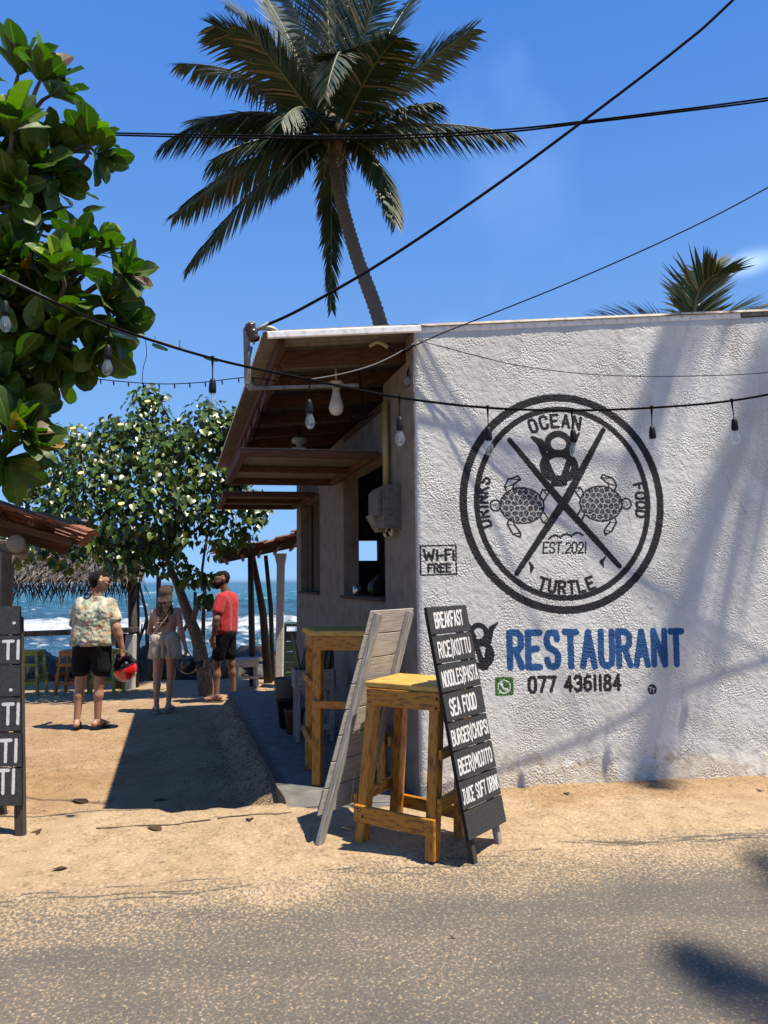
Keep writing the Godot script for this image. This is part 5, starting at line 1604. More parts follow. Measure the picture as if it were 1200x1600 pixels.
# heart-shaped leaf along +x, hanging; 1 unit long
func heart_leaf(sd: int, c: Color) -> ArrayMesh:
	var r := RandomNumberGenerator.new()
	r.seed = sd
	var v := PackedVector3Array()
	var idx := PackedInt32Array()
	var col := PackedColorArray()
	var fold := r.randf_range(0.1, 0.35)
	var outline := [Vector2(-0.06, 0.24), Vector2(0.1, 0.42), Vector2(0.42, 0.40), Vector2(0.75, 0.2), Vector2(1.0, 0.0)]
	v.append(Vector3(0, 0, 0)); col.append(c)
	v.append(Vector3(0.5, -0.03, 0)); col.append(c)
	for s in [-1.0, 1.0]:
		for p in outline:
			v.append(Vector3(p.x, fold * p.y - 0.15 * p.x * p.x, p.y * s))
			col.append(c * r.randf_range(0.85, 1.15))
	for s in 2:
		var b := 2 + s * 5
		var tris := [0, b, b + 1, 0, b + 1, 1, 1, b + 1, b + 2, 1, b + 2, b + 3, 1, b + 3, b + 4]
		if s == 0: tris.reverse()
		idx.append_array(tris)
	return mesh_of(v, idx, true, PackedVector2Array(), col)

func build_shore_tree() -> void:
	var foot := Vector3(-2.655, -0.309, -11.300)
	var b := thing("shore_tree", "leaning beach hibiscus tree with small heart-shaped leaves beside the man in red", "tree", foot)
	var a1 := Vector3(-2.807, 0.339, -11.300)
	var a2 := Vector3(-2.957, 0.762, -11.300)
	var a3 := Vector3(-3.148, 1.275, -11.300)
	var a4 := Vector3(-3.310, 1.656, -11.300)
	pole("trunk", smooth_path([foot + Vector3(0, -0.25, 0), a1, a2, a3, a4, Vector3(-3.569, 2.414, -11.400), Vector3(-3.766, 3.235, -11.500)], 5), [0.135, 0.13, 0.12, 0.11, 0.105, 0.10, 0.095, 0.09, 0.088, 0.085, 0.082, 0.08, 0.075, 0.07, 0.066, 0.062, 0.058, 0.054, 0.05, 0.046, 0.04, 0.036, 0.032, 0.03, 0.026, 0.024, 0.022, 0.02, 0.02, 0.018, 0.015], mats["bark0"], b, 11)
	pole("limb", smooth_path([a2 - Vector3(0, 0.12, 0), Vector3(-2.818, 0.985, -11.200), Vector3(-2.699, 1.148, -11.100), Vector3(-2.732, 1.511, -11.100), Vector3(-2.630, 2.385, -11.200)], 4), [0.06, 0.055, 0.05, 0.045, 0.04, 0.035, 0.03, 0.025, 0.02], mats["bark1"], b, 9)
	pole("limb", smooth_path([a2, Vector3(-3.071, 0.571, -11.300), Vector3(-3.166, 0.418, -11.200)], 4), [0.05, 0.04, 0.03], mats["bark2"], b, 8)
	for e in [[Vector3(-4.089, 2.304, -11.200), Vector3(-4.790, 3.000, -11.200)], [Vector3(-3.392, 3.165, -11.100), Vector3(-3.615, 4.006, -11.300)], [Vector3(-2.927, 2.781, -11.200), Vector3(-2.617, 3.691, -11.300)], [Vector3(-2.558, 2.261, -10.900), Vector3(-1.926, 2.482, -10.800)], [Vector3(-4.160, 1.901, -10.900), Vector3(-4.871, 1.904, -10.800)], [Vector3(-3.726, 2.539, -10.700), Vector3(-3.986, 3.279, -10.600)], [Vector3(-3.042, 2.334, -10.600), Vector3(-2.746, 2.875, -10.500)]]:
		pole("limb", smooth_path([a4 + Vector3(0, 0.1, 0), e[0], e[1]], 5), [0.04, 0.036, 0.032, 0.028, 0.024, 0.02, 0.017, 0.014, 0.012, 0.01, 0.008], mats["bark" + str(rng.randi() % 3)], b, 7)
	var clumps := [[Vector3(-3.647, 4.128, -11.300), 34], [Vector3(-3.677, 3.732, -11.200), 50], [Vector3(-2.645, 3.870, -11.200), 44], [Vector3(-2.883, 3.436, -11.000), 52], [Vector3(-2.493, 3.469, -11.200), 46], [Vector3(-4.705, 3.495, -11.200), 40], [Vector3(-4.324, 3.160, -11.000), 52], [Vector3(-4.941, 2.987, -11.100), 44], [Vector3(-3.713, 3.185, -10.900), 55],
		[Vector3(-3.220, 2.956, -10.700), 55], [Vector3(-4.046, 2.648, -10.800), 62], [Vector3(-4.648, 2.476, -10.900), 56], [Vector3(-2.822, 2.729, -10.800), 55], [Vector3(-2.396, 2.846, -11.000), 40], [Vector3(-5.214, 2.406, -11.100), 42], [Vector3(-3.503, 2.340, -10.600), 62], [Vector3(-4.180, 2.031, -10.700), 55], [Vector3(-4.822, 1.908, -10.900), 50], [Vector3(-3.051, 2.212, -10.800), 50],
		[Vector3(-2.559, 2.357, -10.900), 42], [Vector3(-3.698, 1.750, -10.800), 45], [Vector3(-3.213, 1.701, -10.900), 34], [Vector3(-2.413, 1.928, -10.900), 30], [Vector3(-1.926, 2.434, -10.800), 30], [Vector3(-2.222, 2.711, -11.100), 30], [Vector3(-2.083, 2.019, -10.900), 22], [Vector3(-5.438, 1.920, -11.000), 35], [Vector3(-2.620, 1.366, -11.000), 18], [Vector3(-2.906, 1.417, -11.000), 20], [Vector3(-2.664, 1.037, -11.000), 14], [Vector3(-1.861, 2.283, -10.700), 20], [Vector3(-2.230, 3.715, -11.200), 34], [Vector3(-2.081, 3.298, -11.100), 32], [Vector3(-2.146, 3.054, -10.800), 34], [Vector3(-5.372, 2.797, -11.100), 34], [Vector3(-3.221, 3.440, -11.000), 44], [Vector3(-4.081, 3.567, -11.100), 40]]
	var kinds := []
	for k in 8:
		var g := 0.75 + 0.08 * k
		kinds.append(heart_leaf(40 + k, Color(0.05 * g, 0.088 * g, 0.012 * g) if k < 6 else Color(0.12, 0.165, 0.02)))
	var leaves := []
	for cl in clumps:
		var centre: Vector3 = cl[0]
		var r: float = cl[1] / 102.0
		var n := int(30.0 + 900.0 * r * r)
		for k in n:
			var u := Vector3(rng.randfn(), rng.randfn(), rng.randfn()).normalized()
			var p := centre + u * r * pow(rng.randf(), 0.5) * Vector3(1, 0.92, 1.1)
			var dir := (u * 0.5 + Vector3(rng.randf_range(-0.7, 0.7), -0.75, rng.randf_range(-0.7, 0.7))).normalized()
			var up := (Vector3(0, 0.7, 0.35) + u * 0.7 + Vector3(rng.randf_range(-0.6, 0.6), rng.randf_range(-0.4, 0.4), rng.randf_range(-0.6, 0.6))).normalized()
			var size := rng.randf_range(0.055, 0.13)
			leaves.append([p.z + u.z * 0.2, Transform3D(frame_of(dir, up).scaled_local(Vector3.ONE * size), p), rng.randi() % 8])
		# twigs through the clump
		for k in 3:
			var u := Vector3(rng.randfn(), rng.randfn(), rng.randfn()).normalized() * r * 0.9
			part("twig", tube_mesh([centre - u * 0.9, centre, centre + u], [0.007, 0.006, 0.003], 4, false), mats["bark1"], b)
	leaves.sort_custom(func(x, y): return x[0] > y[0])
	var st := SurfaceTool.new()
	st.begin(Mesh.PRIMITIVE_TRIANGLES)
	for k in leaves.size():
		if k < 290: part("leaf", kinds[leaves[k][2]], mats["shore_leaf"], b, leaves[k][1])
		else: st.append_from(kinds[leaves[k][2]], 0, leaves[k][1])
	var crown := part("crown", st.commit(), mats["shore_leaf"], b)
	crown.set_meta("kind", "stuff")
	# a few pale yellow blossoms
	for p in [Vector3(-4.419, 3.507, -10.400), Vector3(-3.463, 3.959, -10.700), Vector3(-3.780, 3.576, -10.500), Vector3(-3.568, 2.372, -10.000), Vector3(-4.251, 2.845, -10.300)]:
		part("blossom", lathe_mesh([Vector2(0.006, -0.03), Vector2(0.02, 0.0), Vector2(0.045, 0.035), Vector2(0.03, 0.03), Vector2(0.004, 0.0)], 7), mats["blossom"], b, Transform3D(Basis(Vector3(1, 0, 0), 0.6), p))


# ================================================================ wires, string lights, fittings
func wire(called: String, label: String, pts: Array, r: float, material: Material, per := 8) -> Node3D:
	var o := part(called, tube_mesh(smooth_path(pts, per), [r], 6), material, self)
	tag(o, label, "cable")
	return o

func build_wires() -> void:
	var c: Material = mats["cable"]
	wire("service_cable", "thick black supply cable rising from the roof bracket over the road", [Vector3(-0.766, 2.928, -4.560), Vector3(-0.513, 3.039, -4.550), Vector3(0.018, 3.344, -4.540), Vector3(0.678, 3.785, -4.520), Vector3(1.304, 4.240, -4.500), Vector3(1.936, 4.721, -4.480), Vector3(2.295, 5.032, -4.460), Vector3(3.389, 6.088, -4.400)], 0.0095, c)
	# two strands of it twisted together
	wire("overhead_line", "upper of the two level black lines across the sky", [Vector3(-4.818, 5.193, -5.900), Vector3(-2.364, 4.693, -5.250), Vector3(-1.077, 4.399, -4.850), Vector3(0.029, 4.236, -4.620), Vector3(0.773, 4.209, -4.530), Vector3(1.262, 4.236, -4.500), Vector3(1.882, 4.307, -4.500), Vector3(2.505, 4.386, -4.500), Vector3(3.756, 4.560, -4.500)], 0.006, c)
	wire("overhead_line", "lower of the two level black lines across the sky", [Vector3(-4.833, 5.189, -5.920), Vector3(-2.373, 4.690, -5.270), Vector3(-1.081, 4.393, -4.870), Vector3(0.028, 4.228, -4.640), Vector3(0.776, 4.204, -4.550), Vector3(1.267, 4.236, -4.520), Vector3(1.890, 4.307, -4.520), Vector3(2.515, 4.383, -4.520), Vector3(3.772, 4.561, -4.520)], 0.006, c)
	wire("thin_line", "thin black line climbing from the wall corner to the sky", [Vector3(0.205, 2.844, -4.720), Vector3(0.432, 2.937, -4.700), Vector3(0.845, 3.082, -4.650), Vector3(1.253, 3.232, -4.600), Vector3(1.843, 3.464, -4.500), Vector3(2.414, 3.728, -4.400), Vector3(3.503, 4.303, -4.200)], 0.0042, c)
	wire("pale_wire", "pale twisted wire sagging across the top of the white wall", [Vector3(0.230, 2.880, -4.700), Vector3(0.431, 2.828, -4.720), Vector3(0.851, 2.722, -4.740), Vector3(1.274, 2.663, -4.760), Vector3(1.701, 2.642, -4.780), Vector3(2.132, 2.647, -4.800), Vector3(2.568, 2.669, -4.820), Vector3(3.456, 2.767, -4.860)], 0.0035, mats["pale_cable"])
	# cords of the bracket behind the string lights
	wire("lamp_cord", "grey cord slung from the string lights to the wall corner", [Vector3(-0.408, 2.446, -4.060), Vector3(-0.251, 2.513, -4.200), Vector3(-0.087, 2.610, -4.380), Vector3(0.060, 2.724, -4.550), Vector3(0.213, 2.859, -4.700)], 0.0042, mats["pale_cable"])
	# fairy light wire
	var f := thing("fairy_wire", "thin wire with tiny fairy lights above the shore tree", "fairy lights", Vector3(-1.343, 2.550, -4.500))
	var path := smooth_path([Vector3(-1.782, 2.588, -4.500), Vector3(-1.582, 2.565, -4.500), Vector3(-1.343, 2.550, -4.500), Vector3(-1.109, 2.565, -4.520), Vector3(-0.860, 2.599, -4.550), Vector3(-0.682, 2.590, -4.600)], 5)
	part("wire", tube_mesh(path, [0.0032], 5), c, f)
	for k in range(1, path.size(), 2):
		part("tiny_lamp", tube_mesh([path[k], path[k] + Vector3(0.004, -0.012, 0), path[k] + Vector3(0.004, -0.03, 0)], [0.004, 0.005, 0.003], 6), c, f)
	wire("loose_thread", "loose broken thread hanging from the taped cord", [Vector3(-1.292, 2.645, -3.930), Vector3(-1.284, 2.556, -3.930), Vector3(-1.300, 2.485, -3.930), Vector3(-1.305, 2.396, -3.930)], 0.0018, c)
	# steel strap with a reel insulator at the corner of the roof
	var b := thing("cable_bracket", "grey steel bracket with dark reel insulator on the roof corner", "bracket", Vector3(-0.844, 2.723, -4.550))
	bar("strap", Vector3(-0.857, 2.922, -4.550), Vector3(-0.847, 2.558, -4.550), 0.010, 0.042, mats["zinc"], b, Vector3.FORWARD)
	bar("strap", Vector3(-0.847, 2.558, -4.550), Vector3(-0.821, 2.527, -4.560), 0.010, 0.042, mats["zinc"], b, Vector3.FORWARD)
	part("brace", tube_mesh([Vector3(-0.827, 2.794, -4.540), Vector3(-0.850, 2.670, -4.540)], [0.014, 0.014], 6), mats["galvanised"], b)
	part("strap_arm", tube_mesh([Vector3(-0.853, 2.913, -4.550), Vector3(-0.829, 2.946, -4.550), Vector3(-0.801, 2.950, -4.550)], [0.010, 0.010, 0.010], 6), mats["galvanised"], b)
	var reel := [Vector2(0.012, -0.062), Vector2(0.03, -0.058), Vector2(0.036, -0.042), Vector2(0.026, -0.028), Vector2(0.034, -0.016), Vector2(0.036, 0.0), Vector2(0.026, 0.012), Vector2(0.034, 0.026), Vector2(0.036, 0.042), Vector2(0.026, 0.056), Vector2(0.012, 0.062)]
	part("insulator", lathe_mesh(reel, 16), mats["bakelite"], b, Transform3D(Basis(Vector3(0, 0, 1), 0.35), Vector3(-0.819, 2.889, -4.540)))
	part("bolt", tube_mesh([Vector3(-0.835, 2.960, -4.540), Vector3(-0.806, 2.810, -4.540)], [0.007, 0.007], 6), mats["galvanised"], b)
	part("clamp", tube_mesh([Vector3(-0.815, 2.889, -4.540), Vector3(-0.776, 2.917, -4.550), Vector3(-0.717, 2.953, -4.560)], [0.014, 0.012, 0.011], 8), mats["galvanised"], b)
	part("conduit_bend", tube_mesh(smooth_path([Vector3(-0.781, 2.934, -4.600), Vector3(-0.732, 2.938, -4.600), Vector3(-0.685, 2.927, -4.620), Vector3(-0.658, 2.907, -4.660)], 4), [0.016], 8), mats["cream_plastic"], b)
	bar("galvanised_arm", Vector3(-0.832, 2.537, -4.580), Vector3(-0.166, 2.657, -4.980), 0.025, 0.025, mats["zinc"], b)

func build_string_lights() -> void:
	# cord runs from the almond tree in front of the eave and along the wall
	var at := [Vector3(-2.179, 3.006, -3.700), Vector3(-1.975, 2.914, -3.750), Vector3(-1.463, 2.698, -3.850), Vector3(-0.929, 2.540, -3.950), Vector3(-0.408, 2.446, -4.060), Vector3(0.096, 2.363, -4.160), Vector3(0.616, 2.323, -4.270), Vector3(1.137, 2.327, -4.380), Vector3(1.664, 2.365, -4.500), Vector3(2.224, 2.435, -4.630), Vector3(2.734, 2.544, -4.750), Vector3(3.568, 2.733, -4.900)]
	var b := thing("string_lights", "black string light cord with clear bulbs crossing before the eave and wall", "string lights", at[5])
	part("cord", tube_mesh(smooth_path(at, 8), [0.0075], 7), mats["cable"], b)
	# companion wire tied along it with green tape
	part("guy_wire", tube_mesh(smooth_path([Vector3(-2.185, 3.028, -3.710), Vector3(-1.981, 2.932, -3.760), Vector3(-1.466, 2.688, -3.860), Vector3(-1.202, 2.620, -3.900), Vector3(-0.931, 2.536, -3.960)], 6), [0.005], 6), mats["pale_cable"], b)
	for e in [[Vector3(-1.445, 2.659, -3.860), Vector3(-1.321, 2.629, -3.890), 0.012], [Vector3(-1.247, 2.610, -3.910), Vector3(-1.166, 2.580, -3.920), 0.013], [Vector3(-1.131, 2.590, -3.920), Vector3(-1.090, 2.600, -3.920), 0.004], [Vector3(-0.978, 2.551, -3.950), Vector3(-0.903, 2.528, -3.960), 0.012], [Vector3(-1.234, 2.663, -3.900), Vector3(-1.223, 2.613, -3.900), 0.003], [Vector3(-1.097, 2.647, -3.920), Vector3(-1.104, 2.597, -3.920), 0.003]]:
		part("tape_knot", tube_mesh([e[0], e[0].lerp(e[1], 0.3), e[0].lerp(e[1], 0.7), e[1]], [e[2] * 0.6, e[2], e[2] * 0.85, e[2] * 0.5], 7), mats["green_tape"], b)
	var socket := lathe_mesh([Vector2(0.004, 0.012), Vector2(0.011, 0.008), Vector2(0.016, -0.004), Vector2(0.019, -0.02), Vector2(0.021, -0.05), Vector2(0.020, -0.068), Vector2(0.014, -0.07)], 14)
	var bulb := lathe_mesh([Vector2(0.013, -0.066), Vector2(0.015, -0.078), Vector2(0.024, -0.10), Vector2(0.0275, -0.122), Vector2(0.024, -0.142), Vector2(0.013, -0.155), Vector2(0.001, -0.158)], 16)
	var filament := tube_mesh([Vector3(-0.006, -0.07, 0), Vector3(-0.005, -0.10, 0), Vector3(-0.002, -0.128, 0.003), Vector3(0.002, -0.128, -0.003), Vector3(0.005, -0.10, 0), Vector3(0.006, -0.07, 0)], [0.0013], 5)
	for k in range(1, 11):
		var p: Vector3 = at[k]
		var drop := 0.125 if k != 2 else 0.115
		var hang := Vector3(rng.randf_range(-0.008, 0.008), -drop, rng.randf_range(-0.01, 0.01))
		var h := part("bulb_holder", socket, mats["black_plastic"], b, Transform3D(Basis(Vector3(0, 0, 1), rng.randf_range(-0.06, 0.06)), p + hang))
		part("drop_wire", tube_mesh([p + Vector3(0, 0.012, 0), p, p + hang * 0.5, p + hang], [0.011, 0.008, 0.0032, 0.0032], 6), mats["cable"], h)
		part("glass_bulb", bulb, mats["bulb_glass"], h, h.global_transform)
		part("filament", filament, mats["steel"], h, h.global_transform)

func build_fittings() -> void:
	# large white bulb under the rafters
	var p := Vector3(-0.334, 2.727, -5.200)
	var l := thing("white_bulb", "large white bulb hanging under the front rafter of the eave", "lamp", p)
	var up := Transform3D(Basis(), p)
	part("holder", lathe_mesh([Vector2(0.002, 0.02), Vector2(0.05, 0.018), Vector2(0.055, 0.0), Vector2(0.04, -0.012), Vector2(0.028, -0.03), Vector2(0.026, -0.06), Vector2(0.03, -0.065)], 16), mats["cream_plastic"], l, up)
	part("bulb", lathe_mesh([Vector2(0.027, -0.062), Vector2(0.034, -0.10), Vector2(0.045, -0.13), Vector2(0.0525, -0.165), Vector2(0.05, -0.195), Vector2(0.035, -0.22), Vector2(0.002, -0.232)], 18), mats["milk_glass"], l, up)
	part("stem", tube_mesh([p + Vector3(0, 0.01, 0), p + Vector3(0.0, 0.14, 0)], [0.008, 0.008], 6), mats["cream_plastic"], l)
	p = Vector3(-0.757, 2.578, -6.600)
	l = thing("square_lamp", "small square white lamp hanging deeper under the eave", "lamp", p)
	part("holder", lathe_mesh([Vector2(0.002, 0.03), Vector2(0.07, 0.028), Vector2(0.07, -0.01), Vector2(0.03, -0.02), Vector2(0.028, -0.06), Vector2(0.002, -0.06)], 14), mats["cream_plastic"], l, Transform3D(Basis(), p))
	part("shade", box_mesh(0.13, 0.09, 0.13, 0.01), mats["milk_glass"], l, Transform3D(Basis(), p + Vector3(0, -0.105, 0)))
	part("stem", tube_mesh([p + Vector3(0, 0.02, 0), p + Vector3(0, 0.15, 0)], [0.008, 0.008], 6), mats["cable"], l)
	# small flood lamp on the corner
	p = Vector3(0.168, 2.642, -4.840)
	l = thing("flood_lamp", "little grey flood lamp tucked under the roof at the wall corner", "lamp", p)
	part("housing", box_mesh(0.05, 0.055, 0.05, 0.008), mats["galvanised"], l, Transform3D(Basis(Vector3(0, 0, 1), 0.5), p))
	part("arm", tube_mesh([p, p + Vector3(0.0, 0.06, -0.01), p + Vector3(0.02, 0.15, -0.05)], [0.006, 0.006, 0.006], 6), mats["cable"], l)
	# cream conduit ends and cable loops under the roof
	l = thing("cream_conduit", "cream plastic conduit curling under the roof by the wall corner", "conduit", Vector3(-0.009, 2.909, -4.900))
	part("bend", tube_mesh(smooth_path([Vector3(-0.084, 2.922, -4.950), Vector3(-0.039, 2.938, -4.920), Vector3(0.004, 2.922, -4.900), Vector3(0.039, 2.889, -4.880)], 4), [0.013], 8), mats["cream_plastic"], l)
	part("tail", tube_mesh(smooth_path([Vector3(0.039, 2.889, -4.880), Vector3(0.107, 2.838, -4.850), Vector3(0.167, 2.855, -4.850), Vector3(0.202, 2.858, -4.750)], 4), [0.005], 6), mats["cable"], l)
	l = thing("cable_loop", "dark coil of cable under the rafters beside the wall plate", "cable", Vector3(-0.213, 2.582, -5.600))
	var loop := []
	for k in 37:
		var a := k * TAU / 18.0
		loop.append(Vector3(-0.213, 2.572, -5.600) + Vector3(cos(a) * 0.055 + 0.002 * k, sin(a) * 0.03 + 0.0008 * k, sin(a) * 0.03))
	part("coil", tube_mesh(loop, [0.0045], 5), mats["cable"], l)
	part("lead", tube_mesh([loop[0], Vector3(-0.159, 2.757, -5.500), Vector3(-0.176, 2.872, -5.300)], [0.005], 5), mats["cable"], l)
	# electricity meter with yellowed conduit
	var m := thing("electricity_meter", "grey electricity meter box on the shaded corner of the building", "meter box", on_side(0.5, 1.66))
	var t0 := 0.31
	var t1 := 0.66
	var lo := 1.665
	var hi := 1.985
	part("case", hexa([on_side(t1, lo + 0.02, 0.002), on_side(t0, lo, 0.002), on_side(t0, lo + 0.01, 0.125), on_side(t1, lo + 0.035, 0.125)],
		[on_side(t1, hi, 0.002), on_side(t0, hi, 0.002), on_side(t0, hi - 0.015, 0.125), on_side(t1, hi - 0.015, 0.125)]), mats["meter_grey"], m)
	part("cover", hexa([on_side(t1 - 0.03, lo + 0.12, 0.128), on_side(t0 + 0.05, lo + 0.10, 0.128), on_side(t0 + 0.05, lo + 0.10, 0.15), on_side(t1 - 0.03, lo + 0.12, 0.15)],
		[on_side(t1 - 0.03, hi - 0.03, 0.128), on_side(t0 + 0.05, hi - 0.03, 0.128), on_side(t0 + 0.05, hi - 0.04, 0.15), on_side(t1 - 0.03, hi - 0.04, 0.15)]), mats["meter_grey"], m)
	var lid := part("terminal_lid", hexa([on_side(t1 - 0.02, lo + 0.0, 0.03), on_side(t0 + 0.22, lo + 0.0, 0.03), on_side(t0 + 0.22, lo + 0.0, 0.10), on_side(t1 - 0.02, lo + 0.0, 0.10)],
		[on_side(t1 + 0.004, lo + 0.115, 0.03), on_side(t0 + 0.19, lo + 0.125, 0.03), on_side(t0 + 0.19, lo + 0.125, 0.165), on_side(t1 + 0.004, lo + 0.115, 0.165)]), mats["galvanised"], m)
	lid.set_meta("label", "paler slanting lid at the foot of the meter")
	for k in 3:
		part("cable_tail", tube_mesh(smooth_path([on_side(0.36 + k * 0.07, lo + 0.03, 0.05), on_side(0.37 + k * 0.07, lo - 0.03, 0.055), on_side(0.40 + k * 0.07, lo - 0.01, 0.06)], 4), [0.011], 6), mats["cream_plastic"] if k != 1 else mats["cable"], m)
	for k in 2:
		part("conduit", tube_mesh([on_side(0.60 - k * 0.045, hi - 0.01, 0.03), on_side(0.60 - k * 0.045, 2.62, 0.03)], [0.017, 0.017], 8), mats["conduit"], m)
	# things on the hatch sill
	var s := thing("dark_bundle", "dark bundle of sacks on the hatch sill", "bundle", on_side(1.25, 1.19, -0.12))
	part("sack", blob_mesh([[Vector3(0, 0.08, 0), Vector3(0.05, 0.14, 0), 0.085, 0.08], [Vector3(0.0, 0.14, 0.0), Vector3(0.02, 0.23, 0.02), 0.07, 0.055], [Vector3(-0.07, 0.07, 0.05), Vector3(-0.05, 0.12, 0.05), 0.06, 0.05]], 0.012, 0.04), mats["cable"], s, Transform3D(Basis(), on_side(1.05, 1.19, -0.12)))
	part("sack", blob_mesh([[Vector3(0, 0.07, 0), Vector3(0.1, 0.07, 0), 0.07, 0.06], [Vector3(0.04, 0.1, 0), Vector3(0.04, 0.13, 0), 0.05, 0.05]], 0.012, 0.04), mats["dark_green"], s, Transform3D(Basis(), on_side(1.38, 1.19, -0.10)))
	var tin := part("steel_tin", lathe_mesh([Vector2(0.001, 0.0), Vector2(0.035, 0.0), Vector2(0.035, 0.09), Vector2(0.031, 0.09), Vector2(0.03, 0.01), Vector2(0.001, 0.008)], 14), mats["steel"], self, Transform3D(Basis(), on_side(1.72, 1.19, -0.02)))
	tag(tin, "small shiny steel tin on the hatch sill", "tin")

# ================================================================ stools, boards, planters
# four-legged stool of square timber; seat corners and feet in world space, listed clockwise
func timber_stool(b: Node3D, seat: Array, feet: Array, key: String, leg_w: float, rails: Array, top_h := 0.028, apron := 0.075) -> void:
	var mid := (seat[0] + seat[1] + seat[2] + seat[3]) * 0.25 as Vector3
	# seat of three boards
	for k in 3:
		var a0: Vector3 = seat[0].lerp(seat[3], k / 3.0 + 0.004)
		var a1: Vector3 = seat[0].lerp(seat[3], (k + 1) / 3.0 - 0.004)
		var b0: Vector3 = seat[1].lerp(seat[2], k / 3.0 + 0.004)
		var b1: Vector3 = seat[1].lerp(seat[2], (k + 1) / 3.0 - 0.004)
		bar("seat_board", (a0 + a1) * 0.5, (b0 + b1) * 0.5, top_h, a0.distance_to(a1), pick("bleached") if key == "yellow" else pick(key), b, Vector3.UP, 0.005)
	# aprons under the seat
	for k in 4:
		var p: Vector3 = seat[k].lerp(mid, 0.05) + Vector3(0, -top_h * 0.5 - apron * 0.5 - 0.001, 0)
		var q: Vector3 = seat[(k + 1) % 4].lerp(mid, 0.05) + Vector3(0, -top_h * 0.5 - apron * 0.5 - 0.001, 0)
		if k % 2 == 1:
			var d := (q - p).normalized() * 0.025
			p += d; q -= d
		bar("apron", p, q, apron, 0.024, pick(key), b)
	# legs
	for k in 4:
		var top: Vector3 = seat[k].lerp(mid, 0.19) + Vector3(0, -top_h * 0.5 - 0.003, 0)
		bar("leg", feet[k], top, leg_w, leg_w * 0.8, pick(key), b, (seat[1] - seat[0]).cross(Vector3.UP), 0.004)
	# rails: [side, height share]
	for r in rails:
		var k: int = r[0]
		var out: Vector3 = (((feet[k] + feet[(k + 1) % 4]) * 0.5) - (feet[0] + feet[1] + feet[2] + feet[3]) * 0.25).normalized() * (leg_w * 0.5 + 0.010)
		var p: Vector3 = feet[k].lerp(seat[k].lerp(mid, 0.19), r[1]) + out
		var q: Vector3 = feet[(k + 1) % 4].lerp(seat[(k + 1) % 4].lerp(mid, 0.19), r[1]) + out
		var d := (q - p).normalized() * leg_w * 0.5
		bar("rail", p - d, q + d, r[2], 0.022, pick(key), b)

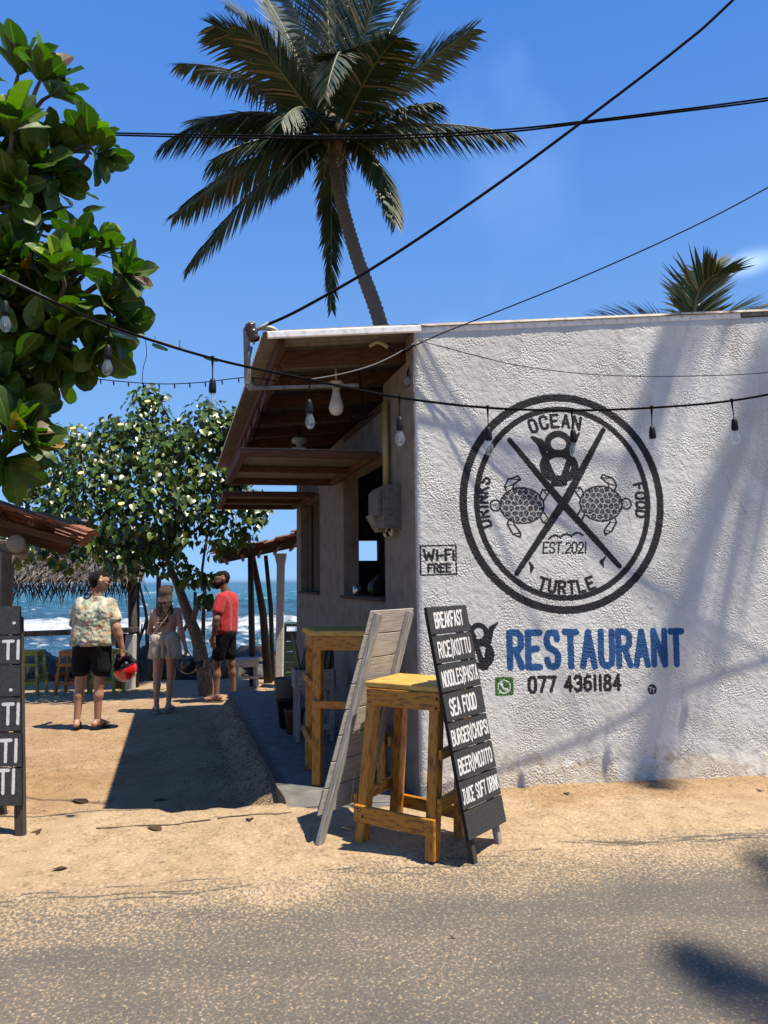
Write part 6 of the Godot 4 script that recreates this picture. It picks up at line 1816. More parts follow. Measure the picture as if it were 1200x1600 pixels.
func build_stools() -> void:
	var g := ground_y(0.2, -3.8)
	var b := thing("bar_stool", "yellow painted timber bar stool standing between the two menu boards", "stool", Vector3(0.12, g, -3.95))
	var seat := [Vector3(-0.110, 0.785, -3.90), Vector3(0.271, 0.785, -3.66), Vector3(0.455, 0.785, -3.985), Vector3(0.074, 0.785, -4.225)]
	var feet := [Vector3(-0.134, g - 0.005, -3.90), Vector3(0.212, g - 0.012, -3.68), Vector3(0.375, g - 0.005, -3.95), Vector3(0.045, g - 0.0, -4.20)]
	timber_stool(b, seat, feet, "yellow", 0.066, [[0, 0.20, 0.082], [1, 0.33, 0.06], [2, 0.14, 0.07], [3, 0.27, 0.06], [1, 0.62, 0.05]], 0.03, 0.088)
	for e in [[0, 0.06, -0.05], [0, 0.94, -0.045], [0, 0.5, -0.085], [0, 0.07, -0.085], [0, 0.93, -0.09], [1, 0.05, -0.61], [1, 0.97, -0.625], [1, 0.10, -0.635], [1, 0.93, -0.60]]:
		var p: Vector3 = (seat[0].lerp(seat[1], e[1]) + Vector3(-0.004, e[2], 0.006)) if e[0] == 0 else (feet[0].lerp(feet[1], e[1]) + Vector3(-0.028, 0.785 + e[2], 0.040))
		part("nail_head", lathe_mesh([Vector2(0.0006, 0.003), Vector2(0.006, 0.002), Vector2(0.007, -0.003)], 8), mats["rafter0"], b, Transform3D(Basis(Vector3(1, 0, 0), PI / 2).rotated(Vector3.UP, -0.55), p))
	# tall yellow table behind
	var t := thing("tall_table", "tall yellow timber bar table against the shaded wall behind the boards", "table", Vector3(-0.25, -0.04, -5.2))
	var s2 := [Vector3(-0.50, 0.965, -5.10), Vector3(0.02, 0.965, -4.99), Vector3(-0.09, 0.965, -5.50), Vector3(-0.61, 0.965, -5.60)]
	var f2 := [Vector3(-0.47, -0.043, -5.13), Vector3(-0.03, -0.043, -5.04), Vector3(-0.11, -0.043, -5.46), Vector3(-0.56, -0.043, -5.55)]
	timber_stool(t, s2, f2, "yellow", 0.075, [[0, 0.53, 0.05], [3, 0.27, 0.06], [3, 0.66, 0.05], [1, 0.3, 0.06]], 0.035, 0.095)
	# low stools at the bar rail by the shore
	var proto := [["green_paint", "olive green stool before the bar rail, clear of the people", Vector3(-5.537, -0.325, -11.700)], ["orange_paint", "orange stool half hidden beside the man in the flowered shirt", Vector3(-4.880, -0.323, -11.700)], ["green_paint", "olive green stool just beyond the red helmet", Vector3(-4.370, -0.323, -11.800)]]
	for e in proto:
		var p: Vector3 = e[2]
		p.y = ground_y(p.x, p.z) + 0.005
		var s := thing("shore_stool", e[1], "stool", p, "stools at the shore bar")
		var yaw := rng.randf_range(-0.12, 0.12)
		var st := []
		var ft := []
		for c in [[-1, 1], [1, 1], [1, -1], [-1, -1]]:
			st.append(p + Vector3(c[0] * 0.165, 0.66, c[1] * 0.15).rotated(Vector3.UP, yaw))
			ft.append(p + Vector3(c[0] * 0.19, 0.0, c[1] * 0.17).rotated(Vector3.UP, yaw))
		timber_stool(s, st, ft, e[0], 0.05, [[0, 0.28, 0.05], [2, 0.28, 0.05], [1, 0.45, 0.045], [3, 0.45, 0.045], [0, 0.7, 0.045]], 0.03, 0.045)
	# white bench stool by the poles
	var p := Vector3(-2.294, -0.315, -12.300)
	p.y = ground_y(p.x, p.z)
	var w := thing("white_stool", "small white painted stool beside the dark poles", "stool", p, "")
	var st := []
	var ft := []
	for c in [[-1, 1], [1, 1], [1, -1], [-1, -1]]:
		st.append(p + Vector3(c[0] * 0.19, 0.47, c[1] * 0.16).rotated(Vector3.UP, 0.3))
		ft.append(p + Vector3(c[0] * 0.17, 0.0, c[1] * 0.14).rotated(Vector3.UP, 0.3))
	timber_stool(w, st, ft, "white_paint", 0.055, [[0, 0.4, 0.04]], 0.03, 0.1)

# painted planks laid across two battens. o = lower left of the board face at the ground, u = width direction, l = up the board (both full length vectors)
func plank_board(b: Node3D, o: Vector3, u: Vector3, l: Vector3, rows: Array, leg_share: float, face_mats: Array, back: Material, wobble := 0.004) -> void:
	var n := u.normalized().cross(l.normalized()).normalized()
	var width := u.length()
	var total := l.length()
	for k in rows.size():
		var a: float = rows[k][0]
		var c: float = rows[k][1]
		var h := (c - a) * total - 0.005
		var jitter := rng.randf_range(-wobble, wobble)
		var mid := o + l * ((a + c) * 0.5) + u * (0.5 + jitter)
		var basis := Basis(u.normalized(), l.normalized(), n)
		var lift := rng.randf_range(0.0, 0.002)
		var pl := part("plank", box_mesh(width, h, 0.014, 0.002), back, b, Transform3D(basis, mid - n * (0.0075 - lift)))
		if face_mats.size() > 0:
			var fm := face_panel(width - 0.004, h - 0.004, k, rows.size())
			part("painted_face", fm, face_mats[0], pl, Transform3D(basis, mid + n * lift))

# thin painted face with its own place on the board's texture
func face_panel(w: float, h: float, k: int, n: int) -> ArrayMesh:
	var v := PackedVector3Array()
	var uv := PackedVector2Array()
	var idx := PackedInt32Array()
	for p in [Vector3(-0.5, -0.5, 0), Vector3(0.5, -0.5, 0), Vector3(0.5, 0.5, 0), Vector3(-0.5, 0.5, 0)]:
		v.append(Vector3(p.x * w, p.y * h, 0.0022))
		uv.append(Vector2(p.x + 0.5, (n - 1 - k + 0.5 - p.y) / n))
	for p in [Vector3(-0.5, -0.5, 0), Vector3(0.5, -0.5, 0), Vector3(0.5, 0.5, 0), Vector3(-0.5, 0.5, 0)]:
		v.append(Vector3(p.x * w, p.y * h, -0.001))
		uv.append(uv[v.size() - 5])
	face(idx, v, [0, 1, 2, 3], Vector3(0, 0, -1))
	for q in 4: face(idx, v, [q, (q + 1) % 4, 4 + (q + 1) % 4, 4 + q], Vector3(0, 0, 0))
	return mesh_of(v, idx, false, uv)

func chalk_texture(w: int, h: int, lines: Array, row_px: int, right_align := false) -> StandardMaterial3D:
	var n := noise_bytes(91, 0.03, w, h, 4, FastNoiseLite.TYPE_SIMPLEX_SMOOTH, false)
	var scuff := noise_bytes(92, 0.09, w, h, 2, FastNoiseLite.TYPE_SIMPLEX, false)
	var buf := PackedByteArray()
	buf.resize(w * h * 3)
	for i in w * h:
		var t := 0.013 + 0.020 * n[i] / 255.0
		if scuff[i] > 222: t += 0.05
		var c := int(pow(t, 0.4545) * 255.0)
		buf[i * 3] = c; buf[i * 3 + 1] = c; buf[i * 3 + 2] = c
	var grain := noise_bytes(93, 0.2, 512, 512, 2)
	var white := srgb(Color(0.62, 0.61, 0.58))
	for e in lines:      # [row, text, left share, width share, letter height share, base share]
		var cells := text_width(e[1], 1.0, 0.40)
		var cw: float = e[3] * w / cells
		write(buf, w, h, e[1], Vector2(e[2] * w, (e[0] + 1.0 - e[5]) * row_px), Vector2(1, -0.02), cw, e[4] * row_px, cw * 0.40, e[6] * 0.92, white, grain, 0.06, 0.5, 0.25)
	var m := StandardMaterial3D.new()
	m.albedo_texture = tex(buf, w, h)
	m.roughness = 0.68
	m.heightmap_enabled = true
	m.heightmap_texture = tex(n, w, h, Image.FORMAT_L8)
	m.heightmap_scale = 0.1
	return m

func build_boards() -> void:
	# menu board leaning on the stool, facing the road
	var g := ground_y(0.45, -3.65)
	var o := Vector3(0.403, g, -3.618)
	var u := Vector3(0.222, 0.0, -0.272)
	var l := Vector3(0.195, 1.191, -3.58) - o
	var b := thing("menu_board", "black plank menu board listing BREAKFAST to JUICE SOFT DRINK, leaning on the stool", "sign board", o)
	var rows := []
	for k in 8: rows.append([0.107 + k * 0.1116, 0.107 + (k + 1) * 0.1116])
	rows[0][1] = rows[0][1]
	var texts := [[0, "BREAKFAST", 0.14, 0.70, 0.52, 0.24, 7.0], [1, "RICE/KOTTU", 0.10, 0.80, 0.54, 0.20, 6.6], [2, "NOODLES/PASTA", 0.06, 0.90, 0.52, 0.20, 6.2], [3, "SEA FOOD", 0.12, 0.66, 0.55, 0.20, 7.4], [4, "BURGER/CHOPSI", 0.04, 0.93, 0.50, 0.20, 6.2], [5, "BEER/MOJITO", 0.07, 0.86, 0.50, 0.20, 6.6], [6, "JUICE SOFT DRINK", 0.04, 0.94, 0.50, 0.20, 5.6]]
	plank_board(b, o, u, l, rows, 0.1, [chalk_texture(512, 1024, texts, 128)], mats["black_plastic"])
	var n := u.normalized().cross(l.normalized()).normalized()
	for s in [0.16, 0.84]:
		bar("leg", o + u * s - n * 0.032 + l * -0.01, o + u * s - n * 0.032 + l * 0.985, 0.03, 0.034, mats["weathered0"] if s > 0.5 else mats["dark_wood0"], b, n)
	# second board seen from behind: bare planks on two battens
	o = Vector3(-0.351, ground_y(-0.35, -3.85), -3.853)
	u = Vector3(0.196, 0.0, -0.262)
	l = Vector3(-0.04, 1.158, -4.05) - o
	b = thing("plank_board", "bare wooden back of a plank board leaning against the yellow stool", "sign board", o)
	n = u.normalized().cross(l.normalized()).normalized()
	rows = []
	for k in 8: rows.append([0.115 + k * 0.1105, 0.115 + (k + 1) * 0.1105])
	for k in 8:
		var mid: Vector3 = o + l * ((rows[k][0] + rows[k][1]) * 0.5) + u * (0.5 + rng.randf_range(-0.012, 0.012))
		var basis := Basis(u.normalized(), l.normalized(), n)
		var h: float = (rows[k][1] - rows[k][0]) * l.length() - 0.006
		var wd := u.length() * 1.22
		var pl := part("plank", box_mesh(wd, h, 0.013, 0.002), mats["plywood" + str(k % 3)], b, Transform3D(basis, mid - n * 0.018))
		part("painted_face", box_mesh(wd - 0.003, h - 0.003, 0.004, 0.001), mats["black_plastic"], pl, Transform3D(basis, mid - n * 0.0275))
	for s in [0.02, 0.94]:
		bar("batten", o + u * s + n * 0.006 + l * -0.005, o + u * s + n * 0.006 + l * 0.985, 0.030, 0.045, mats["weathered" + ("0" if s < 0.5 else "2")], b, n)
	# board cut by the picture edge: lines that end in TI
	o = Vector3(-1.894, 0.000, -3.978) + Vector3(-0.62, -0.005, 0.02)
	u = Vector3(0.62, 0.0, -0.02)
	l = Vector3(-0.105, 1.21, -0.10)
	b = thing("roti_board", "black plank board at the edge whose lines end in TI", "sign board", o)
	rows = [[0.14, 0.30], [0.30, 0.45], [0.45, 0.60], [0.60, 0.74], [0.74, 0.87], [0.87, 1.0]]
	var t2 := [[1, "TI", 0.85, 0.14, 0.62, 0.18, 7.5], [3, "TI", 0.845, 0.14, 0.58, 0.22, 7.5], [4, "TI", 0.82, 0.14, 0.62, 0.16, 7.5], [5, "TI", 0.80, 0.14, 0.62, 0.34, 7.5], [0, ".", 0.93, 0.05, 0.5, 0.4, 7.0], [2, ".", 0.90, 0.05, 0.5, 0.2, 7.0]]
	plank_board(b, o, u, l, rows, 0.1, [chalk_texture(512, 768, t2, 128)], mats["black_plastic"])
	n = u.normalized().cross(l.normalized()).normalized()
	for s in [0.08, 0.955]:
		bar("leg", o + u * s - n * 0.034 + l * -0.01, o + u * s - n * 0.034 + l * 0.95, 0.038, 0.05, mats["dark_wood0"], b, n)
	var prop := o + u * 0.5 + Vector3(0, 0, -0.42)
	bar("prop", prop, o + u * 0.5 + l * 0.9 - n * 0.06, 0.035, 0.035, mats["dark_wood1"], b, n)

func build_planters() -> void:
	# snake plant in a white box on legs, pots on the slab
	var p := Vector3(-0.60, -0.04, -6.55)
	var b := thing("white_planter", "greyish white wooden planter box on legs against the shaded wall", "planter", p)
	bar("box_side", p + Vector3(-0.16, 0.52, 0.15), p + Vector3(0.16, 0.52, 0.11), 0.17, 0.02, mats["weathered0"], b)
	bar("box_side", p + Vector3(-0.22, 0.52, -0.15), p + Vector3(0.10, 0.52, -0.19), 0.17, 0.02, mats["weathered1"], b)
	bar("box_side", p + Vector3(-0.17, 0.52, 0.14), p + Vector3(-0.23, 0.52, -0.14), 0.17, 0.02, mats["weathered2"], b)
	bar("box_side", p + Vector3(0.16, 0.52, 0.10), p + Vector3(0.10, 0.52, -0.18), 0.17, 0.02, mats["weathered1"], b)
	bar("box_floor", p + Vector3(-0.19, 0.45, 0.0), p + Vector3(0.12, 0.45, -0.04), 0.02, 0.28, mats["weathered0"], b)
	for e in [[-0.15, 0.12], [0.14, 0.09], [-0.2, -0.13], [0.09, -0.16]]:
		bar("leg", p + Vector3(e[0], 0.0, e[1]), p + Vector3(e[0], 0.44, e[1]), 0.045, 0.045, mats["weathered1"], b, Vector3.FORWARD)
	bar("rail", p + Vector3(-0.15, 0.12, 0.15), p + Vector3(0.14, 0.12, 0.115), 0.05, 0.02, mats["weathered2"], b)
	var s := thing("snake_plant", "snake plant with upright dark blades in the white planter", "plant", p + Vector3(-0.03, 0.47, 0))
	mats["snake"] = plain(Color(0.018, 0.035, 0.014), 0.45)
	mats["snake_edge"] = plain(Color(0.12, 0.14, 0.05), 0.45)
	part("soil", box_mesh(0.28, 0.1, 0.24, 0.01), mats["dark_wood0"], s, Transform3D(Basis(), p + Vector3(-0.03, 0.51, -0.02)))
	for k in 9:
		var q := p + Vector3(-0.15 + 0.035 * k, 0.55, rng.randf_range(-0.08, 0.06))
		var lean := Vector3(rng.randf_range(-0.12, 0.10) - (0.2 if k == 0 else 0.0), 1.0, rng.randf_range(-0.08, 0.08))
		var h := rng.randf_range(0.2, 0.42)
		var pts := [q, q + lean * h * 0.4, q + lean * h * 0.8 + Vector3(0.01, 0, 0), q + lean * h]
		var v := PackedVector3Array()
		var idx := PackedInt32Array()
		for i in 4:
			var w: float = [0.018, 0.026, 0.018, 0.001][i]
			v.append(pts[i] + Vector3(-w, 0, 0.004)); v.append(pts[i] + Vector3(0, 0, -0.006)); v.append(pts[i] + Vector3(w, 0, 0.004)); v.append(pts[i] + Vector3(0, 0, 0.002))
		for i in 3:
			for e in 4:
				var a := i * 4 + e
				var c := i * 4 + (e + 1) % 4
				idx.append_array([a, c, a + 4, c, c + 4, a + 4])
		part("blade", mesh_of(v, idx), mats["snake_edge"] if k % 4 == 0 else mats["snake"], s)
	var pot := lathe_mesh([Vector2(0.002, 0.0), Vector2(0.085, 0.0), Vector2(0.11, 0.24), Vector2(0.122, 0.245), Vector2(0.122, 0.275), Vector2(0.105, 0.275), Vector2(0.10, 0.22), Vector2(0.002, 0.22)], 18)
	var c := part("plant_pot", pot, mats["black_plastic"], self, Transform3D(Basis(), Vector3(-0.92, -0.042, -7.1)))
	tag(c, "black plastic pot on the slab beyond the white planter", "pot")
	c = part("plant_pot", pot, mats["rafter0"], self, Transform3D(Basis().scaled(Vector3.ONE * 0.8), Vector3(-0.83, -0.042, -6.80)))
	tag(c, "small brown clay pot on the slab beside the white planter", "pot")
	c = part("water_tub", lathe_mesh([Vector2(0.002, 0.0), Vector2(0.11, 0.0), Vector2(0.13, 0.17), Vector2(0.14, 0.175), Vector2(0.12, 0.17), Vector2(0.10, 0.02), Vector2(0.002, 0.02)], 18), mats["galvanised"], self, Transform3D(Basis(), Vector3(-0.93, 0.235, -7.1)))
	tag(c, "grey metal tub set on the black pot", "tub")
	# weeds at the foot of the white column
	var wv := PackedVector3Array()
	var wi := PackedInt32Array()
	var wc := PackedColorArray()
	var w0 := Vector3(-1.562, -0.218, -10.600)
	w0.y = ground_y(w0.x, w0.z)
	for k in 90:
		var q := w0 + Vector3(rng.randf_range(-0.1, 0.1), 0, rng.randf_range(-0.08, 0.08))
		var dir := Vector3(rng.randf_range(-0.8, 0.8), 1, rng.randf_range(-0.6, 0.6)).normalized()
		blade(wv, wi, wc, q, dir, rng.randf_range(0.08, 0.26), Vector3(rng.randf_range(-0.012, 0.012), 0.004, 0.01), Vector3(0, -0.03, 0), Color(0.14, 0.2, 0.04) * rng.randf_range(0.6, 1.2))
	var weeds := part("weed_tuft", mesh_of(wv, wi, true, PackedVector2Array(), wc), mats["shore_leaf"], self)
	tag(weeds, "tuft of pale green weeds at the foot of the white column", "weeds")

func build_shore() -> void:
	# boulders along the top of the beach
	var spots := [[75, 1050, 0.42], [100, 1032, 0.40], [140, 1046, 0.46], [178, 1038, 0.38], [222, 1040, 0.52], [250, 1046, 0.36], [282, 1052, 0.34], [300, 1030, 0.40], [345, 1036, 0.40], [362, 1030, 0.42], [392, 1028, 0.52], [412, 1042, 0.30], [430, 1030, 0.40], [40, 1042, 0.50], [5, 1046, 0.5], [-40, 1046, 0.5], [262, 1028, 0.4], [322, 1052, 0.28], [400, 1058, 0.22], [376, 1056, 0.24], [204, 1056, 0.3], [118, 1058, 0.3], [462, 1034, 0.5], [500, 1034, 0.5]]
	var where := ["at the water's edge beyond the stools", "beyond the orange stool", "behind the man in the flowered shirt", "beside the woman's legs", "behind the leaning tree", "behind the man in red", "beyond the white stool"]
	var marks := ["flat-topped", "rounded", "dark wet", "pale cracked", "low", "sloping"]
	var n := FastNoiseLite.new()
	n.frequency = 1.1
	n.fractal_octaves = 3
	for k in spots.size():
		var e: Array = spots[k]
		var d := 14.3 + (k % 4) * 0.45
		var p := Vector3((e[0] - 600.0) / 1155.0 * d, 0, -d)
		p.y = ground_y(p.x, p.z)
		var v := PackedVector3Array()
		var idx := PackedInt32Array()
		var rows := 12
		var cols := 16
		n.seed = 400 + k
		for j in rows + 1:
			for i in cols:
				var th := PI * j / rows
				var ph := TAU * i / cols
				var u := Vector3(sin(th) * cos(ph), cos(th), sin(th) * sin(ph))
				var r: float = e[2] * (1.0 + 0.55 * n.get_noise_3d(u.x, u.y, u.z) + 0.25 * n.get_noise_3d(u.x * 2.7, u.y * 2.7, u.z * 2.7))
				v.append(u * r * Vector3(1.15, 0.85, 0.95))
		for j in rows:
			for i in cols:
				var a := j * cols + i
				var c := j * cols + (i + 1) % cols
				idx.append_array([a, c, a + cols, c, c + cols, a + cols])
		var o := part("boulder", mesh_of(v, idx), mats["rock" + str(k % 2)], self, Transform3D(Basis(Vector3.UP, k * 1.7), p + Vector3(0, e[2] * 0.28, 0)))
		tag(o, "%s grey boulder %s%s" % [["small ", "", "large "][0 if e[2] < 0.33 else 1 if e[2] < 0.45 else 2] + marks[k % 6], where[clampi(int((e[0] + 60) / 80.0), 0, 6)], ["", ", nearer the sand", ", nearer the water"][k % 3]], "boulder", "boulders along the shore")
	# weathered sticks standing at the shore
	var s := thing("forked_branch", "crooked forked branch standing by the rail post", "branch", Vector3(-4.256, -0.172, -13.600))
	part("stem", tube_mesh(smooth_path([Vector3(-4.278, -0.240, -13.600) + Vector3(0, -0.2, 0), Vector3(-4.334, 0.288, -13.600), Vector3(-4.353, 0.692, -13.600), Vector3(-4.443, 1.099, -13.600), Vector3(-4.518, 1.392, -13.600)], 4), [0.045, 0.042, 0.04, 0.04, 0.038, 0.036, 0.034, 0.032, 0.03, 0.028, 0.026, 0.024, 0.022, 0.02, 0.02, 0.018, 0.016], 8), mats["bark1"], s)
	part("fork", tube_mesh(smooth_path([Vector3(-4.352, 0.634, -13.600), Vector3(-4.397, 0.411, -13.500), Vector3(-4.419, 0.248, -13.400), Vector3(-4.448, -0.034, -13.400)], 3), [0.03, 0.028, 0.024, 0.02], 7), mats["bark2"], s)
	part("fork", tube_mesh([Vector3(-4.430, 0.297, -13.500), Vector3(-4.400, 0.583, -13.500)], [0.02, 0.012], 6), mats["bark2"], s)
	s = thing("upright_pole", "thin upright pole behind the woman's head", "pole", Vector3(-4.208, -0.207, -13.900))
	part("stem", tube_mesh([Vector3(-4.207, -0.277, -13.900) + Vector3(0, -0.2, 0), Vector3(-4.235, 1.448, -13.900)], [0.05, 0.045], 8), mats["bark0"], s)
	s = thing("upright_pole", "thin upright pole between the leaning tree and the man in red", "pole", Vector3(-3.271, 0.056, -13.500))
	part("stem", tube_mesh(smooth_path([Vector3(-3.291, -0.240, -13.500) + Vector3(0, -0.2, 0), Vector3(-3.290, 0.742, -13.500), Vector3(-3.263, 1.400, -13.500)], 4), [0.042, 0.04, 0.038, 0.036, 0.034, 0.032, 0.03, 0.03, 0.028], 8), mats["bark2"], s)
	s = thing("upright_pole", "short bare pole rising beside the fork of the leaning tree", "pole", Vector3(-3.382, 0.076, -13.300))
	part("stem", tube_mesh([Vector3(-3.391, -0.148, -13.300) + Vector3(0, -0.2, 0), Vector3(-3.395, 1.150, -13.300)], [0.035, 0.03], 8), mats["bark1"], s)

# ================================================================ people
func joined(parts: Array) -> ArrayMesh:
	var st := SurfaceTool.new()
	st.begin(Mesh.PRIMITIVE_TRIANGLES)
	for m in parts: st.append_from(m, 0, Transform3D.IDENTITY)
	return st.commit()

# head about c looking along f: cranium, jaw, nose, brow, lips, ears, on a neck from n
func head_prims(c: Vector3, f: Vector3, n: Vector3, k := 1.0) -> Array:
	var u := Vector3.UP
	f = f.normalized()
	var r := f.cross(u).normalized()
	u = r.cross(f).normalized()
	var out := [[c - f * 0.018 * k + u * 0.028 * k, c + f * 0.018 * k + u * 0.018 * k, 0.086 * k, 0.078 * k],
		[c + f * 0.03 * k - u * 0.02 * k, c + f * 0.052 * k - u * 0.085 * k, 0.062 * k, 0.034 * k],
		[c - f * 0.01 * k - u * 0.035 * k, c + f * 0.03 * k - u * 0.075 * k, 0.062 * k, 0.04 * k],
		[c + f * 0.088 * k + u * 0.012 * k, c + f * 0.112 * k - u * 0.026 * k, 0.010 * k, 0.014 * k],
		[c + f * 0.080 * k + u * 0.030 * k - r * 0.035 * k, c + f * 0.080 * k + u * 0.030 * k + r * 0.035 * k, 0.014 * k, 0.014 * k],
		[c + f * 0.082 * k - u * 0.058 * k - r * 0.014 * k, c + f * 0.082 * k - u * 0.058 * k + r * 0.014 * k, 0.011 * k, 0.011 * k],
		[n, c - f * 0.02 * k - u * 0.05 * k, 0.058 * k, 0.055 * k]]
	for s in [-1.0, 1.0]:
		out.append([c + r * s * 0.082 * k - f * 0.008 * k + u * 0.012 * k, c + r * s * 0.080 * k - f * 0.004 * k - u * 0.024 * k, 0.017 * k, 0.012 * k])
		out.append([c + r * s * 0.045 * k + f * 0.06 * k - u * 0.02 * k, c + r * s * 0.05 * k + f * 0.03 * k - u * 0.02 * k, 0.024 * k, 0.024 * k])
	return out

# hand from wrist w along d, palm facing p, thumb towards t; curl 0 (flat) to 1 (closed)
func hand_prims(w: Vector3, d: Vector3, p: Vector3, t: Vector3, curl: float, k := 1.0) -> Array:
	d = d.normalized(); p = (p - d * p.dot(d)).normalized()
	var s := p.cross(d).normalized()
	if s.dot(t) < 0: s = -s
	var out := [[w - d * 0.02, w + d * 0.015, 0.026 * k, 0.024 * k]]
	for i in 4:
		var off := s * (0.028 - 0.019 * i) * k
		out.append([w + d * 0.01 + off * 0.7, w + d * 0.075 * k + off, 0.013 * k, 0.0115 * k])
		var l: float = [0.040, 0.046, 0.043, 0.034][i] * k
		var a := w + d * 0.078 * k + off
		var q := a
		var ang := curl * 0.6
		for j in 3:
			var dir := d * cos(ang) + p * sin(ang)
			var e: Vector3 = q + dir * l * [1.0, 0.72, 0.55][j]
			out.append([q, e, (0.0095 - 0.0008 * j) * k, (0.009 - 0.001 * j) * k])
			q = e
			ang += curl * 1.0
	var base := w + d * 0.022 * k + s * 0.026 * k
	var m := base + (d * 0.7 + s * 0.75 + p * 0.35).normalized() * 0.042 * k
	out.append([base, m, 0.0135 * k, 0.011 * k])
	out.append([m, m + (d * 0.9 + s * 0.1 * (1.0 - curl) + p * (0.4 + curl * 0.6)).normalized() * 0.032 * k, 0.0105 * k, 0.009 * k])
	return out

func foot_prims(ankle: Vector3, dir: Vector3, y: float, k := 1.0) -> Array:
	var h := Vector3(ankle.x, y + 0.035 * k, ankle.z) - dir * 0.045 * k
	var b := Vector3(ankle.x, y + 0.028 * k, ankle.z) + dir * 0.10 * k
	var s := dir.cross(Vector3.UP)
	var out := [[ankle, h, 0.036 * k, 0.032 * k], [ankle, b, 0.034 * k, 0.025 * k], [h, b, 0.03 * k, 0.026 * k]]
	for i in 5:
		var o := s * (0.026 - 0.013 * i) * k
		out.append([b + o, b + o + dir * (0.055 - 0.006 * absf(i - 1)) * k + Vector3(0, -0.008, 0), 0.0125 * k, 0.0095 * k])
	return out

func sandal(parent: Node3D, ankle: Vector3, dir: Vector3, y: float, m: Material, k := 1.0) -> void:
	var c := Vector3(ankle.x, y, ankle.z) + dir * 0.045 * k
	var v := PackedVector3Array()
	var idx := PackedInt32Array()
	var s := dir.cross(Vector3.UP).normalized()
	var n := 14
	for lay in 2:
		for i in n:
			var a := TAU * i / n
			var wd := 0.045 * (1.0 + 0.18 * cos(a)) * k
			v.append(c + dir * cos(a) * 0.14 * k + s * sin(a) * wd + Vector3(0, 0.002 + lay * 0.017, 0))
	for i in n:
		var j := (i + 1) % n
		idx.append_array([i, n + i, j, j, n + i, n + j])
	for i in range(1, n - 1):
		idx.append_array([n, n + i + 1, n + i, 0, i, i + 1])
	var sole := part("sandal", mesh_of(v, idx, false), m, parent)
	part("sandal_strap", tube_mesh(smooth_path([c + s * 0.045 * k + Vector3(0, 0.02, 0), c + s * 0.025 * k + dir * 0.05 * k + Vector3(0, 0.062, 0) * k, c + dir * 0.085 * k + Vector3(0, 0.045, 0) * k, c - s * 0.02 * k + dir * 0.05 * k + Vector3(0, 0.062, 0) * k, c - s * 0.045 * k + Vector3(0, 0.02, 0)], 3), [0.006], 5), m, sole)

func skin(col: Color) -> StandardMaterial3D:
	var m := surfaced(ramp_texture(noise_bytes(int(col.r * 900), 0.02, 128, 128, 3), 128, 128, [col * 0.9, col, col * 1.1]), null, 0.0, Vector3.ONE * 4.0, 0.5)
	m.subsurf_scatter_enabled = true
	m.subsurf_scatter_strength = 0.12
	return m

func cloth(col: Color, sd: int, rough := 0.9) -> StandardMaterial3D:
	var n := noise_bytes(sd, 0.014, 256, 256, 3)
	var m := surfaced(ramp_texture(noise_bytes(sd + 1, 0.03, 256, 256, 3), 256, 256, [col * 0.93, col, col * 1.06]), tex(n, 256, 256, Image.FORMAT_L8), 1.8, Vector3(2.6, 1.0, 2.6), rough)
	if col.r > 0.05:
		m.rim_enabled = true
		m.rim = 0.2
	else: m.metallic_specular = 0.25
	return m

func flowered() -> StandardMaterial3D:
	var w := 512
	var buf := PackedByteArray()
	buf.resize(w * w * 3)
	var base := srgb(Color(0.50, 0.465, 0.35))
	for i in w * w:
		buf[i * 3] = int(base.r * 255); buf[i * 3 + 1] = int(base.g * 255); buf[i * 3 + 2] = int(base.b * 255)
	var grain := noise_bytes(95, 0.1, 256, 256, 2)
	var cols := [Color(0.16, 0.24, 0.20), Color(0.24, 0.31, 0.25), Color(0.10, 0.17, 0.15), Color(0.48, 0.19, 0.07), Color(0.55, 0.30, 0.12), Color(0.20, 0.26, 0.12)]
	for k in 190:
		var p := Vector2(rng.randf() * w, rng.randf() * w)
		var c := srgb(cols[[0, 1, 2, 5, 0, 1, 3, 4, 3][rng.randi() % 9]])
		var warm := c.r > c.b * 1.6
		for j in (5 if warm else 4):
			var a := rng.randf() * TAU
			var l := rng.randf_range(8, 18) if warm else rng.randf_range(18, 46)
			var dir := Vector2.from_angle(a) if warm else Vector2.from_angle(PI / 2 + rng.randf_range(-0.7, 0.7))
			dab(buf, w, w, p, p + dir * l, rng.randf_range(3.5, 7.0) if warm else rng.randf_range(3.0, 6.5), c, grain, 0.3)
	var m := surfaced(tex(buf, w, w), tex(noise_bytes(96, 0.014, 256, 256, 3), 256, 256, Image.FORMAT_L8), 3.5, Vector3(1.55, 1.55, 1.55), 0.85)
	m.rim_enabled = true
	m.rim = 0.2
	return m

func build_people() -> void:
	man_in_flowered_shirt()
	woman_in_shorts()
	man_in_red()

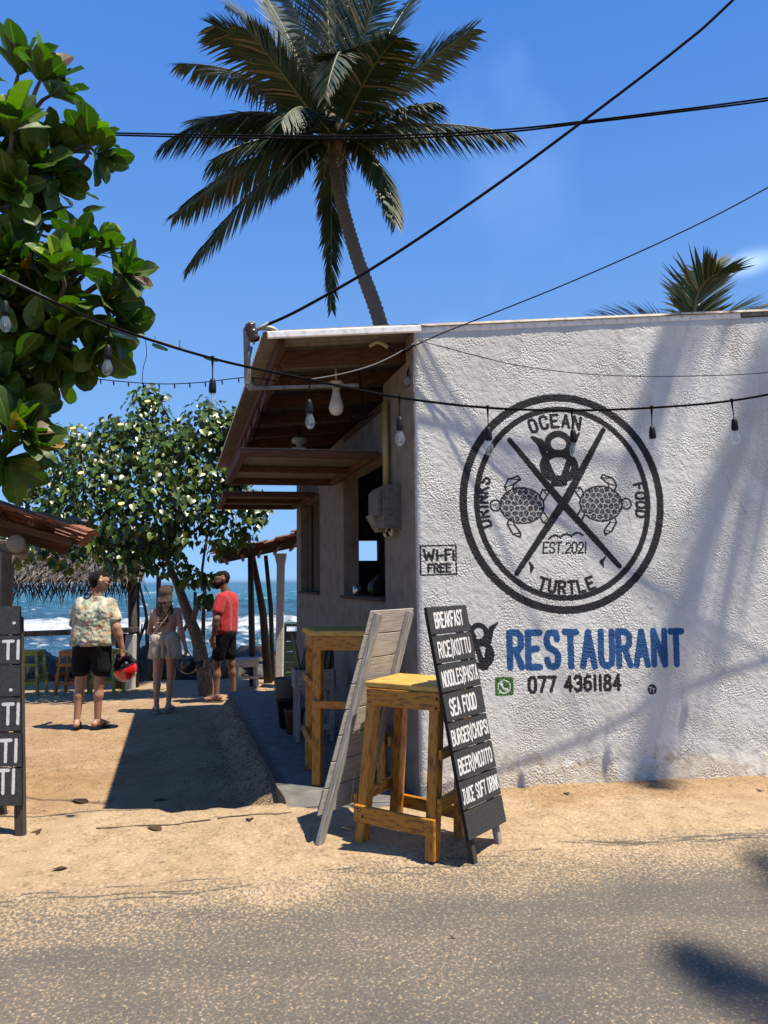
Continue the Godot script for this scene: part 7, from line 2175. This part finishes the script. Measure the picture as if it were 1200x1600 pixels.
func man_in_flowered_shirt() -> void:
	var at := Vector3(-3.33, 0, -8.43)
	at.y = ground_y(at.x, at.z) + 0.012
	var o := thing("person", "person seen from behind in a flowered shirt and black shorts, holding a red helmet", "person", at)
	var v := func(x: float, y: float, z: float) -> Vector3: return Vector3(x, y, z)
	var hl := Vector3(-0.075, 0.92, 0); var hr := Vector3(0.125, 0.92, 0)
	var kl := Vector3(-0.105, 0.50, -0.02); var kr := Vector3(0.115, 0.50, 0.0)
	var al := Vector3(-0.118, 0.09, 0.02); var ar := Vector3(0.10, 0.09, -0.01)
	var sl := Vector3(-0.135, 1.395, 0); var sr := Vector3(0.235, 1.385, 0)
	var el := Vector3(-0.235, 1.16, -0.10); var wl := Vector3(-0.09, 1.46, -0.22)
	var er := Vector3(0.31, 1.115, 0.04); var wr := Vector3(0.365, 0.875, 0.0)
	var neck := Vector3(0.062, 1.45, 0.0)
	var head := Vector3(0.088, 1.625, -0.015)
	var look := Vector3(0.82, -0.06, -0.52)
	var fl := Vector3(-0.25, 0, -0.97).normalized(); var fr := Vector3(0.42, 0, -0.9).normalized()
	var body := [[hl, kl, 0.088, 0.058], [kl, kl.lerp(al, 0.32) + Vector3(0, 0, 0.022) * 0.35, 0.051, 0.048], [kl.lerp(al, 0.32) + Vector3(0, 0, 0.022) * 0.35, al, 0.048, 0.034], [hr, kr, 0.088, 0.058], [kr, kr.lerp(ar, 0.32) + Vector3(0, 0, 0.022) * 0.35, 0.051, 0.048], [kr.lerp(ar, 0.32) + Vector3(0, 0, 0.022) * 0.35, ar, 0.048, 0.034],
		[hl + Vector3(0.03, 0.05, 0), hr + Vector3(-0.03, 0.05, 0), 0.10, 0.10], [Vector3(-0.03, 1.0, 0), Vector3(-0.05, 1.28, 0), 0.095, 0.11], [Vector3(0.10, 1.0, 0), Vector3(0.14, 1.28, 0), 0.095, 0.11], [sl + Vector3(0.05, -0.01, 0), sr + Vector3(-0.05, -0.01, 0), 0.062, 0.062], [neck - Vector3(0, 0.06, 0), neck, 0.075, 0.058],
		[sl, el, 0.052, 0.042], [el, wl, 0.042, 0.028], [sr, er, 0.054, 0.044], [er, er.lerp(wr, 0.3), 0.044, 0.043], [er.lerp(wr, 0.3), wr, 0.043, 0.028]]
	var tone := skin(Color(0.34, 0.185, 0.12))
	var mesh := joined([blob_mesh(body, 0.0135, 0.035), blob_mesh(head_prims(head, look, neck), 0.0065, 0.018), blob_mesh(hand_prims(wr, Vector3(0.12, -1, -0.1), Vector3(-0.9, 0, -0.3), Vector3(-0.2, 0, -1), 0.95), 0.0045, 0.008), blob_mesh(hand_prims(wl, Vector3(0.15, 0.9, 0.25), Vector3(0.9, 0, 0.2), Vector3(0, 0, 1), 0.55), 0.0045, 0.008), blob_mesh(foot_prims(al, fl, 0.02), 0.006, 0.014), blob_mesh(foot_prims(ar, fr, 0.02), 0.006, 0.014)])
	part("body", mesh, tone, o, Transform3D(), false)
	# loose shirt, short sleeves, hem over the shorts
	var shirt := [[Vector3(-0.10, 1.37, -0.005), Vector3(0.20, 1.36, -0.005), 0.085, 0.085], [Vector3(-0.06, 1.30, 0), Vector3(-0.09, 0.97, 0.0), 0.125, 0.128], [Vector3(0.15, 1.29, 0), Vector3(0.155, 0.97, 0.0), 0.125, 0.128], [Vector3(0.04, 1.28, 0.01), Vector3(0.03, 0.97, 0.01), 0.13, 0.14], [sl + Vector3(0.02, 0, 0), sl.lerp(el, 0.55) + Vector3(-0.01, 0, 0), 0.062, 0.068], [sr - Vector3(0.02, 0, 0), sr.lerp(er, 0.60) + Vector3(0.01, 0, 0), 0.062, 0.070], [neck - Vector3(0.045, 0.035, 0.0), neck + Vector3(0.045, -0.035, 0), 0.052, 0.052], [neck + Vector3(0.02, 0.01, 0.04), neck + Vector3(-0.03, 0.01, 0.035), 0.022, 0.022],
		[Vector3(-0.19, 0.94, 0.02), Vector3(-0.14, 1.15, 0.02), 0.035, 0.03], [Vector3(0.25, 0.93, 0.0), Vector3(0.22, 1.1, 0.02), 0.03, 0.03], [Vector3(-0.03, 0.93, 0.11), Vector3(-0.01, 1.15, 0.10), 0.03, 0.02], [Vector3(0.10, 0.92, 0.11), Vector3(0.09, 1.2, 0.10), 0.03, 0.02]]
	part("shirt", blob_mesh(shirt, 0.0125, 0.03, 0.915), flowered(), o, Transform3D(), false)
	var shorts := [[hl + Vector3(0.02, 0.0, 0), hr + Vector3(-0.02, 0.0, 0), 0.125, 0.125], [hl, hl.lerp(kl, 0.62) + Vector3(-0.01, 0, 0), 0.112, 0.102], [hr, hr.lerp(kr, 0.62) + Vector3(0.02, 0, 0), 0.112, 0.104]]
	part("shorts", blob_mesh(shorts, 0.0125, 0.03, 0.575), cloth(Color(0.010, 0.010, 0.012), 111), o, Transform3D(), false)
	var f := look.normalized()
	var hair := blob_mesh([[head - f * 0.03 + Vector3(0, 0.045, 0), head + f * 0.01 + Vector3(0, 0.058, 0), 0.086, 0.070], [head - f * 0.045 + Vector3(0, 0.0, 0), head - f * 0.045 + Vector3(0, 0.03, 0), 0.070, 0.078], [head - f * 0.045 + Vector3(0, -0.045, 0), head - f * 0.04, 0.045, 0.065], [head + f * 0.035 + Vector3(0, 0.065, 0), head + f * 0.06 + Vector3(0, 0.062, 0), 0.045, 0.034]], 0.007, 0.02)
	var hm := surfaced(null, tex(noise_bytes(97, 0.06, 256, 256, 3), 256, 256, Image.FORMAT_L8), 1.2, Vector3(12, 4, 12), 0.6)
	hm.metallic_specular = 0.3
	hm.albedo_color = srgb(Color(0.010, 0.007, 0.006))
	mats["dark_hair"] = hm
	part("hair", hair, hm, o, Transform3D(), false)
	var rt := f.cross(Vector3.UP).normalized()
	var gl := part("sunglasses", tube_mesh([head + rt * 0.088 - f * 0.02 + Vector3(0, 0.016, 0), head + rt * 0.082 + f * 0.06 + Vector3(0, 0.016, 0), head + rt * 0.07 + f * 0.095 + Vector3(0, 0.014, 0), head + f * 0.108 + Vector3(0, 0.016, 0), head - rt * 0.07 + f * 0.095 + Vector3(0, 0.014, 0), head - rt * 0.088 - f * 0.02 + Vector3(0, 0.016, 0)], [0.003], 5), mats["black_plastic"], o, Transform3D(), false)
	for s in [-1.0, 1.0]:
		part("lens", blob_mesh([[head + rt * s * 0.034 + f * 0.099 + Vector3(0, 0.008, 0), head + rt * s * 0.05 + f * 0.094 + Vector3(0, 0.008, 0), 0.016, 0.016]], 0.005, 0.004), mats["black_plastic"], gl, Transform3D(), false)
	sandal(o, at + al, fl, at.y - 0.004, mats["black_plastic"])
	sandal(o, at + ar, fr, at.y - 0.004, mats["black_plastic"])
	# red helmet hanging from the hand
	var c := at + Vector3(0.392, 0.655, -0.03)
	var h := thing("motorcycle_helmet", "glossy red helmet with white rim hanging from a hand", "helmet", c)
	var red := plain(Color(0.55, 0.012, 0.014), 0.22)
	red.clearcoat_enabled = true
	red.clearcoat = 0.8
	red.clearcoat_roughness = 0.06
	# dome hanging crown down, opening tipped to one side
	var axis := frame_of(Vector3(0.9, 0.33, 0.1), Vector3(0.32, -0.86, -0.10))
	var dome := []
	for k in 11:
		var a := k / 10.0 * 1.75
		dome.append(Vector2(maxf(0.001, sin(a) * 0.128), cos(a) * 0.135))
	part("shell", lathe_mesh(dome, 28), red, h, Transform3D(axis, c))
	var lip := []
	for k in 29:
		var a := TAU * k / 28.0
		lip.append(c + axis * Vector3(cos(a) * 0.1265, -0.025, sin(a) * 0.1265))
	part("rim", tube_mesh(lip, [0.008], 8, false), mats["black_plastic"], h)
	var stripe := []
	for k in 25:
		var a := lerpf(3.35, 6.1, k / 24.0)
		stripe.append(c + Vector3(0.01, -0.012, 0.035) + Vector3(cos(a) * 0.127, sin(a) * 0.127, 0.0))
	part("edge_stripe", tube_mesh(stripe, [0.002, 0.007, 0.007, 0.007, 0.007, 0.007, 0.007, 0.007, 0.007, 0.007, 0.007, 0.007, 0.007, 0.007, 0.007, 0.007, 0.007, 0.007, 0.007, 0.007, 0.007, 0.007, 0.007, 0.007, 0.002], 8, false), mats["milk_glass"], h)
	var liner := []
	for k in 9:
		var a := k / 8.0 * 1.6
		liner.append(Vector2(maxf(0.001, sin(a) * 0.112), cos(a) * 0.115))
	part("lining", lathe_mesh(liner, 20), mats["black_plastic"], h, Transform3D(axis, c))
	part("chin_guard", blob_mesh([[Vector3(-0.10, 0.02, -0.02), Vector3(-0.06, 0.105, -0.02), 0.04, 0.042], [Vector3(-0.06, 0.105, -0.02), Vector3(0.02, 0.13, -0.01), 0.042, 0.035], [Vector3(0.02, 0.12, -0.02), Vector3(0.08, 0.06, -0.03), 0.035, 0.04]], 0.011, 0.03), mats["black_plastic"], h, Transform3D(Basis(), c))
	part("chin_strap", tube_mesh(smooth_path([c + Vector3(-0.06, 0.10, -0.02), c + Vector3(-0.02, 0.165, 0.0), c + Vector3(0.02, 0.165, 0.0), c + Vector3(0.05, 0.10, -0.02)], 4), [0.008], 6), mats["black_plastic"], h)

func woman_in_shorts() -> void:
	var at := Vector3(-2.82, 0, -9.5)
	at.y = ground_y(at.x, at.z) + 0.012
	var o := thing("person", "person seen from behind with long wavy hair and beige shorts, holding a black helmet", "person", at)
	var hl := Vector3(-0.05, 0.86, 0); var hr := Vector3(0.10, 0.86, 0)
	var kl := Vector3(-0.075, 0.45, -0.01); var kr := Vector3(0.095, 0.45, -0.03)
	var al := Vector3(-0.06, 0.085, 0.05); var ar := Vector3(0.075, 0.085, 0.0)
	var sl := Vector3(-0.135, 1.245, 0); var sr := Vector3(0.185, 1.26, 0)
	var el := Vector3(-0.185, 1.0, -0.02); var wl := Vector3(-0.12, 1.03, -0.20)
	var er := Vector3(0.225, 1.01, 0.02); var wr := Vector3(0.275, 0.80, -0.02)
	var neck := Vector3(0.02, 1.31, 0.0)
	var head := Vector3(0.012, 1.465, -0.03)
	var look := Vector3(-0.1, 0.0, -1)
	var fl := Vector3(-0.45, 0, -0.9).normalized(); var fr := Vector3(0.15, 0, -0.98).normalized()
	var body := [[hl, kl, 0.082, 0.052], [kl, kl.lerp(al, 0.32) + Vector3(0, 0, 0.02) * 0.35, 0.044, 0.042], [kl.lerp(al, 0.32) + Vector3(0, 0, 0.02) * 0.35, al, 0.042, 0.03], [hr, kr, 0.082, 0.052], [kr, kr.lerp(ar, 0.32) + Vector3(0, 0, 0.02) * 0.35, 0.044, 0.042], [kr.lerp(ar, 0.32) + Vector3(0, 0, 0.02) * 0.35, ar, 0.042, 0.03],
		[hl + Vector3(0.01, 0.03, 0.015), hr + Vector3(-0.01, 0.03, 0.015), 0.095, 0.095], [Vector3(-0.02, 0.98, 0), Vector3(-0.045, 1.18, 0), 0.082, 0.085], [Vector3(0.065, 0.98, 0), Vector3(0.095, 1.18, 0), 0.082, 0.085], [sl + Vector3(0.05, -0.01, 0), sr + Vector3(-0.05, -0.01, 0), 0.052, 0.052], [neck - Vector3(0, 0.06, 0), neck, 0.06, 0.047],
		[sl, el, 0.041, 0.034], [el, wl, 0.034, 0.023], [sr, er, 0.041, 0.034], [er, er.lerp(wr, 0.3), 0.034, 0.034], [er.lerp(wr, 0.3), wr, 0.034, 0.022]]
	var tone := skin(Color(0.42, 0.235, 0.155))
	part("body", joined([blob_mesh(body, 0.0135, 0.032), blob_mesh(head_prims(head, look, neck, 0.93), 0.0065, 0.018), blob_mesh(hand_prims(wr, Vector3(0.15, -1, -0.1), Vector3(-0.9, 0, -0.3), Vector3(-0.2, 0, -1), 0.95, 0.9), 0.0042, 0.007), blob_mesh(hand_prims(wl, Vector3(0.5, 0.3, -0.8), Vector3(0.5, 0.6, 0.3), Vector3(0, 1, 0), 0.6, 0.9), 0.0042, 0.007), blob_mesh(foot_prims(al, fl, 0.02, 0.92), 0.006, 0.013), blob_mesh(foot_prims(ar, fr, 0.02, 0.92), 0.006, 0.013)]), tone, o, Transform3D(), false)
	# gathered shorts with flared hems
	var shorts := [[hl + Vector3(0.0, 0.05, 0.015), hr + Vector3(0.0, 0.05, 0.015), 0.104, 0.104], [Vector3(0.005, 0.945, 0), Vector3(0.055, 0.945, 0), 0.10, 0.10], [hl + Vector3(-0.01, 0, 0.01), hl.lerp(kl, 0.40) + Vector3(-0.025, 0, 0.005), 0.105, 0.106], [hr + Vector3(0.01, 0, 0.01), hr.lerp(kr, 0.40) + Vector3(0.03, 0, 0.005), 0.105, 0.108]]
	for k in 7:
		var a := k * 0.45 + 0.2
		var x := cos(a) * 0.16 + 0.025
		shorts.append([Vector3(x * 0.75, 0.93, 0.02 + sin(a) * 0.09), Vector3(x * 1.12, 0.705, 0.0 + sin(a) * 0.12), 0.012, 0.024])
	part("shorts", blob_mesh(shorts, 0.0115, 0.022, 0.665), cloth(Color(0.44, 0.38, 0.275), 121), o, Transform3D(), false)
	# waistband, bikini ties, bag strap
	var pale := plain(Color(0.36, 0.29, 0.2), 0.8)
	var band := []
	for k in 25:
		var a := TAU * k / 24.0
		band.append(Vector3(0.025 + cos(a) * 0.138, 0.975, sin(a) * 0.098))
	part("waistband", tube_mesh(band, [0.016], 6, false), pale, o, Transform3D(), false)
	var top := []
	for k in 25:
		var a := TAU * k / 24.0
		top.append(Vector3(0.022 + cos(a) * 0.145, 1.115, sin(a) * 0.096))
	part("bikini_tie", tube_mesh(top, [0.007], 6, false), pale, o, Transform3D(), false)
	part("bag_strap", tube_mesh(smooth_path([Vector3(0.115, 1.30, 0.035), Vector3(0.075, 1.2, 0.095), Vector3(-0.02, 1.07, 0.105), Vector3(-0.125, 0.94, 0.06)], 4), [0.008], 6), pale, o, Transform3D(), false)
	# long wavy hair
	var hair := [[head + Vector3(0, 0.035, 0.02), head + Vector3(0, 0.045, -0.01), 0.087, 0.082], [head + Vector3(0, -0.03, 0.03), head + Vector3(0, 0.02, 0.03), 0.08, 0.085]]
	for k in 11:
		var a := (k - 5) * 0.26
		var x := sin(a) * 0.085
		var z := 0.035 + cos(a) * 0.055
		var prev := head + Vector3(x * 0.9, -0.03, z)
		var l := 0.37 - absf(k - 5) * 0.028 + rng.randf_range(-0.02, 0.03)
		for j in 6:
			var t := (j + 1) / 6.0
			var q := head + Vector3(x * (1.0 + 0.12 * t) + sin(t * 7.0 + k * 0.9) * 0.010 + 0.012 * t, -0.03 - l * t, z + 0.010 * sin(t * 6.0 + k * 2.3) + 0.020)
			hair.append([prev, q, 0.022 - 0.007 * (t - 0.17), 0.022 - 0.007 * t])
			prev = q
	var hm := surfaced(ramp_texture(noise_bytes(98, 0.03, 256, 256, 3), 256, 256, [Color(0.022, 0.012, 0.007), Color(0.065, 0.034, 0.018), Color(0.15, 0.09, 0.05)]), tex(noise_bytes(99, 0.05, 256, 256, 3), 256, 256, Image.FORMAT_L8), 1.5, Vector3(14, 3, 14), 0.45)
	part("hair", blob_mesh(hair, 0.0075, 0.010), hm, o, Transform3D(), false)
	part("sunglasses", tube_mesh(smooth_path([head + Vector3(-0.088, 0.05, 0.02), head + Vector3(-0.07, 0.10, -0.03), head + Vector3(0, 0.115, -0.05), head + Vector3(0.07, 0.10, -0.03), head + Vector3(0.088, 0.05, 0.02)], 4), [0.010], 6), mats["black_plastic"], o, Transform3D(), false)
	var grey := plain(Color(0.22, 0.20, 0.17), 0.8)
	sandal(o, at + al, fl, at.y - 0.004, grey, 0.95)
	sandal(o, at + ar, fr, at.y - 0.004, grey, 0.95)
	# black helmet with its visor swung open
	var c := at + Vector3(0.315, 0.60, -0.03)
	var h := thing("motorcycle_helmet", "black helmet with open smoky visor hanging from a hand", "helmet", c)
	var black := plain(Color(0.010, 0.010, 0.014), 0.25)
	black.clearcoat_enabled = true
	black.clearcoat = 0.6
	var axis := frame_of(Vector3(1, -0.25, 0.1), Vector3(-0.25, -1.0, 0.45))
	var dome := []
	for k in 11:
		var a := k / 10.0 * 1.8
		dome.append(Vector2(maxf(0.001, sin(a) * 0.128), cos(a) * 0.138))
	part("shell", lathe_mesh(dome, 28), black, h, Transform3D(axis, c))
	var lip := []
	for k in 29:
		var a := TAU * k / 28.0
		lip.append(c + axis * Vector3(cos(a) * 0.1255, -0.032 + 0.02 * sin(a * 2.0), sin(a) * 0.1255))
	part("rim", tube_mesh(lip, [0.007], 7, false), mats["galvanised"], h)
	var liner := []
	for k in 9:
		var a := k / 8.0 * 1.7
		liner.append(Vector2(maxf(0.001, sin(a) * 0.11), cos(a) * 0.115))
	part("lining", lathe_mesh(liner, 20), mats["cable"], h, Transform3D(axis, c))
	# visor: a curved band standing off to one side
	var vv := PackedVector3Array()
	var vi := PackedInt32Array()
	for j in 2:
		for k in 13:
			var a := lerpf(-1.1, 1.1, k / 12.0)
			vv.append(c + Vector3(0.06 + cos(a) * 0.155, -0.075 + j * 0.085 + 0.03 * cos(a), sin(a) * 0.12 + 0.02))
	for k in 12: vi.append_array([k, k + 13, k + 1, k + 1, k + 13, k + 14])
	var smoke := StandardMaterial3D.new()
	smoke.albedo_color = Color(0.25, 0.25, 0.24, 0.75)
	smoke.transparency = BaseMaterial3D.TRANSPARENCY_ALPHA
	smoke.roughness = 0.08
	part("visor", mesh_of(vv, vi), smoke, h)
	part("chin_strap", tube_mesh(smooth_path([c + Vector3(-0.06, 0.06, 0.0), c + Vector3(-0.035, 0.15, 0.01), c + Vector3(-0.01, 0.15, 0.01), c + Vector3(0.05, 0.05, 0.0)], 4), [0.007], 6), mats["black_plastic"], h)

func man_in_red() -> void:
	var at := Vector3(-2.29, 0, -10.42)
	at.y = ground_y(at.x, at.z) + 0.012
	var o := thing("person", "bearded person in a red T-shirt and black shorts looking back from the tree", "person", at)
	# stands side on, chest towards the sea and left
	var hl := Vector3(0.045, 0.93, 0.075); var hr := Vector3(0.075, 0.93, -0.10)
	var kl := Vector3(-0.045, 0.50, 0.07); var kr := Vector3(0.115, 0.50, -0.12)
	var al := Vector3(-0.035, 0.09, 0.10); var ar := Vector3(0.145, 0.09, -0.16)
	var sl := Vector3(0.035, 1.42, 0.20); var sr := Vector3(0.12, 1.42, -0.18)
	var el := Vector3(0.0, 1.14, 0.295); var wl := Vector3(-0.05, 0.90, 0.27)
	var er := Vector3(0.10, 1.14, -0.24); var wr := Vector3(0.0, 0.95, -0.26)
	var neck := Vector3(0.055, 1.50, 0.0)
	var head := Vector3(0.0, 1.665, 0.02)
	var look := Vector3(-0.86, -0.05, 0.42)
	var fl := Vector3(-0.95, 0, 0.2).normalized(); var fr := Vector3(-0.6, 0, -0.75).normalized()
	var body := [[hl, kl, 0.088, 0.058], [kl, kl.lerp(al, 0.32) + Vector3(0.022, 0, 0) * 0.35, 0.050, 0.047], [kl.lerp(al, 0.32) + Vector3(0.022, 0, 0) * 0.35, al, 0.047, 0.034], [hr, kr, 0.088, 0.058], [kr, kr.lerp(ar, 0.32) + Vector3(0.022, 0, 0) * 0.35, 0.050, 0.047], [kr.lerp(ar, 0.32) + Vector3(0.022, 0, 0) * 0.35, ar, 0.047, 0.034],
		[hl + Vector3(0, 0.05, -0.02), hr + Vector3(0, 0.05, 0.02), 0.105, 0.105], [Vector3(0.04, 1.02, 0.05), Vector3(0.05, 1.28, 0.06), 0.095, 0.10], [Vector3(0.07, 1.02, -0.05), Vector3(0.10, 1.28, -0.06), 0.095, 0.10], [sl - Vector3(0, 0.01, 0.05), sr + Vector3(0, -0.01, 0.05), 0.065, 0.065], [neck - Vector3(-0.02, 0.06, 0), neck, 0.075, 0.06],
		[sl, el, 0.052, 0.043], [el, el.lerp(wl, 0.3), 0.044, 0.043], [el.lerp(wl, 0.3), wl, 0.043, 0.028], [sr, er, 0.052, 0.043], [er, wr, 0.043, 0.028]]
	var tone := skin(Color(0.17, 0.085, 0.05))
	part("body", joined([blob_mesh(body, 0.0135, 0.035), blob_mesh(head_prims(head, look, neck), 0.0062, 0.016), blob_mesh(hand_prims(wl, Vector3(-0.05, -1, 0.0), Vector3(0.2, 0, -1), Vector3(-1, 0, 0), 0.35), 0.0045, 0.008), blob_mesh(hand_prims(wr, Vector3(-0.3, -1, 0), Vector3(0, 0, 1), Vector3(-1, 0, 0), 0.4), 0.0045, 0.008), blob_mesh(foot_prims(al, fl, 0.02), 0.006, 0.014), blob_mesh(foot_prims(ar, fr, 0.02), 0.006, 0.014)]), tone, o, Transform3D(), false)
	var shirt := [[sl - Vector3(0, 0.02, 0.06), sr + Vector3(0, -0.02, 0.06), 0.088, 0.088], [Vector3(0.035, 1.33, 0.07), Vector3(0.03, 0.99, 0.07), 0.128, 0.132], [Vector3(0.10, 1.33, -0.07), Vector3(0.085, 0.99, -0.07), 0.128, 0.130], [Vector3(0.0, 1.27, 0.0), Vector3(0.015, 1.0, 0.0), 0.12, 0.13], [sl, sl.lerp(el, 0.62) + Vector3(-0.005, 0, 0.005), 0.072, 0.076], [sr, sr.lerp(er, 0.6), 0.07, 0.072], [neck - Vector3(-0.02, 0.045, 0.03), neck - Vector3(-0.02, 0.045, -0.03), 0.06, 0.06], [Vector3(0.13, 0.95, 0.02), Vector3(0.16, 1.25, 0.02), 0.03, 0.025], [Vector3(-0.06, 0.94, 0.08), Vector3(-0.05, 1.15, 0.10), 0.03, 0.02]]
	part("shirt", blob_mesh(shirt, 0.0125, 0.032, 0.905), cloth(Color(0.34, 0.014, 0.020), 131), o, Transform3D(), false)
	var shorts := [[hl + Vector3(0, 0.0, -0.03), hr + Vector3(0, 0.0, 0.03), 0.122, 0.122], [hl, hl.lerp(kl, 0.70), 0.108, 0.094], [hr, hr.lerp(kr, 0.70), 0.108, 0.094]]
	part("shorts", blob_mesh(shorts, 0.0125, 0.03, 0.555), cloth(Color(0.008, 0.008, 0.009), 141), o, Transform3D(), false)
	var f := look.normalized()
	var r := f.cross(Vector3.UP).normalized()
	var up := Vector3.UP
	var hair := blob_mesh([[head - f * 0.03 + up * 0.048, head + f * 0.015 + up * 0.058, 0.084, 0.070], [head - f * 0.045, head - f * 0.045 + up * 0.03, 0.066, 0.076], [head - f * 0.04 - up * 0.04, head - f * 0.04, 0.045, 0.062], [head + f * 0.04 + up * 0.066, head + f * 0.062 + up * 0.062, 0.042, 0.03]], 0.007, 0.02)
	part("hair", hair, mats["dark_hair"], o, Transform3D(), false)
	var beard := [[head + f * 0.06 - up * 0.09, head + f * 0.075 - up * 0.085, 0.036, 0.03], [head + f * 0.084 - up * 0.044 - r * 0.025, head + f * 0.084 - up * 0.044 + r * 0.025, 0.012, 0.012]]
	for s in [-1.0, 1.0]:
		beard.append([head + f * 0.065 - up * 0.09 + r * s * 0.015, head + f * 0.02 - up * 0.055 + r * s * 0.05, 0.030, 0.024])
		beard.append([head + f * 0.02 - up * 0.055 + r * s * 0.052, head - f * 0.0 + r * s * 0.072, 0.022, 0.014])
	part("beard", blob_mesh(beard, 0.0065, 0.012), mats["dark_hair"], o, Transform3D(), false)
	for s in [-1.0, 1.0]:
		part("eye", blob_mesh([[head + f * 0.079 + up * 0.012 + r * s * 0.032, head + f * 0.079 + up * 0.012 + r * s * 0.036, 0.010, 0.010]], 0.004, 0.003), mats["black_plastic"], o, Transform3D(), false)
		part("eyebrow", tube_mesh([head + f * 0.092 + up * 0.034 + r * s * 0.018, head + f * 0.088 + up * 0.038 + r * s * 0.04, head + f * 0.076 + up * 0.034 + r * s * 0.055], [0.005, 0.006, 0.003], 5), mats["dark_hair"], o, Transform3D(), false)
	var brown := plain(Color(0.09, 0.05, 0.035), 0.8)
	sandal(o, at + al, fl, at.y - 0.004, brown)
	sandal(o, at + ar, fr, at.y - 0.004, brown)

# ================================================================ litter on the sand
func build_litter() -> void:
	# gravel and bark chips on the bank and the verge
	var chip := blob_mesh([[Vector3(-0.3, 0, 0), Vector3(0.35, 0.05, 0.1), 0.5, 0.4]], 0.25, 0.1)
	var mm := MultiMesh.new()
	mm.transform_format = MultiMesh.TRANSFORM_3D
	mm.use_colors = true
	mm.mesh = chip
	var xs := []
	for k in 8600:
		var d := rng.randf_range(3.4, 9.5)
		var x := 0.0
		var r := rng.randf_range(0.002, 0.006)
		if k < 2600:       # bank beside the slab
			d = rng.randf_range(4.5, 9.3)
			x = platform_edge_x(d) - absf(rng.randfn()) * 0.16
			r = rng.randf_range(0.004, 0.014)
		elif k >= 7400:    # bits of bark and leaf on the path
			d = rng.randf_range(4.9, 9.5)
			x = platform_edge_x(d) - rng.randf_range(0.1, 2.6)
			r = rng.randf_range(0.003, 0.011)
		elif k >= 5600:    # loose grit on the tar
			d = rng.randf_range(2.2, 4.0)
			x = rng.randf_range(-2.4, 2.6)
			r = rng.randf_range(0.0012, 0.0036)
		elif k < 3400:     # foot of the white wall
			var s := rng.randf_range(0.0, 3.0)
			var q := on_wall(s, 0, 0.04 + absf(rng.randfn()) * 0.18)
			x = q.x; d = -q.z
		else:
			x = rng.randf_range(-3.2, 2.8) * d / 4.5
			if d > 4.9 and x > platform_edge_x(d): continue
			if d < 4.9 and x > 0.1 and d > 4.62 + (x - 0.2) * 0.176: continue
		var tone := rng.randf()
		var c := Color(0.05, 0.04, 0.032).lerp(Color(0.34, 0.27, 0.18), tone * tone)
		xs.append([Transform3D(Basis(Vector3(rng.randf(), rng.randf(), rng.randf()).normalized(), rng.randf() * TAU).scaled(Vector3(r, r * 0.6, r)), Vector3(x, ground_y(x, -d) + r * 0.15, -d)), c])
	mm.instance_count = xs.size()
	for k in xs.size():
		mm.set_instance_transform(k, xs[k][0])
		mm.set_instance_color(k, xs[k][1])
	var o := MultiMeshInstance3D.new()
	o.name = "gravel"
	o.multimesh = mm
	o.material_override = mats["tinted"]
	add_child(o)
	o.set_meta("kind", "stuff")
	o.set_meta("label", "grit and bark chips scattered over the sand")
	o.set_meta("category", "gravel")
	# dry leaves and twigs one can pick out
	var leaf := broad_leaf(310, Color(0.10, 0.055, 0.028), Color(0.16, 0.10, 0.05))
	var where := [[Vector3(-2.275, -0.240, -5.494), "curled brown leaf on the sunny path before the eave shadow", 0.14], [Vector3(-1.855, 0.000, -4.094), "brown leaf by the foot of the roti board", 0.11], [Vector3(-1.300, 0.000, -4.136), "dry leaf on the bright verge below the eave shadow", 0.10], [Vector3(-0.752, 0.000, -4.170), "small dry leaf on the verge near the slab corner", 0.08], [Vector3(1.113, -0.010, -4.685), "dark leaf on the sand under the white wall", 0.07], [Vector3(2.368, -0.030, -4.804), "dark leaf at the far end of the white wall", 0.12], [Vector3(1.599, -0.020, -5.069), "little leaf against the foot of the wall", 0.06], [Vector3(0.253, -0.100, -3.000), "single dark leaf lying on the tar", 0.06], [Vector3(-1.692, -0.250, -5.491), "dark leaf in the eave shadow", 0.13], [Vector3(-1.556, -0.040, -3.553), "scrap of leaf at the road edge", 0.07], [Vector3(-2.889, -0.240, -5.974), "pale leaf on the path beside the roti board", 0.1]]
	for e in where:
		var p: Vector3 = e[0]
		p.y = ground_y(p.x, p.z) + 0.008
		var l := part("fallen_leaf", leaf, mats["leaf"], self, Transform3D(Basis(Vector3.UP, rng.randf() * TAU).rotated(Vector3(0, 0, 1), 0.08).scaled_local(Vector3.ONE * e[2]), p))
		tag(l, e[1], "leaf", "fallen leaves on the sand")
	for e in [[Vector3(-1.565, 0.000, -4.104), Vector3(-0.976, -0.000, -4.231), "long thin twig lying across the bright verge"], [Vector3(-0.943, 0.000, -4.241), Vector3(-0.545, 0.000, -4.328), "thin twig pointing at the slab corner"]]:
		var a: Vector3 = e[0]
		var c: Vector3 = e[1]
		var pts := []
		for k in 7:
			var q := a.lerp(c, k / 6.0) + Vector3(0, 0, rng.randf_range(-0.012, 0.012))
			q.y = ground_y(q.x, q.z) + 0.004
			pts.append(q)
		var t := part("fallen_twig", tube_mesh(smooth_path(pts, 3), [0.0035], 5), mats["bark1"], self)
		tag(t, e[2], "twig")
